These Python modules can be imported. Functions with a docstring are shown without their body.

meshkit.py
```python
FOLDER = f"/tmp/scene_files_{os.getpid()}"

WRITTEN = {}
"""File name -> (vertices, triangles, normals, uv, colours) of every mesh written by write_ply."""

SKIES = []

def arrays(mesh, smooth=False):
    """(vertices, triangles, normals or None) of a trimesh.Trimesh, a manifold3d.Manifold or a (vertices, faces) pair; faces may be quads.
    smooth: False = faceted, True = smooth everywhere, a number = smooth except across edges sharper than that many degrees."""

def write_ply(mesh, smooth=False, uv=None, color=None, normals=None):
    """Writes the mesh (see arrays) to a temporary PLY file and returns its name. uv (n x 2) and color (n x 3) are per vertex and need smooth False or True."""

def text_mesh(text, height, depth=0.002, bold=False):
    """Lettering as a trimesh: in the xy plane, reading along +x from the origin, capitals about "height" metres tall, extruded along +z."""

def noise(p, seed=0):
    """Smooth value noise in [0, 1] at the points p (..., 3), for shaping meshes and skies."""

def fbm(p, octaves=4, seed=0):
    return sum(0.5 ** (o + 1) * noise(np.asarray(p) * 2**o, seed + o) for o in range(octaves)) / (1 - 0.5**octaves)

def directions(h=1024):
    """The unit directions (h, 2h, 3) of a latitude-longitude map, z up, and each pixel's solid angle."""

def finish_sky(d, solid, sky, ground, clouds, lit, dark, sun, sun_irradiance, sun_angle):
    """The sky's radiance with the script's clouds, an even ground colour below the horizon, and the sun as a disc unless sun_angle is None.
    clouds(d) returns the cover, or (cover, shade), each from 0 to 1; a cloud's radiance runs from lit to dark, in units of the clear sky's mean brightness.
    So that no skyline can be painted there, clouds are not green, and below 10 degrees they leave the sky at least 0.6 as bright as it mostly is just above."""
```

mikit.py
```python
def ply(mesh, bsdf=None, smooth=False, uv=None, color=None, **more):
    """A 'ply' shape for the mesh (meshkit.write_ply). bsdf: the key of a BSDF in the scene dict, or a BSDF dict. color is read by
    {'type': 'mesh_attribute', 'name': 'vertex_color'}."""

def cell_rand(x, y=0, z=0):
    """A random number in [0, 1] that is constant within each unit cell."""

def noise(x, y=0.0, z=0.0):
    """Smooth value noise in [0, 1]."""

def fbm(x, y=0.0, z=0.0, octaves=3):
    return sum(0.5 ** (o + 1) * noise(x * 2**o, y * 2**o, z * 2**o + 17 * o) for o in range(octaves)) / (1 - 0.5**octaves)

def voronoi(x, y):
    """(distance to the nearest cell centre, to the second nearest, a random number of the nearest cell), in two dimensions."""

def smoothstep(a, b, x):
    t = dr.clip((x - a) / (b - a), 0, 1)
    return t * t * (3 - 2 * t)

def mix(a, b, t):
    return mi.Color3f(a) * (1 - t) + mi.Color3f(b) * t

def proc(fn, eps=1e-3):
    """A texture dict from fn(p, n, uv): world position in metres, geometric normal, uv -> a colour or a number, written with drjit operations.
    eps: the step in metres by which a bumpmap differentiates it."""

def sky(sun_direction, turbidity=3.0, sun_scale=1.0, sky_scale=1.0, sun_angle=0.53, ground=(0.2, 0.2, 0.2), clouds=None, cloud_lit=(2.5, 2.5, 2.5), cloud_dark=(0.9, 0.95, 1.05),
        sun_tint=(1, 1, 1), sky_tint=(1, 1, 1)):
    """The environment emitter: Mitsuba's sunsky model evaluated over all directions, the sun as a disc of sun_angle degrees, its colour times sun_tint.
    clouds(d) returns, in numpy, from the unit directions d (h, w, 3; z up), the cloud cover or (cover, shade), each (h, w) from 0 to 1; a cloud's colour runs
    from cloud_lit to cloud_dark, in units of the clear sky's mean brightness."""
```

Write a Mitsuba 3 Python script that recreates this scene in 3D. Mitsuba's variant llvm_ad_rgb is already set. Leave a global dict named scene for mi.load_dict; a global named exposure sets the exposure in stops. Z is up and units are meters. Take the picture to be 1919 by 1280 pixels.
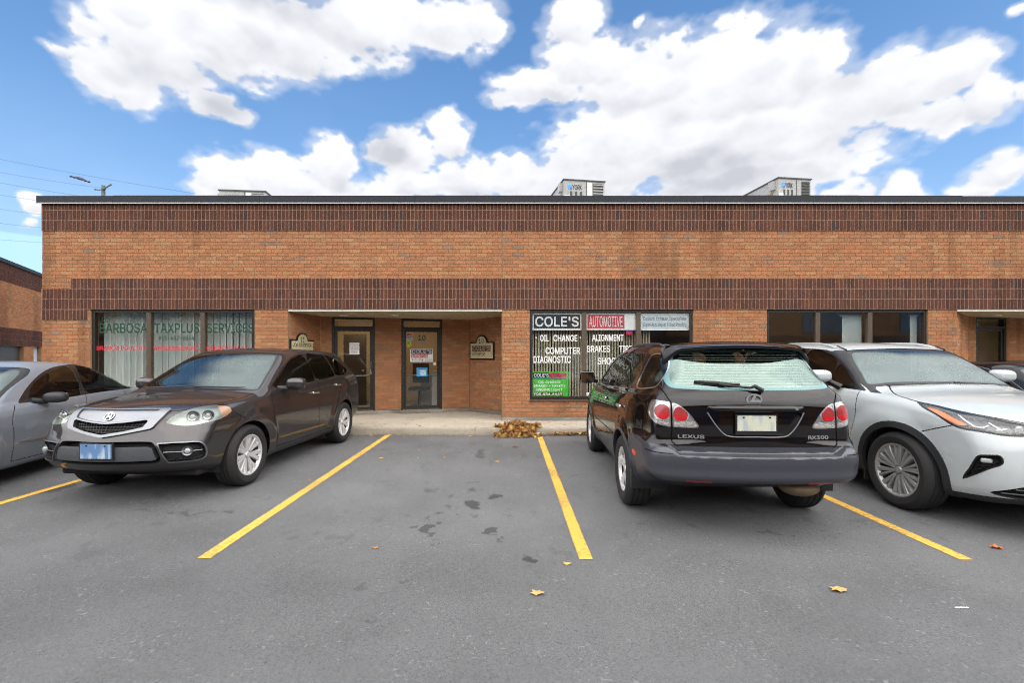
import math, random
import numpy as np
import trimesh, manifold3d, shapely
import shapely.geometry as sg
from shapely import affinity
import mitsuba as mi, drjit as dr
import mikit, meshkit

T = mi.ScalarTransform4f
scene, labels = {}, {}
PI = math.pi

# ================================================================ camera, sky, exposure
scene['camera'] = {'type': 'perspective', 'fov': 93.35, 'fov_axis': 'x', 'near_clip': 0.05, 'far_clip': 3000.0,
                   'principal_point_offset_x': 0.0029, 'principal_point_offset_y': -0.0203,
                   'to_world': T().look_at(origin=[0, 0, 1.45], target=[0, 10, 1.45], up=[0, 0, 1])}
exposure = 1.62

# cumulus banks by compass direction: azimuth from +y towards +x, elevation, their two radii (degrees), weight
PUFFS = [(-40.5, 24.2, 2.6, 2.4, 1), (-37.9, 24.2, 3.2, 2.3, 1), (-43.0, 25.2, 1.5, 0.6, 0.8), (-35.9, 28.5, 6.2, 4.4, 1.2), (-29.1, 30.3, 7.3, 3.3, 1.2), (-23.5, 31.1, 6.9, 3.2, 1.2),
         (-15.7, 33.7, 8.2, 3.2, 1.1), (-7.8, 34.0, 6.2, 2.8, 1), (-3.4, 34.2, 3.2, 2.2, 0.9), (-30.5, 27.5, 5.6, 2.1, 1), (-20.3, 30.0, 5.0, 1.6, 0.9), (-41.3, 27.8, 1.8, 1.5, 0.8),
         (-38.3, 30.0, 2.3, 1.9, 1), (-31.6, 23.9, 2.2, 1.3, 1.1), (-29.2, 23.2, 1.6, 0.8, 0.95), (-30.5, 17.5, 3.5, 2.1, 1.2), (-25.6, 18.5, 4.1, 2.3, 1.2), (-20.3, 20.0, 2.8, 2.7, 1.2),
         (-22.5, 17.9, 5.4, 2.1, 1.2), (-32.4, 16.4, 2.0, 1.4, 1), (-15.7, 17.9, 4.7, 1.2, 0.9), (-12.1, 22.4, 3.9, 2.4, 1.1), (-7.5, 24.0, 2.6, 2.4, 1.1), (-4.7, 20.0, 5.0, 2.8, 1.1),
         (0.4, 20.6, 3.8, 2.5, 1.1), (-10.9, 19.2, 4.9, 1.7, 1), (7.6, 34.2, 3.6, 2.1, 1.15), (9.2, 31.2, 4.9, 2.7, 1.1), (3.5, 28.9, 6.0, 1.6, 1.05), (-0.9, 28.2, 2.8, 1.0, 0.85),
         (15.2, 29.3, 7.1, 3.5, 1.2), (22.6, 27.8, 7.6, 4.3, 1.25), (28.7, 27.0, 5.8, 3.7, 1.2), (20.9, 23.7, 12.7, 5.0, 1.4), (12.8, 22.6, 8.4, 4.2, 1.3), (28.7, 22.4, 8.3, 4.3, 1.2),
         (26.2, 18.9, 11.2, 3.0, 1.3), (9.2, 20.1, 7.4, 3.3, 1.3), (3.5, 19.8, 5.0, 2.2, 1.1), (34.2, 23.1, 5.6, 3.1, 1.1), (38.7, 23.6, 3.5, 3.1, 1.15), (42.7, 23.5, 2.6, 2.5, 1.15),
         (44.7, 20.5, 2.2, 1.8, 1), (41.3, 20.3, 3.6, 1.7, 0.95), (30.2, 17.8, 4.3, 2.2, 1.1), (35.5, 15.9, 2.9, 1.3, 1), (39.5, 15.3, 2.3, 1.5, 1), (45.7, 15.4, 2.3, 1.4, 1.1),
         (44.1, 14.5, 1.3, 1.1, 0.9), (46.6, 20.6, 0.9, 0.8, 0.9), (46.3, 26.6, 0.8, 0.5, 0.7), (-44.3, 13.0, 1.1, 0.9, 0.8), (-45.1, 11.7, 0.8, 0.6, 0.7), (14.9, 33.5, 0.9, 0.6, 0.8)]


def clouds(d):
    az = np.degrees(np.arctan2(d[..., 0], d[..., 1]))
    el = np.degrees(np.arcsin(np.clip(d[..., 2], -1, 1)))
    n3 = lambda k, o, s: meshkit.fbm(d * np.asarray(k, float), o, s) - 0.5
    w1, w2 = n3(8, 3, 3), n3(8, 3, 8)
    fine = n3((22, 22, 30), 6, 21)
    puff = 0.5 - np.abs(n3((17, 17, 22), 4, 5)) * 3.2           # rounded, cauliflower-like lobes
    wisp = n3((45, 45, 75), 4, 55)
    a2, e2 = az + 3.0 * w1 + 1.9 * n3(30, 3, 41), el + 2.3 * w2 + 1.5 * n3(30, 3, 42)
    field, shade = np.full(az.shape, -9.0), np.zeros(az.shape)
    for a, e, ra, re, w in PUFFS:
        q = ((a2 - a) / ra) ** 2 + ((e2 - e) / re) ** 2
        f = w - q
        field = np.maximum(field, f)
        shade = np.maximum(shade, np.where(f > 0, np.clip((e - e2) / re + 0.25, 0, 1) * 0.5 * np.clip(f * 1.6, 0, 1), 0))
    for a, e, ra, re, s in ((21, 19.8, 8, 2.0, 0.85), (25, 18.0, 8, 1.5, 0.85), (-14, 22.0, 2.4, 2.2, 1.0), (-30.8, 23.6, 2.8, 1.5, 1.0), (-29, 33.6, 8, 1.7, 0.7), (-37, 25.2, 4, 1.8, 0.55), (12, 17.6, 6, 1.6, 0.5), (5, 28.2, 4, 0.9, 0.45), (33, 24.5, 5, 1.2, 0.4), (-24, 28.6, 7, 0.9, 0.5), (37, 20, 6, 1.2, 0.45)):
        shade = np.maximum(shade, s * np.exp(-((a2 - a) / ra) ** 2 - ((e2 - e) / re) ** 2))
    edge = field + 1.35 * fine + 0.55 * puff + 1.0 * wisp - 0.04
    core = meshkit_smooth(0.05, 0.50, edge)
    veil = 0.42 * meshkit_smooth(-0.75, 0.35, field + 1.7 * fine + 1.2 * wisp)
    cover_in = np.maximum(core, veil)
    haze = 0.20 * np.exp(-np.clip(el - 12, 0, 90) / 9.0)
    cover_in = np.maximum(cover_in, haze * (0.8 + 0.8 * n3(6, 3, 77)))
    relief = np.clip(0.35 - 1.4 * n3((20, 20, 26), 5, 91) - 0.9 * (puff - 0.2), 0, 1)
    shade = 0.852 + 0.148 * np.clip(shade * (0.75 + 1.2 * (fine + 0.2)) + 0.32 * relief, 0, 1)
    # the rest of the sky: an even, bright grey-white deck with a few soft gaps
    wild = meshkit.fbm(d * 2.3 + 11, 3, 31)
    out = np.maximum(meshkit_smooth(49, 64, np.abs(az)), meshkit_smooth(36.5, 47, el))
    cover = cover_in * (1 - out) + meshkit_smooth(0.02, 0.36, wild) * out
    shade = shade * (1 - out) + np.clip(0.12 + 0.55 * (meshkit.fbm(d * 3.3 + 3, 3, 12) - 0.4) + 0.62 * meshkit_smooth(-0.25, 0.75, d[..., 1]), 0, 0.82) * out
    low = 1 - meshkit_smooth(7, 21, el)
    shade = shade * (1 - out * low) + 0.86 * out * low
    return cover, np.clip(shade, 0, 1)


def meshkit_smooth(a, b, x):
    t = np.clip((x - a) / (b - a), 0, 1)
    return t * t * (3 - 2 * t)


scene['sky'] = mikit.sky([0.30, -0.56, 0.84], turbidity=2.6, sun_scale=0.12, sun_angle=64, sky_scale=1.75, clouds=clouds,
                         cloud_lit=(8.1, 8.0, 7.9), cloud_dark=(1.36, 1.41, 1.53), sun_tint=(1.0, 0.98, 0.96), ground=(0.14, 0.14, 0.14), sky_tint=(0.80, 1.0, 1.06))


# ================================================================ helpers
def bsdf(name, d, two=True):
    scene[name] = {'type': 'twosided', 'b': d} if two else d
    return name


def rgb(*c):
    return {'type': 'rgb', 'value': list(c)}


def pbr(name, color, rough=0.5, metal=0.0, spec=0.5, coat=0.0, coat_gloss=0.95, two=True):
    d = {'type': 'principled', 'base_color': color if isinstance(color, dict) else rgb(*color), 'roughness': rough, 'specular': spec}
    if metal:
        d['metallic'] = metal
    if coat:
        d['clearcoat'] = coat
        d['clearcoat_gloss'] = coat_gloss
    return bsdf(name, d, two)


COUNT = {}


def key_for(base):
    n = COUNT.get(base, -1) + 1
    COUNT[base] = n
    return base if n == 0 else f'{base}_{n:03d}'


def thing(base, label=None, category=None, group=None, kind=None):
    k = key_for(base)
    d = {a: b for a, b in (('label', label), ('category', category), ('group', group), ('kind', kind)) if b}
    if d:
        labels[k] = d
    return k


def put(key, mesh, mat, smooth=False, uv=None, label=None, kind=None, M=None):
    if M is not None and hasattr(mesh, 'vertices'):
        mesh = mesh.copy()
        mesh.apply_transform(M)
    scene[key] = mikit.ply(mesh, mat, smooth=smooth, uv=uv)
    if label or kind:
        labels[key] = {a: b for a, b in (('label', label), ('kind', kind)) if b}
    return key


def part(parent, name, mesh, mat, smooth=False, uv=None, label=None, kind=None, M=None):
    return put(key_for(f'{parent}__{name}'), mesh, mat, smooth, uv, label, kind, M)


def single(name, mesh, mat, label, category, group=None, smooth=False, M=None, uv=None):
    k = thing(name, label, category, group)
    return put(k, mesh, mat, smooth, uv, None, None, M)


def box(x0, x1, y0, y1, z0, z1):
    m = trimesh.creation.box([x1 - x0, y1 - y0, z1 - z0])
    m.apply_translation([(x0 + x1) / 2, (y0 + y1) / 2, (z0 + z1) / 2])
    return m


def rbox(sx, sy, sz, r=0.01, seg=2):
    """A box with rounded edges, centred."""
    r = min(r, sx / 2.01, sy / 2.01, sz / 2.01)
    pts = []
    s = trimesh.creation.icosphere(subdivisions=seg - 1, radius=r).vertices
    for a in (-1, 1):
        for b in (-1, 1):
            for c in (-1, 1):
                pts.append(s + np.array([a * (sx / 2 - r), b * (sy / 2 - r), c * (sz / 2 - r)]))
    return trimesh.convex.convex_hull(np.vstack(pts))


def join(ms):
    return trimesh.util.concatenate([m for m in ms if m is not None and len(m.faces)])


def tube(pts, r, n=8, closed=False):
    pts = np.asarray(pts, float)
    r = np.broadcast_to(np.asarray(r, float), (len(pts),))
    t = np.gradient(pts, axis=0)
    if closed:
        t = np.roll(pts, -1, 0) - np.roll(pts, 1, 0)
    t /= np.linalg.norm(t, axis=1, keepdims=True) + 1e-12
    ref = np.array([0, 0, 1.0]) if np.abs(t[:, 2]).mean() < 0.8 else np.array([1.0, 0, 0])
    a = np.cross(t, ref)
    a /= np.linalg.norm(a, axis=1, keepdims=True) + 1e-12
    b = np.cross(t, a)
    ang = np.arange(n) * 2 * PI / n
    v = pts[:, None] + r[:, None, None] * (np.cos(ang)[None, :, None] * a[:, None] + np.sin(ang)[None, :, None] * b[:, None])
    m = len(pts)
    i, j = np.meshgrid(np.arange(m if closed else m - 1), np.arange(n), indexing='ij')
    i2 = (i + 1) % m
    q = np.stack([i * n + j, i * n + (j + 1) % n, i2 * n + (j + 1) % n, i2 * n + j], -1).reshape(-1, 4)
    f = np.vstack([q[:, [0, 1, 2]], q[:, [0, 2, 3]]])
    v = v.reshape(-1, 3)
    if not closed:
        c0, c1 = len(v), len(v) + 1
        v = np.vstack([v, pts[:1], pts[-1:]])
        k = np.arange(n)
        f = np.vstack([f, np.stack([np.full(n, c0), (k + 1) % n, k], 1), np.stack([np.full(n, c1), (m - 1) * n + k, (m - 1) * n + (k + 1) % n], 1)])
    return trimesh.Trimesh(v, f, process=False)


def lathe(prof, n=48):
    """Revolves (radius, height) points about z."""
    p = np.asarray(prof, float)
    a = np.arange(n) * 2 * PI / n
    v = np.stack([p[:, None, 0] * np.cos(a), p[:, None, 0] * np.sin(a), np.broadcast_to(p[:, None, 1], (len(p), n))], -1).reshape(-1, 3)
    i, j = np.meshgrid(np.arange(len(p) - 1), np.arange(n), indexing='ij')
    q = np.stack([i * n + j, i * n + (j + 1) % n, (i + 1) * n + (j + 1) % n, (i + 1) * n + j], -1).reshape(-1, 4)
    return trimesh.Trimesh(v, np.vstack([q[:, [0, 1, 2]], q[:, [0, 2, 3]]]), process=False)


def extrude(poly, h):
    """A shapely polygon (or several) extruded along +z."""
    gs = [g for g in getattr(poly, 'geoms', [poly]) if g.area > 1e-9]
    return join([trimesh.creation.extrude_polygon(g, h, engine='earcut') for g in gs])


def mat4(origin, ex, ey, ez):
    M = np.eye(4)
    M[:3, 0], M[:3, 1], M[:3, 2], M[:3, 3] = ex, ey, ez, origin
    return M


def rotz(a):
    c, s = math.cos(a), math.sin(a)
    return np.array([[c, -s, 0, 0], [s, c, 0, 0], [0, 0, 1, 0], [0, 0, 0, 1.0]])


def upright(x, y, z, ang=0.0):
    """Frame for flat things drawn in xy that stand upright facing -y, turned by ang about z."""
    c, s = math.cos(ang), math.sin(ang)
    return mat4([x, y, z], [c, s, 0], [0, 0, 1], [s, -c, 0])


def letters(text, width, height, depth=0.003, bold=True, slant=0.0):
    """Lettering fitted into width x height, lower left corner at the origin."""
    m = meshkit.text_mesh(text, 1.0, 0.01, bold)
    lo, hi = m.bounds
    m.apply_translation([-lo[0], -lo[1], 0])
    s = hi - lo
    m.apply_scale([width / s[0], height / s[1], depth / 0.01])
    if slant:
        m.vertices[:, 0] += slant * m.vertices[:, 1]
    return m


def boxes(c, h, R=None):
    """Many boxes as arrays: centres (n,3), half sizes (n,3)."""
    c, h = np.asarray(c, float), np.asarray(h, float)
    s = np.array([[-1, -1, -1], [1, -1, -1], [1, 1, -1], [-1, 1, -1], [-1, -1, 1], [1, -1, 1], [1, 1, 1], [-1, 1, 1]], float)
    o = s[None] * h[:, None]
    if R is not None:
        o = o @ R.T
    v = c[:, None] + o
    f = np.array([[0, 2, 1], [0, 3, 2], [4, 5, 6], [4, 6, 7], [0, 1, 5], [0, 5, 4], [1, 2, 6], [1, 6, 5], [2, 3, 7], [2, 7, 6], [3, 0, 4], [3, 4, 7]])
    return v, f


def stack(v, f):
    n = len(v)
    return trimesh.Trimesh(v.reshape(-1, 3), (f[None] + 8 * np.arange(n)[:, None, None]).reshape(-1, 3), process=False)
# ================================================================ materials
noise, fbm, voronoi, cell_rand, sstep, mix = mikit.noise, mikit.fbm, mikit.voronoi, mikit.cell_rand, mikit.smoothstep, mikit.mix

# oil spots and drips on the parking bay: x, y, radius x, radius y, strength
STAINS = [(-0.36, 4.71, 0.085, 0.22, 0.95), (-0.15, 4.97, 0.10, 0.15, 0.95), (-0.15, 3.99, 0.085, 0.12, 0.85), (0.18, 3.42, 0.075, 0.10, 0.95), (-0.42, 7.1, 0.09, 0.40, 0.7),
          (-0.70, 4.05, 0.07, 0.09, 0.8), (-0.80, 4.1, 0.05, 0.07, 0.7), (-0.66, 3.95, 0.05, 0.06, 0.75), (-0.62, 4.2, 0.06, 0.06, 0.7), (-0.72, 4.32, 0.05, 0.07, 0.6), (-0.66, 4.45, 0.06, 0.05, 0.6),
          (-0.58, 4.7, 0.05, 0.06, 0.55), (-0.62, 4.95, 0.04, 0.08, 0.5), (-0.4, 5.2, 0.09, 0.10, 0.5), (-0.42, 5.5, 0.09, 0.06, 0.5), (-0.05, 3.85, 0.06, 0.05, 0.6), (-0.1, 3.78, 0.05, 0.05, 0.6),
          (-0.45, 4.35, 0.04, 0.06, 0.55), (-0.48, 4.55, 0.05, 0.04, 0.5), (-0.3, 4.4, 0.035, 0.05, 0.5), (-0.9, 4.35, 0.05, 0.04, 0.45), (-0.85, 5.2, 0.05, 0.04, 0.45), (0.05, 4.3, 0.05, 0.04, 0.4), (0.25, 4.4, 0.04, 0.04, 0.4),
          (-0.6, 7.9, 0.10, 0.08, 0.5), (-0.95, 7.6, 0.07, 0.10, 0.5), (0.2, 7.0, 0.08, 0.06, 0.4), (-0.55, 3.76, 0.05, 0.03, 0.5), (-4.9, 5.25, 0.18, 0.35, 0.8), (-2.62, 4.45, 0.10, 0.07, 0.7), (-2.9, 4.4, 0.35, 0.04, 0.55),
          (-3.4, 4.5, 0.2, 0.05, 0.4), (-2.6, 4.95, 0.08, 0.06, 0.5), (-2.2, 4.9, 0.06, 0.05, 0.5), (2.1, 4.0, 0.10, 0.06, 0.4), (1.6, 4.1, 0.05, 0.05, 0.4), (2.3, 3.9, 0.06, 0.04, 0.45), (-0.9, 3.0, 0.05, 0.04, 0.35), (-0.7, 3.05, 0.05, 0.04, 0.35), (-0.72, 2.6, 0.05, 0.03, 0.4)]


def c_asphalt(p, n, uv):
    x, y = p.x, p.y
    big = fbm(x * 0.35, y * 0.35, 0.0, 3)
    mid = fbm(x * 2.3 + 9, y * 2.3, 3.0, 3)
    speck = noise(x * 95, y * 95, 1.0)
    speck2 = noise(x * 230, y * 230, 7.0)
    base = 0.099 + 0.070 * (big - 0.5) + 0.034 * (mid - 0.5) + 0.024 * (speck - 0.5) + 0.036 * (speck2 - 0.5)
    chip = sstep(0.80, 0.93, noise(x * 70 + 31, y * 70, 4.0)) * sstep(0.45, 0.7, noise(x * 9, y * 9, 2.0))
    base = base + 0.055 * chip
    pit = sstep(0.80, 0.95, noise(x * 130, y * 130 + 17, 9.0))
    base = base * (1 - 0.30 * pit)
    wx = x + 0.10 * (noise(x * 9, y * 9, 5.0) - 0.5) + 0.05 * (noise(x * 28, y * 28, 6.0) - 0.5)
    wy = y + 0.16 * (noise(x * 9, y * 9, 15.0) - 0.5) + 0.07 * (noise(x * 28, y * 28, 16.0) - 0.5)
    oil = mi.Float(0)
    for sx, sy, rx, ry, st in STAINS:
        q = dr.square((wx - sx) / (0.72 * rx)) + dr.square((wy - sy) / (0.74 * ry))
        oil = dr.maximum(oil, st * (1 - sstep(0.55, 1.15, q)))
    # worn tyre tracks: slightly paler, polished strips in the bays
    drip = sstep(0.70, 0.80, noise(x * 5.3, y * 3.1, 21.0)) * sstep(0.55, 0.75, noise(x * 16, y * 13, 22.0)) * sstep(3.0, 3.6, y) * (1 - sstep(8.3, 8.8, y))
    base = base * (1 - 0.16 * drip)
    base = base * (1 - 0.62 * oil)
    edge = sstep(8.35, 8.78, y) * (1 - sstep(8.9, 9.2, y))
    warm = mix((0.985, 1.0, 1.03), (1.08, 0.98, 0.86), edge * 0.6)
    return base * (1 - 0.15 * edge * noise(x * 14, y * 14, 2.0)) * warm


bsdf('m_asphalt', {'type': 'principled', 'base_color': mikit.proc(c_asphalt), 'roughness': 0.75, 'specular': 0.35})


def c_yellow(p, n, uv):
    x, y = p.x, p.y
    wear = sstep(0.52, 0.80, noise(x * 60, y * 60, 3.0) * 0.55 + 0.45 * noise(x * 6, y * 4, 1.0))
    dirt = fbm(x * 4, y * 4, 8.0, 3)
    return mix(mix((0.68, 0.40, 0.065), (0.58, 0.33, 0.055), dirt), (0.16, 0.12, 0.07), 0.55 * wear)


bsdf('m_yellow', {'type': 'principled', 'base_color': mikit.proc(c_yellow), 'roughness': 0.65})


def c_concrete(p, n, uv):
    x, y, z = p.x, p.y, p.z
    a = fbm(x * 1.3, y * 1.3, z * 2, 4)
    b = noise(x * 60, y * 60, z * 60)
    c = sstep(0.55, 0.8, fbm(x * 3 + 5, y * 5, z * 4, 3))
    col = mix((0.36, 0.32, 0.26), (0.27, 0.235, 0.19), a)
    return mix(col, (0.17, 0.14, 0.11), 0.45 * c) * (0.86 + 0.28 * b)


bsdf('m_concrete', {'type': 'principled', 'base_color': mikit.proc(c_concrete), 'roughness': 0.85, 'specular': 0.2})


def c_foundation(p, n, uv):
    x, z = p.x + p.y, p.z
    a = fbm(x * 2.1, z * 6, 1.0, 4)
    return mix((0.30, 0.285, 0.245), (0.19, 0.175, 0.15), sstep(0.3, 0.7, a)) * (0.88 + 0.24 * noise(x * 70, z * 70, 2.0))


bsdf('m_foundation', {'type': 'principled', 'base_color': mikit.proc(c_foundation), 'roughness': 0.9, 'specular': 0.2})


# every brick carries two random numbers as its uv
def brick_colour(p, uv, a, b, c, odd):
    u, v = uv.x, uv.y
    g = fbm(p.x * 24, p.y * 24, p.z * 60, 3)
    s = noise(p.x * 130, p.y * 130, p.z * 130)
    patch = fbm(p.x * 0.55 + 3, p.y * 0.55, p.z * 1.1, 3)
    col = mix(mix(a, b, sstep(0.05, 0.95, u * 0.75 + 0.5 * (patch - 0.25))), c, sstep(0.62, 1.0, v) * 0.8)
    col = mix(col, odd, sstep(0.968, 0.978, u))
    run_ = fbm((p.x + p.y) * 2.6, p.z * 0.35, 5.0, 3)
    streak = (0.82 + 0.30 * patch) * (1 - 0.30 * sstep(0.56, 0.80, run_))
    return col * (0.72 + 0.42 * g) * (0.86 + 0.26 * s) * streak


def c_brick(p, n, uv):
    return brick_colour(p, uv, (0.425, 0.186, 0.090), (0.335, 0.156, 0.080), (0.415, 0.232, 0.116), (0.28, 0.175, 0.12))


def c_soldier(p, n, uv):
    return brick_colour(p, uv, (0.106, 0.043, 0.030), (0.072, 0.036, 0.028), (0.135, 0.050, 0.032), (0.056, 0.040, 0.037))


bsdf('m_brick', {'type': 'principled', 'base_color': mikit.proc(c_brick), 'roughness': 0.88, 'specular': 0.2})
bsdf('m_soldier', {'type': 'principled', 'base_color': mikit.proc(c_soldier), 'roughness': 0.85, 'specular': 0.2})


def c_mortar(p, n, uv):
    x, y, z = p.x, p.y, p.z
    a = fbm(x * 3, y * 3, z * 5, 3)
    return mix((0.20, 0.128, 0.072), (0.30, 0.205, 0.13), a) * (0.8 + 0.4 * noise(x * 90, y * 90, z * 90))


def c_mortar_pale(p, n, uv):
    x, y, z = p.x, p.y, p.z
    a = fbm(x * 2.1, y * 2.1, z * 4, 3)
    return mix((0.31, 0.195, 0.14), (0.25, 0.15, 0.105), a) * (0.8 + 0.4 * noise(x * 90, y * 90, z * 90))


bsdf('m_mortar', {'type': 'principled', 'base_color': mikit.proc(c_mortar), 'roughness': 0.95, 'specular': 0.1})
bsdf('m_mortar_pale', {'type': 'principled', 'base_color': mikit.proc(c_mortar_pale), 'roughness': 0.95, 'specular': 0.1})


def c_soffit(p, n, uv):
    return mix((0.46, 0.40, 0.27), (0.36, 0.31, 0.20), fbm(p.x * 2.2, p.y * 5, 1.0, 3))


bsdf('m_soffit', {'type': 'principled', 'base_color': mikit.proc(c_soffit), 'roughness': 0.6, 'specular': 0.3})


def c_leaf(p, n, uv):
    g = noise(p.x * 120, p.y * 120, p.z * 120)
    u, v = uv.x, uv.y
    col = mix((0.33, 0.15, 0.045), (0.16, 0.065, 0.028), sstep(0.1, 0.6, u))
    col = mix(col, (0.50, 0.33, 0.06), sstep(0.62, 0.75, u))
    col = mix(col, (0.46, 0.27, 0.12), sstep(0.80, 0.88, u))
    col = mix(col, (0.24, 0.25, 0.05), sstep(0.955, 0.97, u))
    return col * (0.65 + 0.6 * g) * (0.75 + 0.5 * v)


bsdf('m_leaf', {'type': 'principled', 'base_color': mikit.proc(c_leaf), 'roughness': 0.65, 'specular': 0.3})


def c_galv(p, n, uv):
    return mix((0.40, 0.40, 0.385), (0.30, 0.30, 0.29), fbm(p.x * 1.7, p.y * 1.7, p.z * 3, 3))


bsdf('m_unit', {'type': 'principled', 'base_color': mikit.proc(c_galv), 'roughness': 0.5, 'specular': 0.4})

pbr('m_coping', (0.020, 0.024, 0.031), 0.55, spec=0.25)
pbr('m_drip', (0.50, 0.50, 0.51), 0.35)
pbr('m_bronze', (0.022, 0.018, 0.015), 0.35)
pbr('m_bronze_pale', (0.085, 0.062, 0.045), 0.35)  # paler brown bronze for mullions, sills and push bars
pbr('m_black', (0.010, 0.010, 0.011), 0.45)
pbr('m_black_matte', (0.018, 0.018, 0.019), 0.8, spec=0.3)
pbr('m_dark_room', (0.07, 0.06, 0.05), 0.9)
pbr('m_white', (0.74, 0.74, 0.73), 0.5)
pbr('m_offwhite', (0.60, 0.59, 0.55), 0.6)
pbr('m_grey', (0.28, 0.28, 0.28), 0.6)
pbr('m_silver', (0.62, 0.62, 0.63), 0.28, metal=1.0)
pbr('m_chrome', (0.83, 0.84, 0.86), 0.09, metal=1.0)
pbr('m_satin', (0.60, 0.61, 0.63), 0.30, metal=1.0)
pbr('m_green_letter', (0.004, 0.042, 0.019), 0.5)
pbr('m_red_letter', (0.60, 0.012, 0.028), 0.4)
pbr('m_sign_black', (0.016, 0.019, 0.026), 0.4)
pbr('m_sign_red', (0.47, 0.052, 0.075), 0.45)
pbr('m_sign_pale', (0.50, 0.57, 0.62), 0.45)
pbr('m_sign_green', (0.07, 0.42, 0.045), 0.4)
pbr('m_sign_cream', (0.46, 0.41, 0.26), 0.5)
pbr('m_sign_brown', (0.075, 0.034, 0.018), 0.5)
pbr('m_sign_blue', (0.06, 0.33, 0.62), 0.4)
pbr('m_blue', (0.03, 0.11, 0.50), 0.4)
pbr('m_yellow_print', (0.66, 0.46, 0.03), 0.4)
pbr('m_orange', (0.62, 0.14, 0.02), 0.5)
pbr('m_magenta', (0.42, 0.04, 0.35), 0.5)
pbr('m_blind_white', (0.62, 0.68, 0.68), 0.6)
pbr('m_blind_beige', (0.50, 0.45, 0.34), 0.6)
pbr('m_room_tan', (0.58, 0.47, 0.31), 0.8)
pbr('m_blind_grey', (0.58, 0.64, 0.61), 0.7)
pbr('m_room_warm', (0.42, 0.30, 0.16), 0.8)
pbr('m_room_door', (0.045, 0.035, 0.03), 0.5)
pbr('m_room_floor', (0.16, 0.14, 0.12), 0.6)
pbr('m_pole', (0.13, 0.155, 0.13), 0.8)
pbr('m_wire', (0.05, 0.055, 0.06), 0.6)
pbr('m_louvre', (0.06, 0.065, 0.06), 0.6)
pbr('m_rust', (0.40, 0.20, 0.07), 0.8)


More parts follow.
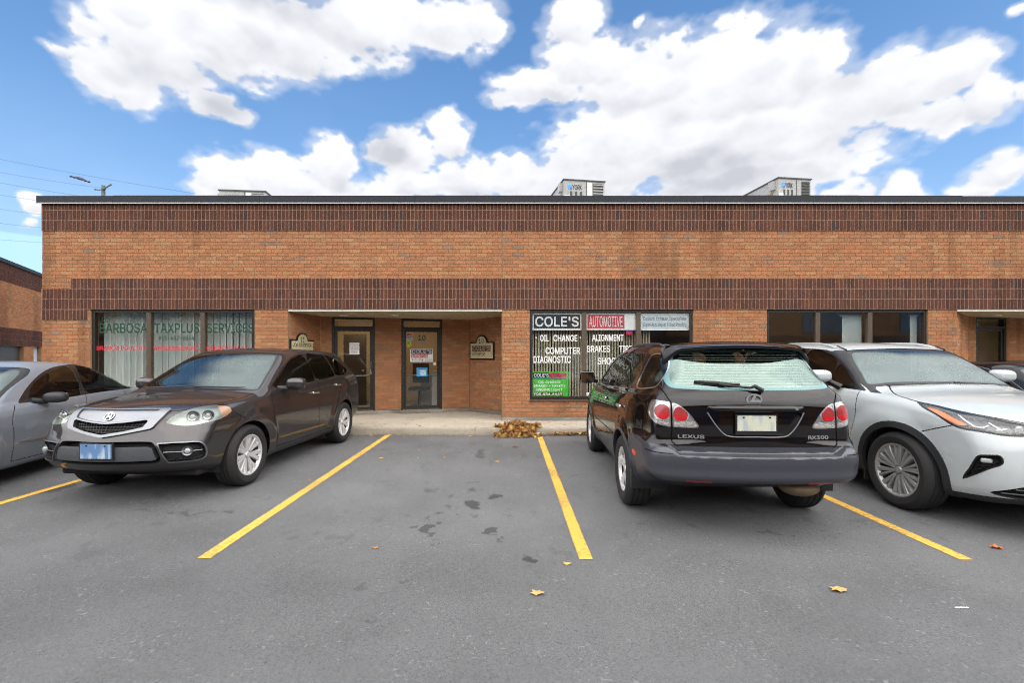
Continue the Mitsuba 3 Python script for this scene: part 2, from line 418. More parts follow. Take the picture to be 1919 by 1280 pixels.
def tinted(name, share, mirror_tint, through):
    """Coated glass: a mirror share over a tinted clear sheet."""
    return bsdf(name, {'type': 'blendbsdf', 'weight': 1 - share, 'a': {'type': 'conductor', 'material': 'none', 'specular_reflectance': rgb(*mirror_tint)},
                       'b': {'type': 'thindielectric', 'int_ior': 1.08, 'specular_transmittance': rgb(*through)}}, False)


tinted('m_pane', 0.14, (0.55, 0.58, 0.58), (0.98, 1.0, 0.99))
tinted('m_pane_dark', 0.30, (0.50, 0.53, 0.54), (0.90, 0.92, 0.90))
# ================================================================ the setting
rng = np.random.default_rng(7)

# asphalt: one sheet to the horizon
g = trimesh.Trimesh([[-300, -300, 0], [300, -300, 0], [300, 300, 0], [-300, 300, 0]], [[0, 1, 2], [0, 2, 3]], process=False)
put(thing('parking_lot', 'grey asphalt parking lot with oil spots', None, None, 'structure'), g, 'm_asphalt')


def painted_line(x0, x1, y0, y1, w=0.094):
    """A painted stripe with slightly ragged edges."""
    n = 60
    t = np.linspace(0, 1, n)
    wob = lambda s: 0.005 * (meshkit.noise(np.stack([t * 55, t * 0 + s, t * 0], -1), 4) - 0.5)
    xs = x0 + (x1 - x0) * t
    ys = y0 + (y1 - y0) * t
    l = np.stack([xs - w / 2 + wob(1), ys, np.full(n, 0.004)], -1)
    r = np.stack([xs + w / 2 + wob(9), ys, np.full(n, 0.004)], -1)
    i = np.arange(n - 1)
    f = np.vstack([np.stack([i, i + n, i + n + 1], 1), np.stack([i, i + n + 1, i + 1], 1)])
    return trimesh.Trimesh(np.vstack([l, r]), f, process=False)


for x0, x1, y0 in ((-2.175, -2.19, 3.44), (0.545, 0.545, 3.42), (3.235, 3.235, 3.415), (-4.98, -4.95, 3.44), (-7.75, -7.75, 3.44), (5.95, 5.95, 3.42)):
    part('parking_lot', 'painted_line', painted_line(x0, x1, y0, 8.79), 'm_yellow')

# pavement: kerb stones along the front, slabs behind, all with real joints
side = thing('pavement', 'pale concrete pavement with a rounded kerb', None, None, 'structure')


def kerb_profile(x0, x1):
    prof = [(8.80, -0.05), (8.80, 0.02), (8.815, 0.095), (8.83, 0.118), (8.855, 0.129), (8.90, 0.132), (9.02, 0.130), (9.02, -0.05)]
    n = 14
    xs = np.linspace(x0, x1, n)
    v = np.array([[x, y + 0.004 * (meshkit.noise(np.array([x * 3, y * 9, z * 9])) - 0.5), z + (0.006 * (meshkit.noise(np.array([x * 2.1, 3, 1])) - 0.5) if z > 0.03 else 0)] for x in xs for y, z in prof])
    m = len(prof)
    i, j = np.meshgrid(np.arange(n - 1), np.arange(m), indexing='ij')
    q = np.stack([i * m + j, (i + 1) * m + j, (i + 1) * m + (j + 1) % m, i * m + (j + 1) % m], -1).reshape(-1, 4)
    f = np.vstack([q[:, [0, 2, 1]], q[:, [0, 3, 2]]])
    e = np.array([[m - 1, k, k + 1] for k in range(m - 2)])
    return trimesh.Trimesh(v, np.vstack([f, e, e[:, ::-1] + (n - 1) * m]), process=False)


cuts = [-14.0, -11.6, -9.2, -6.9, -4.55, -2.62, -0.62, 1.62, 4.0, 6.4, 8.8, 11.2, 13.6, 16.0]
for a, b in zip(cuts[:-1], cuts[1:]):
    part(side, 'kerb_stone', kerb_profile(a + 0.004, b - 0.004), 'm_concrete', smooth=35)
    s = rbox(b - a - 0.012, 0.745, 0.10, 0.008)
    s.apply_translation([(a + b) / 2, 9.02 + 0.006 + 0.3725, 0.125 - 0.05 + 0.001 * rng.normal()])
    part(side, 'slab', s, 'm_concrete', smooth=40)
bed = trimesh.util.concatenate([box(-14, 16, 9.0, 9.78, -0.05, 0.118), box(-4.6, -0.1, 9.78, 11.6, -0.05, 0.119), box(9.0, 14.2, 9.78, 11.6, -0.05, 0.119)])
part(side, 'bed', bed, 'm_concrete')

# ---------------------------------------------------------------- bricks
CH, BL, JT = 0.0738, 0.2235, 0.0095          # course height, module length, joint
SW, SH = 0.0765, 0.2095                       # soldier module


class Bricks:
    def __init__(self):
        self.v, self.uv, self.pri = [], [], []

    def add(self, v, pri):
        self.v.append(v)
        self.pri.append(pri)
        self.uv.append(rng.random((len(v), 2)))

    def arrays(self):
        return np.vstack(self.v), np.vstack(self.uv), np.concatenate(self.pri)


UNIT_F = boxes([[0, 0, 0]], [[1, 1, 1]])[1]


def lay(out, O, ex, nrm, s0, s1, z0, z1, zref, ml, mh, openings=(), running=True, proud=0.0, depth=0.03, pri=1e9, phase=0.0, joint=JT):
    """Lays bricks on an upright plane: O the plane's origin at s = 0, ex along it, nrm outwards."""
    O, ex, nrm = np.asarray(O, float), np.asarray(ex, float), np.asarray(nrm, float)
    k0, k1 = math.floor((z0 - zref) / mh + 1e-6), math.ceil((z1 - zref) / mh - 1e-6)
    C, H, P = [], [], []
    for k in range(k0, k1):
        za, zb = max(zref + k * mh, z0), min(zref + (k + 1) * mh, z1)
        if zb - za < 0.02:
            continue
        zm = (za + zb) / 2
        spans = [(s0, s1)]
        for a, b, c, d in openings:
            if c < zm < d:
                nxt = []
                for p, q in spans:
                    if b <= p or a >= q:
                        nxt.append((p, q))
                    else:
                        nxt += [(p, a)] if a > p else []
                        nxt += [(b, q)] if b < q else []
                spans = nxt
        off = phase + (0.5 * ml if running and k % 2 else 0.0) + (0.012 * math.sin(k * 12.9) if running else 0.003 * math.sin(k * 7.7))
        for p, q in spans:
            i0, i1 = math.floor((p - off) / ml), math.ceil((q - off) / ml)
            for i in range(i0, i1):
                a, b = max(off + i * ml, p), min(off + (i + 1) * ml, q)
                if b - a < 0.025:
                    continue
                C.append(((a + b) / 2, zm))
                H.append(((b - a) / 2 - joint / 2, (zb - za) / 2 - joint / 2))
    if not C:
        return
    C, H = np.array(C), np.array(H)
    n = len(C)
    C = C + rng.normal(0, 0.0009, C.shape)
    pr = proud + 0.0011 * np.clip(rng.normal(0, 1, n), -1.3, 1.3)
    tilt = rng.normal(0, 0.004, n)
    s = np.array([[-1, -1, -1], [1, -1, -1], [1, 1, -1], [-1, 1, -1], [-1, -1, 1], [1, -1, 1], [1, 1, 1], [-1, 1, 1]], float)  # s, depth, z
    ls = s[None, :, 0] * H[:, None, 0] + rng.normal(0, 0.0008, (n, 8))
    lz = s[None, :, 2] * H[:, None, 1] + rng.normal(0, 0.0008, (n, 8))
    ls, lz = ls - tilt[:, None] * lz, lz + tilt[:, None] * ls
    S = C[:, None, 0] + ls
    Z = C[:, None, 1] + lz
    Dp = pr[:, None] - np.where(s[None, :, 1] < 0, 0, depth)
    v = O + S[..., None] * ex + Dp[..., None] * nrm
    v[..., 2] = Z
    out.add(v, np.abs(C[:, 0]) + pri)


ORANGE, DARK = Bricks(), Bricks()
YF = 9.75
ZT, ZB, ZU, ZC = 2.377, 3.0055, 3.965, 4.593      # window heads; top of lower soldier band; foot of upper band; its top
XL, XR = -9.43, 16.0
ey = np.array([1.0, 0, 0])
out_n = np.array([0, -1.0, 0])
WINS = [(-8.45, -5.14), (0.42, 3.72), (5.21, 8.46), (14.3, 15.9)]
REC = [(-4.46, -0.14), (9.05, 13.6)]
SILL = 0.559
FOOT = 0.205
ops = [(a, b, SILL, 9) for a, b in WINS] + [(a, b, 0, 9) for a, b in REC]
lay(ORANGE, [0, YF, 0], ey, out_n, XL, -0.145, ZB, ZU, ZB, BL, CH, pri=0)
lay(ORANGE, [0, YF, 0], ey, out_n, -0.133, XR, ZB, ZU, ZB, BL, CH, pri=0, phase=0.06)
lay(ORANGE, [0, YF, 0], ey, out_n, XL, -8.835, ZT + 2 * SH + 0.004, ZB, ZB - 3 * CH, BL, CH, pri=80)
lay(ORANGE, [0, YF, 0], ey, out_n, XL, XR, FOOT, ZT, ZT - 40 * CH, BL, CH, ops, pri=50, phase=0.03)
lay(DARK, [0, YF, 0], ey, out_n, -8.83, XR, ZT + 2 * SH, ZB, ZT, SW, SH, running=False, proud=0.02, depth=0.05, joint=0.0135, pri=0)
lay(DARK, [0, YF, 0], ey, out_n, XL, XR, ZT, ZT + 2 * SH, ZT, SW, SH, running=False, proud=0.02, depth=0.05, joint=0.0135, pri=0)
lay(DARK, [0, YF, 0], ey, out_n, XL, -8.50, ZT - SH, ZT, ZT, SW, SH, running=False, proud=0.02, depth=0.05, joint=0.0135, pri=60)
lay(DARK, [0, YF, 0], ey, out_n, XL, XR, ZU, ZC, ZU, SW, SH, running=False, proud=0.02, depth=0.05, joint=0.0135, pri=30)

# recess walls: angled side walls and a back wall that runs slightly inwards
A, B, C, D = np.array([-4.46, 9.78]), np.array([-4.166, 10.7]), np.array([-0.9425, 11.45]), np.array([-0.1537, 10.7])


def run(P, Q):
    d = Q - P
    L = float(np.hypot(*d))
    e = np.array([d[0] / L, d[1] / L, 0])
    return np.array([P[0], P[1], 0.0]), e, np.array([e[1], -e[0], 0]), L


REC_RUNS = []
for sx in (0.0, 14.35):
    off = np.array([sx, 0])
    walls = [(A + off if sx == 0 else np.array([9.05, 9.78]), B + off, ()), (B + off, C + off, ((0.223, 1.151, 0, 9), (1.735, 2.668, 0, 9))), (C + off, D + off, ()),
             (D + off, np.array([D[0] + sx, 9.78]), ())]
    REC_RUNS.append(walls)
    for P, Q, op in walls:
        O, e, nn, L = run(P, Q)
        lay(ORANGE, O, e, nn, 0, L, FOOT, 2.335, ZT - 40 * CH, BL, CH, op, pri=70)

bld = thing('brick_building', 'long one-storey orange brick unit block with two dark soldier-brick bands', 'building')
# mortar behind the bricks
MB = [box(XL, XR, YF + 0.007, 9.95, ZT, 4.5)]
edges = [XL] + [e for ab in sorted(WINS + REC) for e in ab] + [XR]
for a, b in zip(edges[::2], edges[1::2]):
    MB.append(box(a, b, YF + 0.007, 9.95, FOOT - 0.004, ZT - 0.002))
for a, b in WINS:
    MB.append(box(a - 0.02, b + 0.02, YF + 0.0075, 9.94, FOOT - 0.004, SILL - 0.004))


def slab_wall(P, Q, z0, z1, back, thick=0.16, op=()):
    O, e, nn, L = run(P, Q)
    M = mat4(O, e, -nn, [0, 0, 1])
    ms, s = [], 0.0
    for a, b, c, d in list(op) + [(L, L, 0, 0)]:
        if a > s:
            m = box(s, a, back, back + thick, z0, z1)
            ms.append(m)
        s = b
    for m in ms:
        m.apply_transform(M)
    return ms


for walls in REC_RUNS:
    for P, Q, op in walls:
        MB += slab_wall(P, Q, FOOT, 2.36, 0.007, 0.16, op)
part(bld, 'wall', join(MB), 'm_mortar')
part(bld, 'band', join([box(XL + 0.004, XR, YF - 0.0165, YF + 0.006, ZU - 0.001, ZC), box(XL + 0.004, XR, YF - 0.0165, YF + 0.006, ZT, ZT + 2 * SH),
                        box(-8.826, XR, YF - 0.0165, YF + 0.0055, ZT + 2 * SH - 0.001, ZB), box(XL + 0.004, -8.504, YF - 0.0165, YF + 0.0055, ZT - SH, ZT + 0.001)]), 'm_mortar_pale')
# the end wall and the rest of the shell
part(bld, 'end_wall', join([box(XL + 0.004, XL + 0.2, 9.95, 30, 0, 4.5), box(XL + 0.2, XR, 29.8, 30, 0, 4.5)]), 'm_brick')
part(bld, 'roof', box(XL, XR, 9.9, 30, 4.36, 4.42), 'm_grey')
FB = []
for a, b in zip(edges[::2], edges[1::2]):
    FB.append(box(a + 0.003, b - 0.003, YF + 0.004, 9.96, 0.0, FOOT - 0.005))
for a, b in WINS:
    FB.append(box(a - 0.003, b + 0.003, YF + 0.004, 9.96, 0.0, FOOT - 0.005))
for walls in REC_RUNS:
    for P, Q, op in walls:
        FB += slab_wall(P, Q, 0.0, FOOT - 0.005, -0.006, 0.16, op)
for m in FB:
    part(bld, 'foundation', m, 'm_foundation')

cx = [XL - 0.06, -7.95, -5.0, -1.9, 1.1, 3.9, 4.75, 7.02, 9.1, 12.2, XR]
for i, (a, b) in enumerate(zip(cx[:-1], cx[1:])):
    dz = (0.0, 0.006, 0.002, 0.007, 0.001, 0.004, 0.009, 0.002, -0.004, 0.0)[i]
    prof = sg.Polygon([(0, 4.505), (0, 4.656 + dz), (0.30, 4.64 + dz), (0.30, 4.60), (0.014, 4.618), (0.008, 4.505)])
    m = extrude(prof, b - a - 0.004)
    m.apply_transform(mat4([a + 0.002, YF - 0.062 - 0.001 * (i % 2), 0], [0, 1, 0], [0, 0, 1], [1, 0, 0]))
    c = part(bld, 'coping', m, 'm_coping')
    m = box(a + 0.003, b - 0.003, YF - 0.075, YF - 0.060, 4.497, 4.516)
    part(c, 'drip_edge', m, 'm_drip')


def emit_bricks(name, rest, B, mat, n=300):
    v, uv, pri = B.arrays()
    o = np.argsort(pri, kind='stable')
    for i in o[:n]:
        part(bld, name, trimesh.Trimesh(v[i], UNIT_F, process=False), mat, uv=np.repeat(uv[i:i + 1], 8, 0))
    r = o[n:]
    part(bld, rest, stack(v[r], UNIT_F), mat, uv=np.repeat(uv[r], 8, 0), kind='stuff')


emit_bricks('brick', 'brickwork', ORANGE, 'm_brick')
emit_bricks('soldier_brick', 'soldier_course', DARK, 'm_soldier')

# soffits over the two recesses
for i, (a, b) in enumerate(REC):
    so = part(bld, 'soffit', join([box(a, b, YF - 0.004, YF + 0.03, 2.338, 2.374)]), 'm_offwhite')
    n = 27
    w = (b - a) / n
    for j in range(n):
        m = box(a + j * w + 0.003, a + (j + 1) * w - 0.003, 0, 1.86, 0, 0.012)
        m.vertices[:, 2] += 2.337 - 0.026 * m.vertices[:, 1]
        m.vertices[:, 1] += YF + 0.031
        part(so, 'panel', m, 'm_soffit')
    m = box(a, b, 0.0, 1.9, 0, 0.01)
    m.vertices[:, 2] += 2.352 - 0.026 * m.vertices[:, 1]
    m.vertices[:, 1] += YF + 0.031
    part(so, 'backing', m, 'm_black_matte')
    for lx in (-3.55, -2.45) if i == 0 else (10.45,):
        m = lathe([(0.001, -0.02), (0.075, -0.02), (0.085, -0.012), (0.09, 0)], 24)
        m.apply_translation([lx, 10.35, 2.318])
        part(so, 'light', m, 'm_white', smooth=True)

# ---------------------------------------------------------------- windows
def frame_bars(x0, x1, z0, z1, muls, y0=YF + 0.035, y1=YF + 0.11, w=0.055):
    ms = [box(x0, x0 + w, y0, y1, z0, z1), box(x1 - w, x1, y0, y1, z0, z1), box(x0 + w, x1 - w, y0, y1, z1 - w, z1), box(x0 + w, x1 - w, y0, y1, z0, z0 + w)]
    return ms + [box(m - 0.045, m + 0.045, y0 - 0.004, y1 + 0.004, z0 + w, z1 - w) for m in muls]


WIN = []
for (x0, x1), muls, glass in ((WINS[0], (-7.30, -6.207), 'm_pane'), (WINS[1], (1.525, 2.623), 'm_pane'), (WINS[2], (6.255, 7.313), 'm_pane_dark'), (WINS[3], (15.1,), 'm_pane_dark')):
    w = thing(f'{bld}__window')
    WIN.append(w)
    fr = frame_bars(x0 + 0.003, x1 - 0.003, SILL, ZT - 0.004, ())
    part(w, 'frame', join(fr), 'm_bronze')
    for m in muls:
        part(w, 'mullion', box(m - 0.045, m + 0.045, YF + 0.028, YF + 0.116, SILL + 0.055, ZT - 0.059), 'm_bronze_pale')
    e = [x0 + 0.058] + [q for m in muls for q in (m - 0.045, m + 0.045)] + [x1 - 0.058]
    for a, b in zip(e[::2], e[1::2]):
        p = trimesh.Trimesh([[a, YF + 0.07, SILL + 0.055], [b, YF + 0.07, SILL + 0.055], [b, YF + 0.07, ZT - 0.059], [a, YF + 0.07, ZT - 0.059]], [[0, 1, 2], [0, 2, 3]], process=False)
        part(w, 'pane', p, glass)
    sl = box(x0 - 0.01, x1 + 0.01, YF - 0.03, YF + 0.05, SILL - 0.035, SILL - 0.003)
    part(w, 'sill', sl, 'm_bronze_pale')


def vinyl(w, text, x0, x1, z0, z1, mat, bold=True, slant=0.0, y=YF + 0.066):
    m = letters(text, x1 - x0, z1 - z0, 0.002, bold, slant)
    m.apply_transform(upright(x0, y, z0))
    part(w, 'lettering', m, mat)


for t, a, b, c, d in (('BARBOSA', -8.323, -7.349, 1.902, 2.107), ('TAXPLUS', -7.21, -6.294, 1.902, 2.107), ('SERVICES', -6.147, -5.187, 1.902, 2.107), ('905-457-8864', -7.12, -6.399, 1.756, 1.845)):
    vinyl(WIN[0], t, a, b, c, d, 'm_green_letter')
for t, a, b in (('BRANCO POULTRY', -8.38, -7.378), ('WHOLESALES INC.', -7.24, -6.284), ('DELINISON AT', -6.15, -5.30)):
    vinyl(WIN[0], t, a, b, 1.555, 1.639, 'm_red_letter')
vinyl(WIN[0], 'JOE', -8.335, -8.074, 2.125, 2.225, 'm_green_letter', False, 0.3)
for t, a, b, c, d in (('OIL', 0.632, 0.808, 1.734, 1.867), ('CHANGE', 0.901, 1.388, 1.734, 1.867), ('COMPUTER', 0.743, 1.444, 1.475, 1.614), ('DIAGNOSTIC', 0.497, 1.257, 1.293, 1.437),
                      ('ALIGNMENT', 1.689, 2.328, 1.74, 1.877), ('BRAKES', 1.588, 2.054, 1.513, 1.651), ('TIRES', 2.239, 2.57, 1.517, 1.651), ('SHOCKS', 1.8, 2.337, 1.265, 1.404)):
    vinyl(WIN[1], t, a, b, c, d, 'm_white')
for cx_ in (0.549, 1.452):
    m = trimesh.creation.cylinder(0.015, 0.002, sections=20)
    m.apply_transform(upright(cx_, YF + 0.066, 1.814))
    part(WIN[1], 'lettering', m, 'm_white')
part(WIN[1], 'sticker', box(1.575, 1.648, YF + 0.064, YF + 0.0655, 0.631, 0.696), 'm_white')

# rooms behind the glass
def room(x0, x1, y0, y1, z0, z1, mats):
    q = lambda a, b, c, d: trimesh.Trimesh([a, b, c, d], [[0, 1, 2], [0, 2, 3]], process=False)
    r = thing(f'{bld}__room')
    part(r, 'back_wall', q([x0, y1, z0], [x1, y1, z0], [x1, y1, z1], [x0, y1, z1]), mats[0])
    part(r, 'side_wall', join([q([x0, y0, z0], [x0, y1, z0], [x0, y1, z1], [x0, y0, z1]), q([x1, y0, z0], [x1, y1, z0], [x1, y1, z1], [x1, y0, z1])]), mats[1])
    part(r, 'floor', q([x0, y0, z0], [x1, y0, z0], [x1, y1, z0], [x0, y1, z0]), mats[2])
    part(r, 'ceiling', q([x0, y0, z1], [x1, y0, z1], [x1, y1, z1], [x0, y1, z1]), mats[3])
    return r


room(-9.0, -4.75, 9.96, 13.5, 0.14, 2.6, ('m_grey', 'm_grey', 'm_room_floor', 'm_grey'))
room(0.02, 4.3, 9.96, 13.5, 0.14, 2.6, ('m_grey', 'm_grey', 'm_room_floor', 'm_grey'))
room(4.7, 8.9, 9.96, 12.0, 0.14, 2.6, ('m_room_tan', 'm_grey', 'm_room_floor', 'm_offwhite'))
room(14.0, 16.0, 9.96, 13.0, 0.14, 2.6, ('m_room_warm', 'm_grey', 'm_room_floor', 'm_offwhite'))
for k, (P, Q, op) in enumerate((REC_RUNS[0][1], REC_RUNS[1][1])):
    O, e, nn, L = run(P, Q)
    for j, (a, b, _, _) in enumerate(op):
        r = room(0.0, 1.0, 0.0, 1.0, 0.15, 2.5, ('m_room_tan', 'm_room_tan', 'm_room_floor', 'm_offwhite'))
        lo, hi, dep = a - 0.3, b + 0.25, 2.6
        for kk in list(scene):
            if kk.startswith(r + '__'):
                f = scene[kk]['filename']
                v = meshkit.WRITTEN[f][0].copy().astype(float)
                s, dd = lo + v[:, 0] * (hi - lo), 0.18 + v[:, 1] * dep
                w3 = O + s[:, None] * e - dd[:, None] * nn
                w3[:, 2] = v[:, 2]
                scene[kk] = mikit.ply(trimesh.Trimesh(w3, meshkit.WRITTEN[f][1], process=False), scene[kk]['bsdf']['id'])

for (sx, sy), w_ in (((-3.75, 12.2), 3.6), ((-2.2, 12.6), 2.0)):
    t = thing('ceiling_lamp', 'warm ceiling lamp inside the left glass door' if w_ > 3 else 'warm ceiling lamp inside the glass door numbered 10', 'lamp')
    part(t, 'housing', box(sx - 0.32, sx + 0.32, sy - 0.32, sy + 0.32, 2.452, 2.496), 'm_white')
    q = trimesh.Trimesh([[sx - 0.29, sy - 0.29, 2.449], [sx + 0.29, sy - 0.29, 2.449], [sx + 0.29, sy + 0.29, 2.449], [sx - 0.29, sy + 0.29, 2.449]], [[0, 2, 1], [0, 3, 2]], process=False)
    k = part(t, 'diffuser', q, 'm_white')
    scene[k]['emitter'] = {'type': 'area', 'radiance': rgb(1.25 * w_, 1.0 * w_, 0.68 * w_)}
t = thing('office_desk', 'dark reception desk inside the glass door numbered 10', 'desk')
part(t, 'top', rbox(0.9, 0.5, 0.04, 0.01).apply_translation([-1.9, 12.9, 0.92]), 'm_room_door')
part(t, 'panel', box(-2.32, -1.48, 12.66, 12.70, 0.15, 0.90), 'm_grey')
t = thing('office_chair', 'black swivel chair inside the glass door numbered 10', 'chair')
part(t, 'seat', rbox(0.46, 0.46, 0.09, 0.03, 3).apply_translation([-2.25, 12.1, 0.62]), 'm_black_matte', smooth=40)
part(t, 'backrest', rbox(0.42, 0.07, 0.5, 0.03, 3).apply_translation([-2.25, 12.32, 1.0]), 'm_black_matte', smooth=40)
part(t, 'column', tube([[-2.25, 12.1, 0.2], [-2.25, 12.1, 0.6]], 0.03), 'm_black')
for a_ in range(5):
    part(t, 'foot', tube([[-2.25, 12.1, 0.24], [-2.25 + 0.28 * math.cos(a_ * 1.2566), 12.1 + 0.28 * math.sin(a_ * 1.2566), 0.18]], 0.02), 'm_black')
t = thing('filing_cabinet', 'pale grey filing cabinet inside the glass door numbered 10', 'cabinet')
part(t, 'body', box(-1.95, -1.52, 12.2, 12.62, 0.15, 1.05), 'm_offwhite')
for k_ in range(3):
    part(t, 'drawer', box(-1.93, -1.54, 12.185, 12.199, 0.20 + 0.28 * k_, 0.45 + 0.28 * k_), 'm_offwhite')
t = thing('inner_door', 'dark brown inner door seen through the left glass door', 'door')
part(t, 'leaf', box(-4.30, -3.72, 12.55, 12.60, 0.15, 2.0), 'm_room_door')
part(t, 'knob', trimesh.creation.icosphere(2, 0.03).apply_translation([-3.79, 12.52, 1.05]), 'm_satin')

# ---------------------------------------------------------------- doors
DOORS = []
for k, walls in enumerate(REC_RUNS):
    P, Q, op = walls[1]
    O, e, nn, L = run(P, Q)
    M = mat4(O, e, -nn, [0, 0, 1])              # s, inwards, z
    for j, (a, b, _, _) in enumerate(op):
        d = thing(f'{bld}__door')
        DOORS.append((d, M, a, b))
        z0, z1 = 0.185, 2.322 if j == 0 else 2.306
        tr = 2.105
        w = 0.052
        fr = [box(a + 0.002, a + w, 0.02, 0.13, z0, z1), box(b - w, b - 0.002, 0.02, 0.13, z0, z1), box(a + w, b - w, 0.02, 0.13, z1 - 0.058, z1), box(a + w, b - w, 0.022, 0.128, tr - 0.045, tr)]
        part(d, 'frame', join(fr), 'm_bronze', M=M)
        t0, t1 = a + w, b - w
        part(d, 'transom', trimesh.Trimesh([[t0, 0.07, tr], [t1, 0.07, tr], [t1, 0.07, z1 - 0.058], [t0, 0.07, z1 - 0.058]], [[0, 1, 2], [0, 2, 3]], process=False), 'm_pane', M=M)
        l0, l1 = a + w + 0.004, b - w - 0.004
        zt, zb, st = 1.994, 0.272, 0.056
        lf = [box(l0, l0 + st, 0.045, 0.09, z0 + 0.03, tr - 0.049), box(l1 - st, l1, 0.045, 0.09, z0 + 0.03, tr - 0.049), box(l0 + st, l1 - st, 0.046, 0.089, zt, tr - 0.049), box(l0 + st, l1 - st, 0.046, 0.089, z0 + 0.03, zb)]
        part(d, 'leaf', join(lf), 'm_bronze', M=M)
        part(d, 'pane', trimesh.Trimesh([[l0 + st, 0.07, zb], [l1 - st, 0.07, zb], [l1 - st, 0.07, zt], [l0 + st, 0.07, zt]], [[0, 1, 2], [0, 2, 3]], process=False), 'm_pane', M=M)
        part(d, 'threshold', box(a + 0.03, b - 0.03, 0.0, 0.12, z0 - 0.012, z0 + 0.014), 'm_silver', M=M)
        st_ = rbox(b - a + 0.05, 0.20, 0.075, 0.012)
        st_.apply_translation([(a + b) / 2, -0.02, 0.121 + 0.026])
        part(d, 'step', st_, 'm_foundation', M=M)
        part(d, 'lock', box(l1 - 0.045, l1 - 0.02, 0.038, 0.046, 1.06, 1.35), 'm_black', M=M)
        m = tube([[l1 - 0.03, 0.046, 1.02], [l1 - 0.03, 0.0, 1.03], [l1 - 0.03, 0.0, 1.30], [l1 - 0.03, 0.046, 1.31]], 0.010)
        part(d, 'handle', m, 'm_black' if j else 'm_silver', M=M)
        m = tube([[l0 + 0.02, 0.115, 0.98], [l1 - 0.02, 0.115, 0.98]], 0.014)
        part(d, 'push_bar', m, 'm_bronze_pale', M=M)


def on_door(i, name, x0, x1, z0, z1, mat, dep=0.066, text=None, bold=True):
    d, M, a, b = DOORS[i]
    if text:
        m = letters(text, x1 - x0, z1 - z0, 0.0015, bold)
        m.apply_transform(M @ mat4([x0, dep, z0], [1, 0, 0], [0, 0, 1], [0, -1, 0]))
    else:
        m = box(x0, x1, dep, dep + 0.002, z0, z1)
        m.apply_transform(M)
    return part(d, name, m, mat)


on_door(1, 'number', 2.12, 2.292, 1.796, 1.921, 'm_black', text='10')
on_door(1, 'sticker', 1.851, 2.0, 1.888, 1.976, 'm_offwhite')
for cxx, mt in ((1.895, 'm_sign_red'), (1.955, 'm_orange')):
    m = trimesh.creation.cylinder(0.034, 0.001, sections=24)
    m.apply_transform(DOORS[1][1] @ mat4([cxx, 0.0652 - 0.0004 * (cxx > 1.9), 1.932], [1, 0, 0], [0, 0, 1], [0, -1, 0]))
    part(DOORS[1][0], 'sticker', m, mt)
on_door(1, 'sticker', 1.851, 2.0, 1.794, 1.885, 'm_offwhite')
on_door(1, 'sticker', 1.851, 2.0, 1.868, 1.886, 'm_blue', 0.0648)
on_door(1, 'lettering', 1.868, 1.984, 1.812, 1.852, 'm_blue', 0.065, 'VISA')
on_door(1, 'sticker', 1.858, 1.96, 1.640, 1.79, 'm_yellow_print')
on_door(1, 'sticker', 1.868, 1.935, 1.70, 1.765, 'm_sign_green', 0.0645)
for z_, a_, b_ in ((1.764, 2.02, 2.13), (1.764, 2.15, 2.34), (1.742, 2.02, 2.28), (1.68, 1.97, 2.06)):
    on_door(1, 'faded_print', a_, b_, z_, z_ + 0.010, 'm_grey', 0.0645)
on_door(1, 'sticker', 2.465, 2.53, 1.215, 1.288, 'm_offwhite')
on_door(0, 'sticker', 0.331, 0.39, 1.34, 1.402, 'm_blue')

# paper notice on the first door, boards on the second: each its own thing
def notice(i, base, label, cat, x0, x1, z0, z1, mat, items, dep=0.062):
    d, M, a, b = DOORS[i]
    t = thing(base, label, cat)
    m = box(x0, x1, dep, dep + 0.0035, z0, z1)
    part(t, 'board', m, mat, M=M)
    for it in items:
        if it[0] == 'box':
            part(t, 'panel', box(it[1], it[2], dep - 0.0012, dep, it[3], it[4]), it[5], M=M)
        else:
            m = letters(it[0], it[2] - it[1], it[4] - it[3], 0.001, it[6] if len(it) > 6 else True)
            m.apply_transform(M @ mat4([it[1], dep - 0.0013, it[3]], [1, 0, 0], [0, 0, 1], [0, -1, 0]))
            part(t, 'lettering', m, it[5])


lines = [('box', 0.615, 0.615 + w_, z, z + 0.004, 'm_grey') for z, w_ in zip(np.arange(1.50, 1.72, 0.017), (0.15, 0.17, 0.16, 0.12, 0.17, 0.16, 0.17, 0.15, 0.17, 0.11, 0.16, 0.17, 0.14))]
notice(0, 'paper_notice', 'white typed paper sheet taped on the left glass door', 'notice', 0.595, 0.808, 1.47, 1.74, 'm_white', lines)
notice(1, 'door_sign', 'white black and red phone number sign on the glass door numbered 10', 'sign', 1.936, 2.46, 1.297, 1.597, 'm_white',
       [('box', 1.96, 2.443, 1.482, 1.582, 'm_sign_black'), ("COLE'S", 1.974, 2.426, 1.498, 1.570, 'm_white', False), ('box', 1.96, 2.337, 1.391, 1.478, 'm_sign_red'), ('AUTOMOTIVE', 1.974, 2.322, 1.400, 1.469, 'm_white', False),
        ('905-456-6669', 1.974, 2.429, 1.316, 1.372, 'm_black', False)])
notice(1, 'hours_notice', 'small bright blue notice with white print on the glass door', 'notice', 2.085, 2.328, 0.956, 1.165, 'm_sign_blue',
       [('box', 2.105, 2.308, 1.13, 1.15, 'm_blue')] + [('box', 2.15 + 0.02 * (q % 2), 2.30, 0.985 + 0.026 * q, 1.001 + 0.026 * q, 'm_white') for q in range(5)])

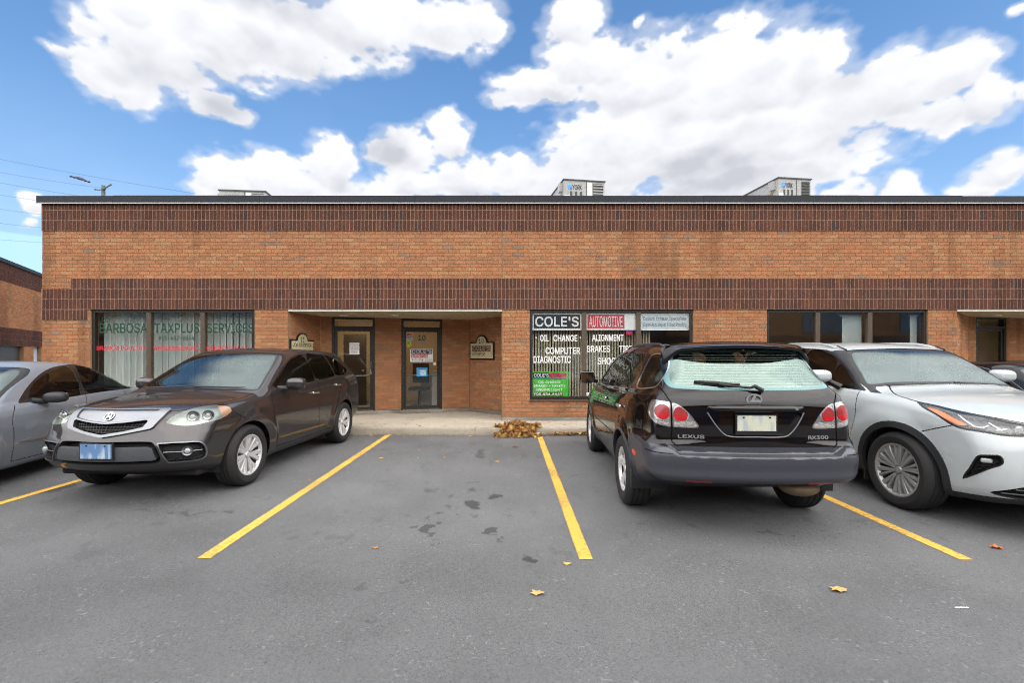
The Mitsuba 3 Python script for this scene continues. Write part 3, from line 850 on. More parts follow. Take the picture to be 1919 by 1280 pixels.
# ---------------------------------------------------------------- wall plaques 10 and 11
def plaque(label, P, Q, s0, s1, z0, zs, za, items):
    O, e, nn, L = run(P, Q)
    M = mat4(O, e, [0, 0, 1], nn)               # s, z, outwards
    cxm, w = (s0 + s1) / 2, s1 - s0
    r = w * 0.235
    body = sg.box(s0, z0, s1, zs).union(sg.Point(cxm, za - r).buffer(r, 32)).union(sg.box(cxm - r, zs - 0.01, cxm + r, za - r))
    t = thing('wall_plaque', label, 'sign')
    m = extrude(body, 0.03)
    m.apply_translation([0, 0, 0.004])
    part(t, 'frame', m, 'm_black', M=M)
    m = extrude(body.buffer(-0.028), 0.006)
    m.apply_translation([0, 0, 0.0345])
    part(t, 'face', m, 'm_sign_cream', M=M)
    for it in items:
        if it[0] == 'box':
            m = box(it[1], it[2], it[3], it[4], 0.0408, 0.043)
            part(t, 'panel', m, it[5], M=M)
        else:
            m = letters(it[0], it[2] - it[1], it[4] - it[3], 0.002, it[6] if len(it) > 6 else True)
            m.apply_translation([it[1], it[3], 0.0435 if it[5] == 'm_sign_cream' else 0.041])
            part(t, 'lettering', m, it[5], M=M)


plaque('cream plaque numbered 10 with arched top on the recess wall', C, D, 0.06, 0.86, 1.352, 1.757, 1.915,
       [('10', 0.372, 0.548, 1.722, 1.825, 'm_sign_brown', False), ('box', 0.15, 0.765, 1.544, 1.668, 'm_sign_brown'), ("COLE'S", 0.175, 0.74, 1.560, 1.650, 'm_sign_cream', False), ('AUTOMOTIVE', 0.16, 0.60, 1.441, 1.522, 'm_sign_brown', False)])
plaque('cream plaque numbered 11 with arched top, half hidden by the brown car', A, B, 0.01, 0.70, 1.38, 1.775, 1.919,
       [('11', 0.285, 0.405, 1.729, 1.831, 'm_black', False), ('JOE BARBOSA', 0.07, 0.61, 1.627, 1.702, 'm_black', False)])

# ---------------------------------------------------------------- signboards behind the shop glass
def board(base, label, x0, x1, z0, z1, mat, items, y=YF + 0.085):
    t = thing(base, label, 'sign')
    part(t, 'board', box(x0, x1, y, y + 0.012, z0, z1), mat)
    for it in items:
        if it[0] == 'box':
            part(t, 'panel', box(it[1], it[2], y - 0.0015, y, it[3], it[4]), it[5])
        else:
            m = letters(it[0], it[2] - it[1], it[4] - it[3], 0.0012, it[6] if len(it) > 6 else True)
            m.apply_transform(upright(it[1], y - 0.0017, it[3]))
            part(t, 'lettering', m, it[5])


board('window_sign', 'black and white framed signboard in the left pane of the repair shop window', 0.480, 1.475, 1.962, 2.312, 'm_white', [('box', 0.505, 1.45, 1.999, 2.281, 'm_sign_black'), ("COLE'S", 0.535, 1.42, 2.034, 2.244, 'm_white')])
board('window_sign', 'red and white signboard in the middle pane of the repair shop window', 1.572, 2.575, 1.966, 2.312, 'm_white', [('box', 1.597, 2.35, 1.999, 2.281, 'm_sign_red'), ('AUTOMOTIVE', 1.634, 2.313, 2.03, 2.247, 'm_white', False)])
board('window_sign', 'pale grey signboard with two lines of print in the right pane of the shop window', 2.672, 3.660, 1.958, 2.307, 'm_white',
      [('box', 2.70, 3.633, 1.988, 2.281, 'm_sign_pale'), ('Custom Exhaust Specialists', 2.727, 3.607, 2.145, 2.244, 'm_sign_black', False), ('Expert Auto Repair & Rust Proofing', 2.727, 3.61, 2.015, 2.118, 'm_sign_black', False)])
board('poster', 'bright green poster in the lower left corner of the repair shop window', 0.482, 1.212, 0.618, 1.117, 'm_sign_green',
      [('box', 0.490, 0.821, 0.991, 1.098, 'm_sign_black'), ("COLE'S", 0.505, 0.806, 1.009, 1.078, 'm_white'), ('box', 0.8225, 1.173, 0.991, 1.098, 'm_sign_red'), ('AUTOMOTIVE', 0.836, 1.159, 1.010, 1.078, 'm_sign_black', False),
       ('box', 0.490, 1.17, 0.964, 0.984, 'm_blue'), ('OIL CHANGE', 0.595, 1.049, 0.876, 0.928, 'm_white'), ('BRAKES • SAFETY', 0.505, 1.151, 0.802, 0.854, 'm_white'), ('ENGINE LIGHT', 0.558, 1.086, 0.724, 0.776, 'm_white'),
       ('box', 0.490, 1.096, 0.624, 0.702, 'm_sign_brown'), ('905.456.6669', 0.500, 1.086, 0.634, 0.690, 'm_white')])
board('open_sign', 'small magenta and red sign hanging below the red signboard', 2.393, 2.522, 1.873, 1.955, 'm_magenta', [('box', 2.393, 2.522, 1.873, 1.905, 'm_red_letter')], YF + 0.12)

# ---------------------------------------------------------------- blinds
def blinds(label, x0, x1, step, wid, ang, mat, y=YF + 0.27, z0=0.60, z1=2.36, gaps=(), lit_edge=False):
    t = thing('vertical_blind', label, 'blind')
    part(t, 'head_rail', box(x0, x1, y - 0.025, y + 0.025, z1, z1 + 0.04), 'm_offwhite')
    x = x0 + step / 2
    i = 0
    while x < x1:
        if not any(a < x < b for a, b in gaps):
            n = 5
            u = np.linspace(-0.5, 0.5, n) * wid
            bow = 0.10 * wid * (1 - (2 * u / wid) ** 2)
            a = ang + 0.07 * math.sin(i * 2.3) + 0.04 * math.sin(i * 5.1)
            c, s = math.cos(a), math.sin(a)
            px, py = x + u * c - bow * s, y + u * s + bow * c
            v = np.vstack([np.stack([px, py, np.full(n, z0)], -1), np.stack([px, py, np.full(n, z1)], -1)])
            k = np.arange(n - 1)
            f = np.vstack([np.stack([k, k + 1, k + n + 1], 1), np.stack([k, k + n + 1, k + n], 1)])
            sk = part(t, 'slat', trimesh.Trimesh(v, f, process=False), mat, smooth=True)
            if lit_edge:
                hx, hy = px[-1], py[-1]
                part(sk, 'lit_edge', box(hx - 0.011, hx + 0.011, hy - 0.012, hy - 0.009, z0, z1), 'm_white')  # light catching the slat edge, put in as a white strip
        x += step
        i += 1


blinds('white vertical blinds behind the green and red lettered window', -8.40, -5.19, 0.1335, 0.125, 1.25, 'm_blind_grey', lit_edge=True)
blinds('beige vertical blinds behind the repair shop window', 0.47, 2.95, 0.0588, 0.050, 0.62, 'm_blind_beige')
t = thing('roller_blind', 'pale roller blind half across the dark window right of the repair shop', 'blind')
part(t, 'sheet', box(6.86, 7.26, YF + 0.2, YF + 0.203, 0.9, 2.25), 'm_blind_white')
part(t, 'tube', tube([[6.80, YF + 0.2, 2.27], [7.26, YF + 0.2, 2.27]], 0.025), 'm_offwhite')
t = thing('roller_blind', 'narrow pale blind at the right edge of the dark window', 'blind')
part(t, 'sheet', box(8.26, 8.40, YF + 0.2, YF + 0.203, 0.9, 2.25), 'm_blind_white')
part(t, 'tube', tube([[8.24, YF + 0.2, 2.27], [8.42, YF + 0.2, 2.27]], 0.025), 'm_offwhite')
# ================================================================ things on the roof and around
def rooftop_unit(label, x, y, ang, w, dpt, h, louvre_right=True):
    M = mat4([x, y, 4.42], [math.cos(ang), math.sin(ang), 0], [-math.sin(ang), math.cos(ang), 0], [0, 0, 1])
    t = thing('rooftop_unit', label, 'air conditioner', 'rooftop units')
    part(t, 'cabinet', box(0, w, 0, dpt, 0, h), 'm_unit', M=M)
    part(t, 'top', box(-0.025, w + 0.025, -0.025, dpt + 0.025, h, h + 0.03), 'm_louvre', M=M)
    z0 = h - 0.62
    part(t, 'post', box(0.545 * w, 0.56 * w, -0.008, 0, 0, h - 0.002), 'm_louvre', M=M)
    part(t, 'pale_panel', box(0.575 * w, 0.68 * w, -0.006, 0, 0.01, h - 0.03), 'm_white' if louvre_right else 'm_unit', M=M)
    lv = part(t, 'grille', box(0.71 * w, 0.965 * w, -0.004, 0, 0.01, h - 0.05), 'm_louvre', M=M)
    for k in range(9):
        part(lv, 'slat', box(0.715 * w, 0.96 * w, -0.020, -0.004, h - 0.10 - k * 0.075, h - 0.075 - k * 0.075), 'm_unit' if louvre_right else 'm_louvre', M=M)
    for k in range(3):
        part(t, 'vent', box((0.15 + 0.12 * k) * w, (0.205 + 0.12 * k) * w, -0.006, 0, h - 0.42, h - 0.28), 'm_louvre', M=M)
    part(t, 'plate', box(0.02 * w, 0.15 * w, -0.004, 0, h - 0.62, h - 0.38), 'm_white', M=M)
    part(t, 'plate', box(0.43 * w, 0.50 * w, -0.004, 0, h - 0.72, h - 0.44), 'm_offwhite', M=M)
    m = letters('YORK', 0.23 * w, 0.13, 0.003)
    m.apply_transform(M @ mat4([0.205 * w, -0.004, h - 0.235], [1, 0, 0], [0, 0, 1], [0, -1, 0]))
    part(t, 'lettering', m, 'm_sign_black')
    part(t, 'emblem', box(0.10 * w, 0.19 * w, -0.006, 0, h - 0.235, h - 0.105), 'm_sign_blue', M=M)
    part(t, 'emblem', box(0.15 * w, 0.193 * w, -0.008, -0.0062, h - 0.238, h - 0.18), 'm_blue', M=M)
    # side: hood box, pipe and rusty corner
    part(t, 'hood', box(-0.09, -0.001, 0.10, 0.28, h - 0.26, h - 0.04), 'm_unit', M=M)
    part(t, 'rust_streak', box(-0.003, 0, 0.20, 0.55, 0.1, h - 0.30), 'm_rust' if not louvre_right else 'm_unit', M=M)
    part(t, 'pipe', tube([[-0.03, 0.05, h - 0.55], [-0.05, 0.5, h - 0.55], [-0.06, 1.3, h - 0.55], [-0.06, 1.32, 0.1]], 0.018), 'm_black_matte', M=M)


rooftop_unit('grey rooftop air unit whose lower half is hidden, above the left tenant window', -7.50, 12.5, 0.10, 1.14, 1.8, 1.30)
rooftop_unit('grey rooftop air unit with pale louvres above the repair shop window', 1.42, 12.5, 0.16, 1.10, 2.4, 1.575)
rooftop_unit('grey rooftop air unit with rusty side and dark grille, rightmost on the roof', 6.975, 12.5, 0.14, 0.92, 2.4, 1.62, False)

# ---------------------------------------------------------------- the neighbouring block on the left
P0, P1 = np.array([-13.2, 9.0]), np.array([-23.0, 27.1])
O, e, nn, L = run(P0, P1)                      # outwards faces the lot
nb = thing('brick_building', 'receding brick block at the left edge behind the silver car', 'building')
M = mat4(O, e, -nn, [0, 0, 1])
LO, LD = Bricks(), Bricks()
nops = [(2.0, 5.2, 0.4, 1.78), (7.0, 10.2, 0, 1.78), (11.15, 11.9, 0, 1.78), (13.0, 16.0, 0.4, 1.78)]
lay(LO, O, e, nn, 0, L, 0.2, 1.78, 0.2, BL, CH, nops)
lay(LO, O, e, nn, 0, L, 2.42, 4.0, 2.42, BL, CH)
lay(LD, O, e, nn, 0, L, 1.80, 2.41, 1.80, SW, 0.2035, running=False, proud=0.02)
lay(LD, O, e, nn, 0, L, 4.0, 4.62, 4.0, SW, 0.2035, running=False, proud=0.02)
for Bk, nm, mt in ((LO, 'brickwork', 'm_brick'), (LD, 'soldier_course', 'm_soldier')):
    v, uv, _ = Bk.arrays()
    part(nb, nm, stack(v, UNIT_F), mt, uv=np.repeat(uv, 8, 0), kind='stuff')
ms = slab_wall(P0, P1, 0, 1.78, 0.007, 0.3, nops) + slab_wall(P0, P1, 1.78, 4.6, 0.0075, 0.3)
part(nb, 'wall', join(ms), 'm_mortar')
part(nb, 'band', join(slab_wall(P0, P1, 1.80, 2.41, -0.013, 0.018) + slab_wall(P0, P1, 4.0, 4.62, -0.013, 0.018)), 'm_mortar_pale')
part(nb, 'coping', join(slab_wall(P0, P1, 4.62, 4.74, -0.07, 0.5)), 'm_coping')
part(nb, 'roof', box(0, L, 0.2, 12, 4.4, 4.5), 'm_grey', M=M)
for a, b, c, d in nops:
    part(nb, 'window', box(a, b, 0.12, 0.16, max(c, 0.25), 1.78), 'm_sign_pale' if b - a < 1 else 'm_room_door', M=M)

pbr('m_far_glass', (0.07, 0.11, 0.15), 0.08, metal=0.7)
# the block across the lot, behind the camera: the panes and car flanks mirror it
ob = thing('brick_building', 'brick block across the lot, seen only as a reflection in glass and paint', 'building')
yo = -15.0
part(ob, 'wall', box(-45, 45, yo - 6, yo, 0, 6.2), 'm_brick')
part(ob, 'band', join([box(-45, 45, yo, yo + 0.03, 5.4, 6.2), box(-45, 45, yo, yo + 0.03, 2.3, 2.85)]), 'm_soldier')
part(ob, 'coping', box(-45.1, 45.1, yo - 6.1, yo + 0.08, 6.205, 6.36), 'm_coping')
for x in range(-42, 43, 7):
    for z0, z1 in ((0.5, 2.2), (3.0, 4.6)):
        wn = part(ob, 'window', box(x, x + 4.3, yo, yo + 0.02, z0, z1), 'm_bronze')
        for a, b in ((0.08, 2.1), (2.2, 4.2)):
            part(wn, 'pane', box(x + a, x + b, yo + 0.021, yo + 0.03, z0 + 0.08, z1 - 0.07), 'm_far_glass')

# ---------------------------------------------------------------- pole and wires behind the roof
t = thing('utility_pole', 'weathered utility pole with two arms rising behind the left roof corner', 'utility pole')
px, py = -21.0, 25.0
part(t, 'pole', tube([[px, py, 0], [px, py, 5], [px, py, 10.25]], [0.13, 0.11, 0.085], 12), 'm_pole', smooth=40)
part(t, 'arm', tube([[px, py - 0.1, 10.02], [px - 0.12, py - 0.1, 9.99], [px - 0.36, py - 0.1, 10.02]], [0.02, 0.03, 0.045], 8), 'm_pole')
part(t, 'arm', tube([[px, py - 0.1, 10.02], [px + 0.12, py - 0.1, 10.06], [px + 0.50, py - 0.1, 10.28]], [0.02, 0.03, 0.045], 8), 'm_pole')
part(t, 'insulator', tube([[px + 0.1, py - 0.12, 10.0], [px + 0.2, py - 0.12, 10.05]], 0.05, 8), 'm_wire')


def wire(p, q, sag, r=0.006):
    s = np.linspace(0, 1, 14)
    pts = np.outer(1 - s, p) + np.outer(s, q)
    pts[:, 2] -= sag * 4 * s * (1 - s)
    return tube(pts, r, 5)


LINES = [([-30, 24, 12.2], [-15.6, 24, 9.5]), ([-30, 24.6, 11.6], [-20.4, 24.6, 9.95]), ([-30, 24.2, 11.0], [-19, 24.2, 9.1]), ([-30, 24.4, 10.3], [-19, 24.4, 8.7]), ([-30, 24.4, 9.5], [-19, 24.4, 8.1]), ([-30, 24.3, 8.7], [-19, 24.3, 7.5]), ([-30, 24.5, 7.75], [-19, 24.5, 6.95])]
NAMES = ['topmost overhead wire, carrying the dark spacer', 'second overhead wire from the top', 'third overhead wire from the top, left of the pole', 'fourth overhead wire from the top', 'fifth overhead wire from the top', 'sixth overhead wire from the top', 'lowest overhead wire at the left edge']
for (p, q), nm in zip(LINES, NAMES):
    single('overhead_wire', wire(p, q, 0.12), 'm_wire', nm, 'wire', 'overhead wires at the left')
t = thing('cable_spacer', 'dark cable spacer clamped to the topmost wire left of the pole', 'spacer')
c0 = np.array([-21.3, 23.98, 10.24])
dr_ = np.array([0.98, 0, -0.30])
dr_ /= np.linalg.norm(dr_)
part(t, 'body', tube([c0 - 0.28 * dr_, c0 - 0.1 * dr_, c0 + 0.1 * dr_, c0 + 0.28 * dr_], [0.03, 0.075, 0.07, 0.03], 8), 'm_wire')
for sgn in (-0.62, -0.40, 0.36, 0.60):
    m = trimesh.creation.icosphere(subdivisions=1, radius=0.06)
    m.apply_scale([1.3, 1, 0.8])
    m.apply_translation(c0 + sgn * 0.75 * dr_ + np.array([0, 0, -0.03]))
    part(t, 'clamp', m, 'm_wire')

# ---------------------------------------------------------------- leaves
def leaf_mesh(size, rg, curl=0.35):
    n = 11
    a = np.linspace(0, 2 * PI, n, endpoint=False) + rg.normal(0, 0.08, n)
    r = size * np.where(np.arange(n) % 2 == 0, 1.0, 0.58) * rg.uniform(0.85, 1.1, n)
    v = np.vstack([[[0, 0, 0]], np.stack([r * np.cos(a) * 1.15, r * np.sin(a), np.zeros(n)], -1)])
    ax = rg.uniform(0, PI)
    w = v[:, 0] * math.cos(ax) + v[:, 1] * math.sin(ax)
    v[:, 2] = curl * w * w / size * rg.uniform(0.3, 1.5) + rg.normal(0, 0.06 * size, n + 1)
    k = np.arange(1, n + 1)
    return v, np.stack([np.zeros(n, int), k, np.roll(k, -1)], 1)


def leaf_field(pos, sizes, rg, flat=0.5):
    V, F, U, o = [], [], [], 0
    for p, s in zip(pos, sizes):
        v, f = leaf_mesh(s, rg)
        R = trimesh.transformations.euler_matrix(rg.normal(0, flat), rg.normal(0, flat), rg.uniform(0, 2 * PI))[:3, :3]
        v = v @ R.T
        v = v - [0, 0, min(v[:, 2].min(), 0) * 0.8] + p
        V.append(v)
        F.append(f + o)
        U.append(np.repeat(rg.random((1, 2)), len(v), 0))
        o += len(v)
    return trimesh.Trimesh(np.vstack(V), np.vstack(F), process=False), np.vstack(U)


rg = np.random.default_rng(11)
N = 2000
q = rg.normal(0, 1, (N, 2)) * [0.5, 0.5]
ax_ = np.clip(q[:, 0], -1.1, 1.1) * 0.37
ay_ = np.clip(q[:, 1], -1.1, 1.1) * 0.30
hgt = 0.185 * np.exp(-(ax_ / 0.30) ** 2 - (ay_ / 0.20) ** 2) * (0.8 + 0.4 * meshkit.noise(np.stack([ax_ * 9, ay_ * 9, ax_ * 0], -1), 5))
posx, posy = 0.16 + ax_, 8.80 + ay_
ground_z = np.where(posy > 8.82, 0.131, 0.003)
keep = ~((posy > 8.70) & (posy < 8.83) & (hgt < 0.05))
pos = np.stack([posx, posy, np.maximum(ground_z, np.maximum(hgt, 0) * rg.uniform(0.35, 1.05, N) + 0.06 * (hgt > 0.05) * rg.random(N))], -1)[keep]
m, uv = leaf_field(pos, rg.uniform(0.016, 0.046, len(pos)), rg, 0.6)
k = thing('leaf_pile', 'heap of brown and yellow fallen leaves against the kerb', 'leaf pile', None, 'stuff')
put(k, m, 'm_leaf', uv=uv)
# a drift of leaves along the kerb foot to the right
n = 150
xx = 0.62 + rg.random(n) ** 0.8 * 1.0
pos = np.stack([xx, 8.77 - np.abs(rg.normal(0, 0.045, n)), 0.004 + 0.03 * rg.random(n)], -1)
m, uv = leaf_field(pos, rg.uniform(0.015, 0.04, n), rg, 0.45)
put(thing('leaf_drift', 'thin drift of dead leaves along the kerb foot right of the heap', 'leaves', None, 'stuff'), m, 'm_leaf', uv=uv)
# crumbs of leaf blown along the kerb and over the pavement
n = 130
xx = np.concatenate([rg.uniform(-3.2, 0.0, 50), rg.uniform(-4.2, 4.0, 45), rg.uniform(-2.5, 0.5, 35)])
yy = np.concatenate([8.775 - np.abs(rg.normal(0, 0.05, 50)), rg.uniform(8.88, 9.66, 45), rg.uniform(6.6, 8.7, 35)])
pos = np.stack([xx, yy, np.where(yy > 8.82, np.where(yy > 9.02, 0.128, 0.134), 0.004)], -1)
m, uv = leaf_field(pos, rg.uniform(0.006, 0.022, n), rg, 0.2)
put(thing('leaf_crumbs', 'tiny brown leaf crumbs scattered along the kerb and pavement', 'leaves', None, 'stuff'), m, 'm_leaf', uv=uv)
single('cardboard_scrap', join([box(0.47, 0.60, 8.66, 8.72, 0.05, 0.053), box(0.47, 0.60, 8.655, 8.66, 0.0, 0.052)]), 'm_sign_cream', 'folded pale yellow scrap of card lying against the leaf heap', 'litter')
SINGLES = [(0.17, 2.93, 0.055, 0.85, 'orange tan leaf on open asphalt nearest the camera'), (2.02, 2.97, 0.065, 0.85, 'curled tan leaf on asphalt below the black car'), (0.40, 3.345, 0.040, 0.72, 'yellow leaf beside the dark oil patch near the line end'),
           (-1.80, 6.77, 0.06, 0.86, 'tan leaf in the middle of the empty bay'), (-0.16, 6.55, 0.05, 0.82, 'small pale leaf in the bay left of the middle line'), (0.60, 5.80, 0.05, 0.3, 'brown leaf lying on the middle yellow line'),
           (-1.00, 3.62, 0.035, 0.1, 'tiny reddish leaf left of the oil drips'), (-1.22, 7.55, 0.045, 0.15, 'dark leaf fragment near the kerb in the bay'), (0.10, 7.6, 0.07, 0.45, 'dark curled leaf near the kerb left of the middle line'),
           (-0.68, 8.6, 0.06, 0.84, 'tan leaf on asphalt just below the kerb'), (-0.27, 8.6, 0.05, 0.84, 'pale orange leaf below the kerb left of the heap'), (0.06, 8.45, 0.05, 0.83, 'buff leaf on asphalt in front of the heap'),
           (-2.32, 5.6, 0.035, 0.7, 'pale leaf scrap beside the wheel of the brown car'), (-2.4, 9.3, 0.04, 0.4, 'brown leaf on the pavement before the doors'), (-1.75, 9.2, 0.04, 0.42, 'brown leaf on the pavement under the glass door'),
           (-1.2, 9.1, 0.035, 0.5, 'brown leaf on the pavement right of the glass door'), (-0.85, 9.35, 0.04, 0.4, 'dark leaf on the pavement by the recess corner'), (1.05, 9.15, 0.05, 0.2, 'brown leaf on the pavement right of the heap')]
for x, y, s, col, lab in SINGLES:
    z = 0.004 if y < 8.8 else (0.134 if y < 9.02 else 0.128)
    v, f = leaf_mesh(s * 0.72, rg, 0.22)
    v[:, 2] -= v[:, 2].min() - z
    v[:, :2] += [x, y]
    single('leaf', trimesh.Trimesh(v, f, process=False), 'm_leaf', lab, 'leaf', 'single fallen leaves', uv=np.tile([[col, 0.8]], (len(v), 1)))
v, f = leaf_mesh(0.04, rg, 0.5)
v[:, 2] -= v[:, 2].min() - 0.004
v[:, :2] += [3.65, 3.62]
single('orange_wrapper', trimesh.Trimesh(v, f, process=False), 'm_orange', 'small bright orange scrap right of the rightmost line end', 'litter')
single('straw', tube([[2.0 + 0.55, 2.76, 0.006], [2.55 + 0.075, 2.76, 0.006]], 0.004, 6), 'm_white', 'thin white straw on the asphalt at lower right', 'litter')
# ================================================================ car bodies: a smooth solid from side silhouette and half-width map, meshed, then cut into panels
from scipy import ndimage
from scipy.interpolate import PchipInterpolator


def crs(pts, n=8, closed=True, sharp=()):
    """Catmull-Rom through pts; sharp: indices kept as corners."""
    P = np.asarray(pts, float)
    m = len(P)
    out = []
    for i in range(m if closed else m - 1):
        p1, p2 = P[i], P[(i + 1) % m]
        p0 = P[i - 1] if closed or i > 0 else p1
        p3 = P[(i + 2) % m] if closed or i + 2 < m else p2
        if i in sharp:
            p0 = p1 + (p1 - p2) * 0.3
        if (i + 1) % m in sharp:
            p3 = p2 + (p2 - p1) * 0.3
        d1, d2, d3 = (max(np.linalg.norm(b - a), 1e-6) ** 0.5 for a, b in ((p0, p1), (p1, p2), (p2, p3)))
        m1 = (p1 - p0) / d1 - (p2 - p0) / (d1 + d2) + (p2 - p1) / d2
        m2 = (p2 - p1) / d2 - (p3 - p1) / (d2 + d3) + (p3 - p2) / d3
        m1, m2 = m1 * d2, m2 * d2
        t = np.arange(n)[:, None] / n
        out.append((2 * t ** 3 - 3 * t ** 2 + 1) * p1 + (t ** 3 - 2 * t ** 2 + t) * m1 + (-2 * t ** 3 + 3 * t ** 2) * p2 + (t ** 3 - t ** 2) * m2)
    if not closed:
        out.append(P[-1:])
    return np.vstack(out)


def seg_dist(p, poly, closed=True):
    """Unsigned distance to a polyline and the inside test; p (n,2)."""
    p = np.asarray(p, float)
    d2 = np.full(len(p), 1e9)
    ins = np.zeros(len(p), bool)
    m = len(poly)
    for i in range(m if closed else m - 1):
        a, b = poly[i], poly[(i + 1) % m]
        ab = b - a
        t = np.clip(((p - a) @ ab) / max(ab @ ab, 1e-12), 0, 1)
        q = p - a - t[:, None] * ab
        d2 = np.minimum(d2, (q * q).sum(1))
        if closed and a[1] != b[1]:
            c = (a[1] > p[:, 1]) != (b[1] > p[:, 1])
            ins ^= c & (p[:, 0] < (b[0] - a[0]) * (p[:, 1] - a[1]) / (b[1] - a[1]) + a[0])
    return np.sqrt(d2), ins


def sdf2(p, poly):
    d, i = seg_dist(p, np.asarray(poly, float))
    return np.where(i, -d, d)


def split(V, F, d, cand):
    """Cuts the candidate faces along d = 0. Returns (V, F inside, F outside)."""
    d = np.where(np.abs(d) < 2e-5, 2e-5, d)
    s = d < 0
    fs = s[F]
    k = fs.sum(1)
    ins = cand & (k == 3)
    mixm = cand & (k > 0) & (k < 3)
    outs = ~(ins | mixm)
    Fi, Fo = [F[ins]], [F[outs]]
    if mixm.any():
        M = F[mixm]
        ms = s[M]
        one = ms.sum(1) == 1
        lone = np.where(one, ms.argmax(1), (~ms).argmax(1))
        r = np.arange(len(M))
        a, b, c = M[r, lone], M[r, (lone + 1) % 3], M[r, (lone + 2) % 3]
        e = np.vstack([np.stack([a, b], 1), np.stack([a, c], 1)])
        e.sort(1)
        u, inv = np.unique(e, axis=0, return_inverse=True)
        inv = inv.ravel()
        t = d[u[:, 0]] / (d[u[:, 0]] - d[u[:, 1]])
        nv = V[u[:, 0]] * (1 - t)[:, None] + V[u[:, 1]] * t[:, None]
        n0 = len(V)
        V = np.vstack([V, nv])
        ab, ac = n0 + inv[:len(M)], n0 + inv[len(M):]
        tri = np.stack([a, ab, ac], 1)
        q1, q2 = np.stack([ab, b, c], 1), np.stack([ab, c, ac], 1)
        Fi += [tri[one], q1[~one], q2[~one]]
        Fo += [tri[~one], q1[one], q2[one]]
    return V, np.vstack(Fi), np.vstack(Fo)


def smax(a, b, r):
    h = np.maximum(r - np.abs(a - b), 0)
    return np.maximum(a, b) + h * h / (4 * np.maximum(r, 1e-6))


def sst(a, b, x):
    t = np.clip((x - a) / (b - a), 0, 1)
    return t * t * (3 - 2 * t)


VIEWS = {'side': (0, 2), 'front': (1, 2), 'rear': (1, 2), 'top': (0, 1)}


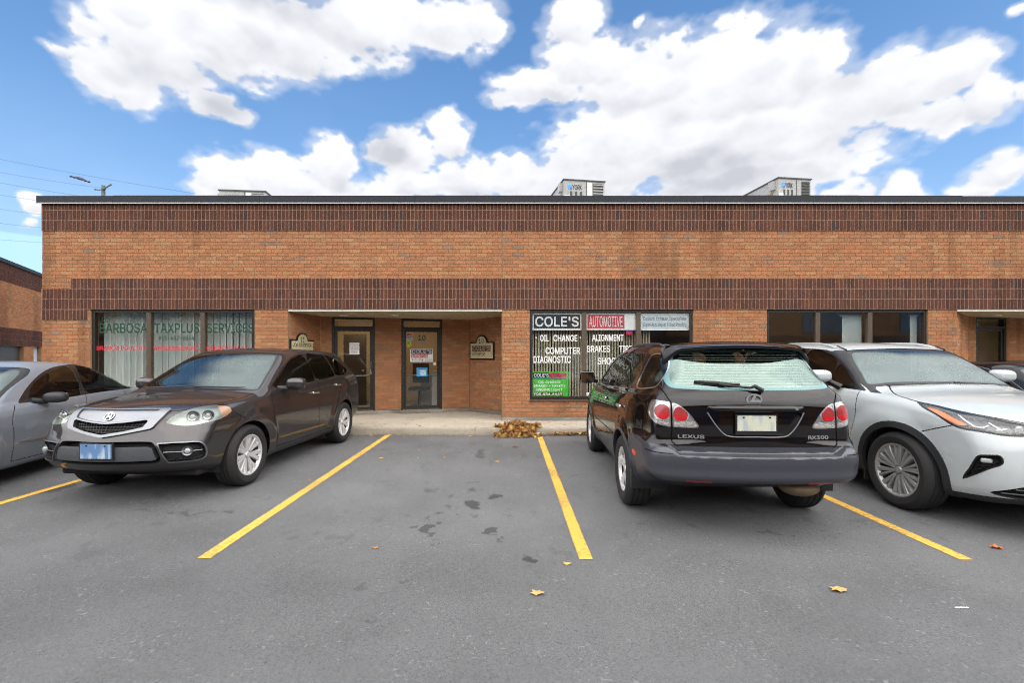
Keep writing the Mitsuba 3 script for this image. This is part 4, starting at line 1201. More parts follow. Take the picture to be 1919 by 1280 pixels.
class Shell:
    """Half a car body (y >= 0) as V, F; patches are cut out of it by outlines drawn in a view."""

    def __init__(self, spec):
        self.s = spec
        P = crs(spec['profile'], 14, True, spec.get('sharp', ()))
        x0, z0 = P.min(0) - 0.25
        x1, z1 = P.max(0) + 0.25
        h = 0.012
        gx, gz = np.arange(x0, x1, h), np.arange(z0, z1, h)
        G = np.stack(np.meshgrid(gx, gz, indexing='ij'), -1).reshape(-1, 2)
        S = sdf2(G, P).reshape(len(gx), len(gz))
        self.S, self.g0, self.h = ndimage.spline_filter(ndimage.gaussian_filter(S, spec.get('blur', 1.8))), (x0, z0), h
        I = lambda t: PchipInterpolator([a for a, _ in t], [b for _, b in t])
        self.belt, self.low, self.taper, self.gtaper = I(spec['belt']), I(spec['section']), I(spec['taper']), I(spec['gtaper'])
        self.bend, self.crown = I(spec['bend']), I(spec['crown'])
        self.mesh()

    def halfwidth(self, x, z):
        s = self.s
        b = self.belt(x)
        t = np.clip((z - s['sill']) / (b - s['sill']), -0.3, 1)
        y = self.low(t) + self.taper(x)
        up = np.maximum(z - b, 0)
        y = y - s['inset'] * sst(0, 0.05, up) - s['tumble'] * up - s['tumble2'] * up * up + (self.gtaper(x)) * sst(0.0, 0.25, up)
        for ax in (0.0, s['wb']):
            r = np.hypot(x - ax, (z - s['wr']))
            y = y + s['flare'] * (1 - sst(s['ra'] + 0.02, s['ra'] + s.get('flw', 0.16), r)) * sst(0.0, 0.2, z)
        if 'extra' in s:
            y = y + s['extra'](x, z)
        return y

    def f(self, p):
        x, y, z = p[:, 0], np.abs(p[:, 1]), p[:, 2]
        xb = x + self.bend(x) * y * y
        zb = z + self.crown(x) * y * y * np.clip((z - 0.6) / 0.3, 0, 1)
        c = np.stack([(xb - self.g0[0]) / self.h, (zb - self.g0[1]) / self.h])
        S = ndimage.map_coordinates(self.S, c, order=3, prefilter=False, mode='nearest')
        W = y - self.halfwidth(xb, z)
        r = self.s['round'](x, z)
        v = smax(S, W * 0.97, r)
        return self.s['carve'](v, x, y, z) if 'carve' in self.s else v

    def mesh(self):
        s, h = self.s, self.s.get('cell', 0.017)
        x0, x1, ym, zm = s['box']
        gx, gy, gz = np.arange(x0, x1, h), np.arange(-1.5 * h, ym, h), np.arange(0.1, zm, h)
        n = (len(gx), len(gy), len(gz))
        G = np.stack(np.meshgrid(gx, gy, gz, indexing='ij'), -1).reshape(-1, 3)
        val = np.concatenate([self.f(G[i:i + 400000]) for i in range(0, len(G), 400000)]).reshape(n)
        neg = val < 0
        acc, cnt = np.zeros([k - 1 for k in n] + [3]), np.zeros([k - 1 for k in n])
        quads = []
        idx = -np.ones([k - 1 for k in n], int)
        for ax in range(3):
            a = [slice(None)] * 3
            b = [slice(None)] * 3
            a[ax], b[ax] = slice(0, -1), slice(1, None)
            cr = neg[tuple(a)] != neg[tuple(b)]
            I = np.argwhere(cr)
            va, vb = val[tuple(a)][cr], val[tuple(b)][cr]
            t = va / (va - vb)
            pt = I.astype(float)
            pt[:, ax] += t
            o1, o2 = [k for k in range(3) if k != ax]
            cells = []
            for d1, d2 in ((0, 0), (-1, 0), (-1, -1), (0, -1)):
                c = I.copy()
                c[:, o1] += d1
                c[:, o2] += d2
                cells.append(c)
            ok = np.all([(c >= 0).all(1) & (c < np.array(n) - 1).all(1) for c in cells], axis=0)
            for c in cells:
                g = (c >= 0).all(1) & (c < np.array(n) - 1).all(1)
                np.add.at(acc, tuple(c[g].T), pt[g])
                np.add.at(cnt, tuple(c[g].T), 1)
            flip = neg[tuple(a)][cr][ok]
            if ax == 1:
                flip = ~flip
            quads.append(([c[ok] for c in cells], flip))
        has = cnt > 0
        idx[has] = np.arange(has.sum())
        V = acc[has] / cnt[has][:, None] * h + np.array([gx[0], gy[0], gz[0]])
        Fs = []
        for cells, flip in quads:
            q = np.stack([idx[tuple(c.T)] for c in cells], 1)
            q = np.where(flip[:, None], q, q[:, ::-1])
            Fs += [q[:, [0, 1, 2]], q[:, [0, 2, 3]]]
        F = np.vstack(Fs)
        for _ in range(3):
            v = self.f(V)
            g = self.grad(V)
            V = V - (v / np.maximum((g * g).sum(1), 0.05))[:, None] * g
        V, _, F = split(V, F, V[:, 1], np.ones(len(F), bool))      # keeps y >= 0
        self.V, self.F = V, F
        self.tidy()

    def grad(self, V, e=2e-3):
        g = np.zeros_like(V)
        for k in range(3):
            d = np.zeros(3)
            d[k] = e
            g[:, k] = (self.f(V + d) - self.f(V - d)) / (2 * e)
        return g

    def normals(self, V):
        W = V.copy()
        W[:, 1] = np.maximum(W[:, 1], 2e-3)
        g = self.grad(W)
        return g / (np.linalg.norm(g, axis=1, keepdims=True) + 1e-9)

    def on(self, view, a, b):
        """The point of the body seen at (a, b) in a view: side (x, z), rear or front (y, z), top (x, y)."""
        t = np.linspace(0, 1, 400)
        s = self.s['box']
        if view == 'side':
            P = np.stack([np.full(400, a), s[2] * (1 - t), np.full(400, b)], -1)
        elif view == 'rear':
            P = np.stack([s[0] + (s[1] - s[0]) * 0.6 * t, np.full(400, a), np.full(400, b)], -1)
        elif view == 'front':
            P = np.stack([s[1] + (s[0] - s[1]) * 0.6 * t, np.full(400, a), np.full(400, b)], -1)
        else:
            P = np.stack([np.full(400, a), np.full(400, b), s[3] * (1 - 0.8 * t)], -1)
        v = self.f(P)
        k = int(np.argmax(v < 0))
        if k == 0:
            return P[int(np.argmin(v))]
        w = v[k - 1] / (v[k - 1] - v[k])
        return P[k - 1] + (P[k] - P[k - 1]) * w

    def tidy(self):
        u, inv = np.unique(self.F, return_inverse=True)
        self.V, self.F = self.V[u], inv.reshape(-1, 3)

    def cand(self, V, F, view, cond):
        c = V[F].mean(1)
        e = V[F]
        n = np.cross(e[:, 1] - e[:, 0], e[:, 2] - e[:, 0])
        n /= np.linalg.norm(n, axis=1, keepdims=True) + 1e-15
        if isinstance(view, str):
            ok = {'side': n[:, 1] > 0.05, 'front': n[:, 0] > 0.03, 'rear': n[:, 0] < -0.03, 'top': n[:, 2] > 0.1}[view]
            if view == 'side':
                ok &= c[:, 1] > 0.25
            if view == 'front':
                ok &= c[:, 0] > self.s['wb'] * 0.3
            if view == 'rear':
                ok &= c[:, 0] < self.s['wb'] * 0.4
        else:
            ok = n @ np.array([math.cos(view), math.sin(view), 0]) > 0.05
        return ok & cond(c) if cond is not None else ok

    @staticmethod
    def flat(V, view):
        if isinstance(view, str):
            return V[:, VIEWS[view]]
        return np.stack([-V[:, 0] * math.sin(view) + V[:, 1] * math.cos(view), V[:, 2]], -1)

    def refine(self, V, F, near, levels):
        """Splits the faces in 'near' (a test of face corners) into four, so that thin strips are cut cleanly."""
        for _ in range(levels):
            m = near(V[F])
            G = F[m]
            if not len(G):
                break
            e = np.sort(np.vstack([G[:, [0, 1]], G[:, [1, 2]], G[:, [2, 0]]]), 1)
            u, inv = np.unique(e, axis=0, return_inverse=True)
            inv = inv.ravel() + len(V)
            V = np.vstack([V, V[u].mean(1)])
            n = len(G)
            a, b, c = inv[:n], inv[n:2 * n], inv[2 * n:]
            F = np.vstack([F[~m], np.stack([G[:, 0], a, c], 1), np.stack([a, G[:, 1], b], 1), np.stack([c, b, G[:, 2]], 1), np.stack([a, b, c], 1)])
        return V, F

    def cut(self, view, poly, cond=None, line=None, patch=None, circle=None, fine=0):
        """Cuts an outline (or, with line = width, a strip along it) out of the shell or out of a patch; returns the piece (V, F)."""
        V, F = (self.V, self.F) if patch is None else patch
        if line or fine:
            pl_ = np.asarray(poly, float)
            lv = fine or (2 if line < 0.012 else 1)
            lo, hi = pl_.min(0) - 0.03, pl_.max(0) + 0.03

            def near(T3):
                c = self.flat(T3.mean(1), view)
                r = np.linalg.norm(T3 - T3.mean(1, keepdims=True), axis=2).max(1)
                m = ((c > lo) & (c < hi)).all(1)
                if m.any():
                    d_ = seg_dist(c[m], pl_, not line)[0]
                    m[m] = d_ < r[m] + (line or 0) / 2
                return m & self.cand(T3.reshape(-1, 3), np.arange(len(T3) * 3).reshape(-1, 3), view, cond)
            V, F = self.refine(V, F, near, lv)
        p = self.flat(V, view)
        if circle:
            d = np.hypot(p[:, 0] - circle[0], p[:, 1] - circle[1]) - circle[2]
        else:
            poly = np.asarray(poly, float)
            lo, hi = poly.min(0) - 0.06, poly.max(0) + 0.06
            near = ((p > lo) & (p < hi)).all(1)
            d = np.full(len(p), 1.0)
            if line:
                d[near] = seg_dist(p[near], poly, False)[0] - line / 2
            else:
                d[near] = sdf2(p[near], poly)
        V2, Fi, Fo = split(V, F, d, self.cand(V, F, view, cond))
        if patch is None:
            self.V, self.F = V2, Fo
            self.tidy()
        piece = compact(V2, Fi)
        return piece if patch is None else (piece, compact(V2, Fo))

    def move(self, piece, dist):
        """A piece moved along the body's normal."""
        V, F = piece
        return V + self.normals(V) * dist, F

    def slab(self, piece, top, bottom):
        """A piece given thickness: its face at height 'top' and walls down to 'bottom' along the normal."""
        V, F = piece
        n = self.normals(V)
        e = np.vstack([F[:, [0, 1]], F[:, [1, 2]], F[:, [2, 0]]])
        key = np.sort(e, 1)
        u, inv, cnt = np.unique(key, axis=0, return_inverse=True, return_counts=True)
        b = e[cnt[inv.ravel()] == 1]
        mid = V[b].mean(1)
        b = b[mid[:, 1] > 1e-4]
        A, B = V + n * top, V + n * bottom
        m = len(V)
        i, j = b[:, 0], b[:, 1]
        wall = np.vstack([np.stack([i, i + m, j + m], 1), np.stack([i, j + m, j], 1)])
        # walls get their own vertices so that the edge stays crisp
        VV = np.vstack([A, A, B])
        return VV, np.vstack([F, wall + m])


def compact(V, F):
    u, inv = np.unique(F, return_inverse=True)
    return V[u], inv.reshape(-1, 3)


def mirror(piece):
    V, F = piece
    return V * [1, -1, 1], F[:, ::-1]


def weld(*pieces):
    """Pieces joined, with coincident points (the centre line) merged."""
    V = np.vstack([p[0] for p in pieces])
    o = np.cumsum([0] + [len(p[0]) for p in pieces])
    F = np.vstack([p[1] + k for p, k in zip(pieces, o)])
    q = np.round(V / 1e-5).astype(np.int64)
    _, first, inv = np.unique(q, axis=0, return_index=True, return_inverse=True)
    F = inv.ravel()[F]
    ok = (F[:, 0] != F[:, 1]) & (F[:, 1] != F[:, 2]) & (F[:, 0] != F[:, 2])
    return V[first], F[ok]


def tm(piece):
    return trimesh.Trimesh(piece[0], piece[1], process=False)


# ---------------------------------------------------------------- wheels: axis along y, outer face towards +y, hub at the origin
def spoke(r0, r1, a0, a1, w0, w1, y0, y1, thick=0.03, n=7, bow=0.0):
    """One spoke: from radius r0 at angle a0 to r1 at a1, widths w0 to w1, outer face at axial y0 to y1, sides bevelled."""
    t = np.linspace(0, 1, n)
    r, a, w, y = r0 + (r1 - r0) * t, a0 + (a1 - a0) * t ** 1.3, w0 + (w1 - w0) * t, y0 + (y1 - y0) * t ** 1.6 + bow * np.sin(PI * t)
    c = np.stack([r * np.cos(a), y, r * np.sin(a)], -1)
    s = np.stack([-np.sin(a), 0 * a, np.cos(a)], -1)
    rows = []
    for k, (ws, dy) in enumerate(((-0.5, -thick), (-0.5, -0.010), (-0.36, 0), (0.36, 0), (0.5, -0.010), (0.5, -thick))):
        rows.append(c + s * (ws * w)[:, None] + np.array([0, dy, 0]))
    v = np.stack(rows, 1).reshape(-1, 3)
    i, j = np.meshgrid(np.arange(n - 1), np.arange(5), indexing='ij')
    q = np.stack([i * 6 + j, (i + 1) * 6 + j, (i + 1) * 6 + j + 1, i * 6 + j + 1], -1).reshape(-1, 4)
    return trimesh.Trimesh(v, np.vstack([q[:, [0, 1, 2]], q[:, [0, 2, 3]]]), process=False)


def to_y(m):
    m.apply_transform(np.array([[1, 0, 0, 0], [0, 0, 1, 0], [0, -1, 0, 0], [0, 0, 0, 1.0]]))
    return m


def wheel_parts(R, rim, width, style):
    """Meshes of one wheel: tyre, rim barrel, spokes, hub."""
    w = width / 2
    prof = [(rim - 0.012, w - 0.030), (rim + 0.006, w - 0.012), (rim + 0.025, w - 0.004), ((R + rim) / 2 + 0.005, w + 0.006), (R - 0.045, w + 0.001), (R - 0.022, w - 0.014), (R - 0.010, w - 0.030)]
    tread = []
    gro = [w - 0.06, w - 0.06 - 0.045, w - 0.06 - 0.09, w - 0.06 - 0.135]
    for g_ in gro:
        if g_ > -w + 0.03:
            tread += [(R - 0.001, g_ + 0.0055), (R - 0.009, g_ + 0.0035), (R - 0.009, g_ - 0.0035), (R - 0.001, g_ - 0.0055)]
    p = prof + [(R - 0.003, w - 0.044)] + tread + [(R - 0.003, -w + 0.044)] + [(a, -b) for a, b in prof[::-1]]
    out = {'tyre': to_y(lathe(p, 72))}
    # fine blocks round the shoulders
    nb = 64
    C, Hh = [], []
    lip = [(rim - 0.030, w - 0.045), (rim - 0.018, w - 0.020), (rim - 0.006, w - 0.014), (rim + 0.004, w - 0.016), (rim + 0.004, w - 0.028), (rim - 0.010, w - 0.034)]
    out['rim'] = to_y(lathe(lip, 72))
    out['barrel'] = to_y(lathe([(rim - 0.012, w - 0.03), (rim - 0.028, w - 0.05), (rim - 0.045, -w * 0.2), (rim - 0.02, -w + 0.02), (rim, -w + 0.01)], 48))
    out['brake'] = to_y(lathe([(0.001, -0.005), (0.075, -0.005), (0.08, -0.012), (rim * 0.70, -0.014), (rim * 0.70, -0.03), (0.001, -0.03)], 40))
    f = w - 0.024
    sp = []
    if style == 'five':
        for k in range(5):
            a = 2 * PI * k / 5 + PI / 2
            sp.append(spoke(0.045, rim - 0.014, a, a, 0.075, 0.105, f - 0.02, f, 0.035))
            sp.append(spoke(0.15, rim - 0.014, a, a, 0.03, 0.055, f - 0.006, f + 0.006, 0.012))
    elif style == 'twin7':
        for k in range(7):
            a = 2 * PI * k / 7 + PI / 2
            sp.append(spoke(0.050, rim - 0.014, a - 0.11, a - 0.20, 0.032, 0.060, f - 0.022, f, 0.035))
            sp.append(spoke(0.050, rim - 0.014, a + 0.11, a + 0.20, 0.032, 0.060, f - 0.022, f, 0.035))
    elif style == 'fan':
        for k in range(10):
            a = 2 * PI * k / 10 + PI / 2
            for q, ww in ((-0.150, 1.0), (0.130, 0.62)):
                sp.append(spoke(0.045, rim - 0.012, a + q * 0.75, a + q * 1.0, 0.020 * ww, 0.058 * ww, f - 0.018, f, 0.04, bow=0.008))
    else:
        for k in range(7):
            a = 2 * PI * k / 7 + PI / 2
            sp.append(spoke(0.05, rim - 0.014, a, a, 0.06, 0.085, f - 0.012, f - 0.004, 0.03))
    out['spokes'] = sp
    hub = [(0.001, f - 0.010), (0.030, f - 0.010), (0.034, f - 0.013), (0.040, f - 0.028), (0.062, f - 0.030), (0.066, f - 0.05), (0.05, f - 0.07)]
    out['hub'] = to_y(lathe(hub, 32))
    return out


class Car:
    """Collects the entries of one car; everything is given in the car's own frame (x forward from the rear axle, y left, z up)."""

    def __init__(self, base, label, category, pos, heading, zs=0.945):
        self.key = thing(base, label, category)
        h = math.atan2(heading[1], heading[0])
        self.M = np.array([[math.cos(h), -math.sin(h), 0, pos[0]], [math.sin(h), math.cos(h), 0, pos[1]], [0, 0, zs, 0], [0, 0, 0, 1.0]])

    def add(self, name, mesh, mat, parent=None, smooth=False, label=None, shell=None):
        if isinstance(mesh, tuple) and len(mesh[1]) == 0:
            print('empty', name)
            return None
        if shell is not None:                   # exact normals of the body surface
            V, F = mesh
            W = V * [1, 1, 1]
            sg_ = np.where(W[:, 1] < 0, -1.0, 1.0)
            W[:, 1] = np.abs(W[:, 1])
            N = shell.normals(W)
            N[:, 1] *= sg_
            N[W[:, 1] < 1e-5, 1] = 0
            N = N @ np.linalg.inv(self.M[:3, :3])
            N /= np.linalg.norm(N, axis=1, keepdims=True) + 1e-12
            VV = V @ self.M[:3, :3].T + self.M[:3, 3]
            key = key_for(f'{parent or self.key}__{name}')
            scene[key] = {'type': 'ply', 'filename': meshkit.write_ply((VV, F), normals=N), 'face_normals': False, 'bsdf': {'type': 'ref', 'id': mat}}
            if label:
                labels[key] = {'label': label}
            return key
        if isinstance(mesh, tuple):
            mesh = tm(mesh)
        return part(parent or self.key, name, mesh, mat, smooth=smooth, M=self.M, label=label)

    def both(self, name, piece, mat, smooth=True, parent=None, shell=None):
        return self.add(name, piece, mat, parent, smooth, None, shell), self.add(name, mirror(piece), mat, parent, smooth, None, shell)

    def surf(self, name, S, piece, mat, parent=None, lift=0.0):
        """A piece of the body on both halves as one mesh, or with parent 'each' as two."""
        p = S.move(piece, lift) if lift else piece
        return self.add(name, weld(p, mirror(p)), mat, parent, True, None, S)

    def wheels(self, wb, track, R, rim, width, style, spoke_mat, sides=(1, -1), shared=None):
        for x in (wb, 0.0):
            for s in (1, -1):
                wp = wheel_parts(R, rim, width, style)
                A = np.eye(4)
                A[:3, 3] = [x, s * (track / 2), R]
                if s < 0:
                    A[1, 1] = -1
                def place(m):
                    m = m.copy()
                    m.apply_transform(A)
                    if s < 0:
                        m.faces = m.faces[:, ::-1]
                    return m
                k = self.add('wheel', place(wp['tyre']), 'm_tyre', None, 40)
                labels[k] = {'label': 'tyre and alloy rim'}
                del labels[k]
                self.add('rim', place(wp['rim']), spoke_mat, k, 40)
                self.add('barrel', place(wp['barrel']), 'm_black_matte', k, 40)
                self.add('brake_disc', place(wp['brake']), 'm_satin', k, 40)
                for m in wp['spokes']:
                    self.add('spoke', place(m), spoke_mat, k, 30)
                self.add('hub', place(wp['hub']), spoke_mat, k, 40)


def loft_mirror(w, h, d):
    """A door mirror housing: a rounded shell, glass side towards -x, width along y."""
    m = trimesh.creation.icosphere(subdivisions=3, radius=1.0)
    v = m.vertices.copy()
    v = np.sign(v) * np.abs(v) ** 0.72
    v[:, 0] = np.where(v[:, 0] < 0, np.maximum(v[:, 0], -0.25), v[:, 0])
    m.vertices = v * [d, w / 2, h / 2]
    return m


def seat(x, y, z, w=0.50, mat='m_interior'):
    a = rbox(0.50, w, 0.16, 0.06, 3)
    a.apply_translation([x, y, z])
    b = rbox(0.15, w, 0.62, 0.06, 3)
    b.apply_transform(trimesh.transformations.rotation_matrix(-0.28, [0, 1, 0]))
    b.apply_translation([x - 0.30, y, z + 0.34])
    c = rbox(0.09, 0.26, 0.17, 0.04, 3)
    c.apply_transform(trimesh.transformations.rotation_matrix(-0.2, [0, 1, 0]))
    c.apply_translation([x - 0.41, y, z + 0.74])
    return a, b, c


def cabin(car, wb, belt, rows, mat='m_interior'):
    """Seats, dashboard and steering wheel seen dimly through the glass."""
    for (x, ys, z) in rows:
        for y in ys:
            a, b, c = seat(x, y, z)
            k = car.add('seat', a, mat, None, 40)
            car.add('backrest', b, mat, k, 40)
            car.add('headrest', c, mat, k, 40)


def paint(name, color, ior=1.5, flake=0.0, flake_color=(0.5, 0.5, 0.5), rough=0.3):
    """Car paint: a clear gloss coat over colour, with a share of soft metallic flake."""
    base = {'type': 'plastic', 'diffuse_reflectance': rgb(*color), 'int_ior': ior, 'nonlinear': True}
    if flake:
        base = {'type': 'blendbsdf', 'weight': flake, 'a': base, 'b': {'type': 'roughconductor', 'specular_reflectance': rgb(*flake_color), 'alpha': rough, 'distribution': 'ggx'}}
    return bsdf(name, base)


pbr('m_tyre', (0.021, 0.0205, 0.021), 0.72, spec=0.35)
pbr('m_interior', (0.055, 0.052, 0.048), 0.8)
pbr('m_interior_tan', (0.24, 0.20, 0.14), 0.8)
pbr('m_trim', (0.012, 0.012, 0.013), 0.22)
pbr('m_plastic', (0.020, 0.021, 0.024), 0.5)
pbr('m_gap', (0.004, 0.004, 0.004), 0.9, spec=0.1)


tinted('m_auto_glass', 0.66, (0.29, 0.345, 0.34), (0.80, 0.88, 0.84))
tinted('m_auto_dark', 0.55, (0.095, 0.10, 0.10), (0.38, 0.42, 0.40))
tinted('m_auto_side', 0.50, (0.12, 0.13, 0.13), (0.70, 0.76, 0.72))
bsdf('m_lens', {'type': 'thindielectric', 'int_ior': 1.5}, False)
pbr('m_lamp_back', (0.42, 0.44, 0.43), 0.25, metal=0.75)
pbr('m_lamp_dark', (0.07, 0.075, 0.085), 0.3, metal=0.3)
pbr('m_red_lens', (0.40, 0.008, 0.012), 0.12, coat=1.0)
pbr('m_red_dark', (0.22, 0.010, 0.012), 0.2, coat=0.5)
pbr('m_amber', (0.62, 0.16, 0.02), 0.15, coat=1.0)
pbr('m_amber_pale', (0.50, 0.25, 0.15), 0.2, coat=1.0)
# ---------------------------------------------------------------- shared body work
def wheel_openings(car, S, lip_mat=None, lip_w=0.03, lift=0.006, zlow=0.30):
    wb, wr, ra = S.s['wb'], S.s['wr'], S.s['ra']
    for ax in (0.0, wb):
        S.cut('side', None, circle=(ax, wr, ra))
        if lip_mat:
            lip = S.cut('side', None, circle=(ax, wr, ra + lip_w), cond=lambda c: c[:, 2] > zlow)
            car.both('arch_lip', S.slab(lip, lift, -0.03), lip_mat, 40)
        for s in (1, -1):
            a = np.linspace(-0.25, PI + 0.25, 28)
            ro = ra + 0.028
            yo = min(S.on('side', ax + ra + 0.03, wr + 0.1)[1], S.on('side', ax - ra - 0.03, wr + 0.1)[1]) - 0.02
            v = np.vstack([np.stack([ax + ro * np.cos(a), np.full(28, s * y), wr + ro * np.sin(a)], -1) for y in (0.50, yo)])
            k = np.arange(27)
            car.add('wheel_liner', trimesh.Trimesh(v, np.vstack([np.stack([k, k + 1, k + 29], 1), np.stack([k, k + 29, k + 28], 1)]), process=False), 'm_black_matte', None, True)


def side_glass(car, S, dlo, panes, glass, chrome=None):
    g_ = S.cut('side', dlo)
    rest = g_
    if chrome:
        ring, rest = S.cut('side', np.vstack([dlo, dlo[:1]]), patch=rest, line=chrome)
        car.both('window_bright_trim', S.slab(ring, 0.004, -0.004), 'm_chrome_dim', 40)
    for pl in panes:
        pc, rest = S.cut('side', crs(pl, 5, True), patch=rest)
        car.both('side_window', S.move(pc, -0.006), glass, shell=S)
    car.both('window_surround', rest, 'm_trim', shell=S)


def centre_glass(car, S, name, view, pts, sharp, mat, cond, border=0.0, lift=-0.004, border_mat='m_trim'):
    pl = crs(pts, 6, True, sharp)
    g_ = S.cut(view, pl, cond=cond)
    if border:
        ring, g_ = S.cut(view, np.vstack([pl, pl[:1]]), patch=g_, line=border * 2)
        k = car.surf(name, S, g_, mat, None, lift)
        car.surf('border', S, ring, border_mat, k, lift)
        return k
    return car.surf(name, S, g_, mat, None, lift)


def seams(car, S, view, lines, w=0.008, cond=None):
    for ln in lines:
        p = S.cut(view, crs(ln, 6, False), line=w, cond=cond)
        if len(p[1]):
            car.both('panel_gap', S.move(p, -0.006), 'm_gap')


def mirrors(car, x, y, z, w, h, d, mat, foot, arm_mat, glass=True):
    for s in (1, -1):
        m = loft_mirror(w, h, d)
        m.apply_transform(rotz(s * 0.12) if True else np.eye(4))
        m.apply_translation([x, s * y, z])
        k = car.add('door_mirror', m, mat, None, 45)
        f = np.array(foot, float) * [1, s, 1]
        car.add('stalk', tube([f, [x + 0.02, s * (y - w * 0.34), z - h * 0.36]], [0.045, 0.03], 10), arm_mat, k, 40)
        g_ = rbox(0.006, w * 0.86, h * 0.78, 0.03, 2)
        g_.apply_translation([x - d * 0.27, s * y, z])
        car.add('glass', g_, 'm_mirror', k, 40)


def handles(car, S, spots, mat, L=0.20):
    for x, z in spots:
        h = S.on('side', x, z)
        for s in (1, -1):
            hd = rbox(L, 0.030, 0.034, 0.014, 2)
            hd.apply_translation([x, s * (h[1] + 0.022), z])
            k = car.add('door_handle', hd, mat, None, 45)
            for e in (-0.4, 0.4):
                b = rbox(0.03, 0.03, 0.026, 0.008, 2)
                b.apply_translation([x + e * L, s * (h[1] + 0.006), z])
                car.add('foot', b, mat, k, 40)


def wipers(car, S, spots, mat='m_black'):
    """spots: (pivot y, tip y, z pivot, z tip) on the windscreen foot."""
    for y0, y1, z0, z1 in spots:
        pts = []
        for t in np.linspace(0, 1, 9):
            y, z = y0 + (y1 - y0) * t, z0 + (z1 - z0) * t
            p = S.on('front', abs(y), z)
            pts.append([p[0] + 0.018, y, p[2] + 0.012])
        k = car.add('wiper', tube(pts, [0.012, 0.010, 0.009, 0.009, 0.009, 0.008, 0.008, 0.007, 0.006], 6), mat, None, 40)


def ring_mesh(p, r0, r1, depth, direction, seg=28):
    """A lathed lamp bezel or reflector at p facing direction."""
    m = lathe([(r1, 0.0), (r1 * 0.96, 0.008), (r0, 0.004), (r0 * 0.8, -depth * 0.6), (0.001, -depth)], seg)
    d = np.asarray(direction, float)
    d /= np.linalg.norm(d)
    a = np.cross([0, 0, 1.0], d)
    a /= np.linalg.norm(a)
    m.apply_transform(mat4(p, a, np.cross(d, a), d))
    return m


def floorpan(car, x0, x1, w, z):
    car.add('underbody', rbox(x1 - x0, w, 0.08, 0.03).apply_translation([(x0 + x1) / 2, 0, z]), 'm_black_matte')


def number_plate(car, x, z0, z1, w, mat, front=True, y=0.0):
    s = 1 if front else -1
    pl = thing(f'{car.key}__licence_plate')
    lo, hi = sorted((x, x + s * 0.015))
    car.add('frame', box(lo, hi, y - w / 2 - 0.012, y + w / 2 + 0.012, z0 - 0.012, z1 + 0.010), 'm_black', pl)
    lo, hi = sorted((x + s * 0.015, x + s * 0.020))
    car.add('plate', box(lo, hi, y - w / 2, y + w / 2, z0, z1), mat, pl)
    lo, hi = sorted((x + s * 0.020, x + s * 0.024))
    for yb in (-0.09, 0.09):
        car.add('bolt', box(lo, hi, y + yb - 0.007, y + yb + 0.007, z1 - 0.022, z1 - 0.010), 'm_black', pl)


def fmat(S, y, z):
    """Frame on the front of the body: x to the car's left as seen, y up, z outwards."""
    p = S.on('front', abs(y), z)
    p[1] = y
    n = S.normals(np.array([[p[0], abs(y), z]]))[0]
    n[1] = n[1] * (1 if y >= 0 else -1) if abs(y) > 1e-3 else 0
    n /= np.linalg.norm(n)
    ex = np.cross([0, 0, 1.0], n)
    ex /= np.linalg.norm(ex)
    return mat4(p, ex, np.cross(n, ex), n)
SPEC_RDX = dict(wb=2.65, wr=0.358, ra=0.40, flare=0.030, flw=0.17, sill=0.27, inset=0.022, tumble=0.30, tumble2=0.22, cell=0.0175,
    profile=[(-0.72, 0.33), (-0.93, 0.40), (-1.0, 0.52), (-1.02, 0.65), (-1.0, 0.80), (-0.94, 0.93), (-0.91, 1.03), (-0.86, 1.13), (-0.74, 1.36), (-0.62, 1.53), (-0.50, 1.585), (0.0, 1.628), (0.7, 1.650), (1.2, 1.635), (1.52, 1.580),
             (2.0, 1.33), (2.42, 1.115), (2.58, 1.082), (3.0, 1.045), (3.28, 1.0), (3.42, 0.95), (3.49, 0.86), (3.545, 0.73), (3.585, 0.60), (3.575, 0.46), (3.50, 0.37), (3.36, 0.32), (3.0, 0.25), (2.0, 0.225), (0.6, 0.225), (-0.4, 0.25)],
    belt=[(-1.3, 1.19), (0.2, 1.145), (1.0, 1.12), (2.3, 1.07), (3.0, 1.0), (3.8, 0.92)],
    section=[(-0.35, 0.70), (-0.1, 0.80), (0, 0.830), (0.12, 0.857), (0.35, 0.880), (0.6, 0.889), (0.78, 0.886), (0.92, 0.868), (1, 0.842)],
    taper=[(-1.3, -0.09), (-0.7, -0.03), (0, 0), (2.2, 0), (2.9, -0.012), (3.8, -0.07)],
    gtaper=[(-1.3, -0.12), (-0.6, -0.06), (0.4, 0), (1.4, 0), (2.2, -0.02), (2.8, -0.05), (3.8, -0.05)],
    bend=[(-1.3, -0.17), (-0.5, -0.12), (0.3, 0.0), (1.2, 0.05), (2.2, 0.15), (2.9, 0.24), (3.8, 0.40)],
    crown=[(-1.3, 0.05), (0.5, 0.10), (2.4, 0.08), (3.0, 0.11), (3.8, 0.14)],
    round=lambda x, z: 0.07 + 0.09 * (1 - sst(0.75, 0.95, z)) * (sst(0.35, 0.8, -x) + sst(2.95, 3.35, x)) + 0.04 * sst(1.3, 1.5, z),
    box=(-1.2, 3.72, 1.03, 1.76))
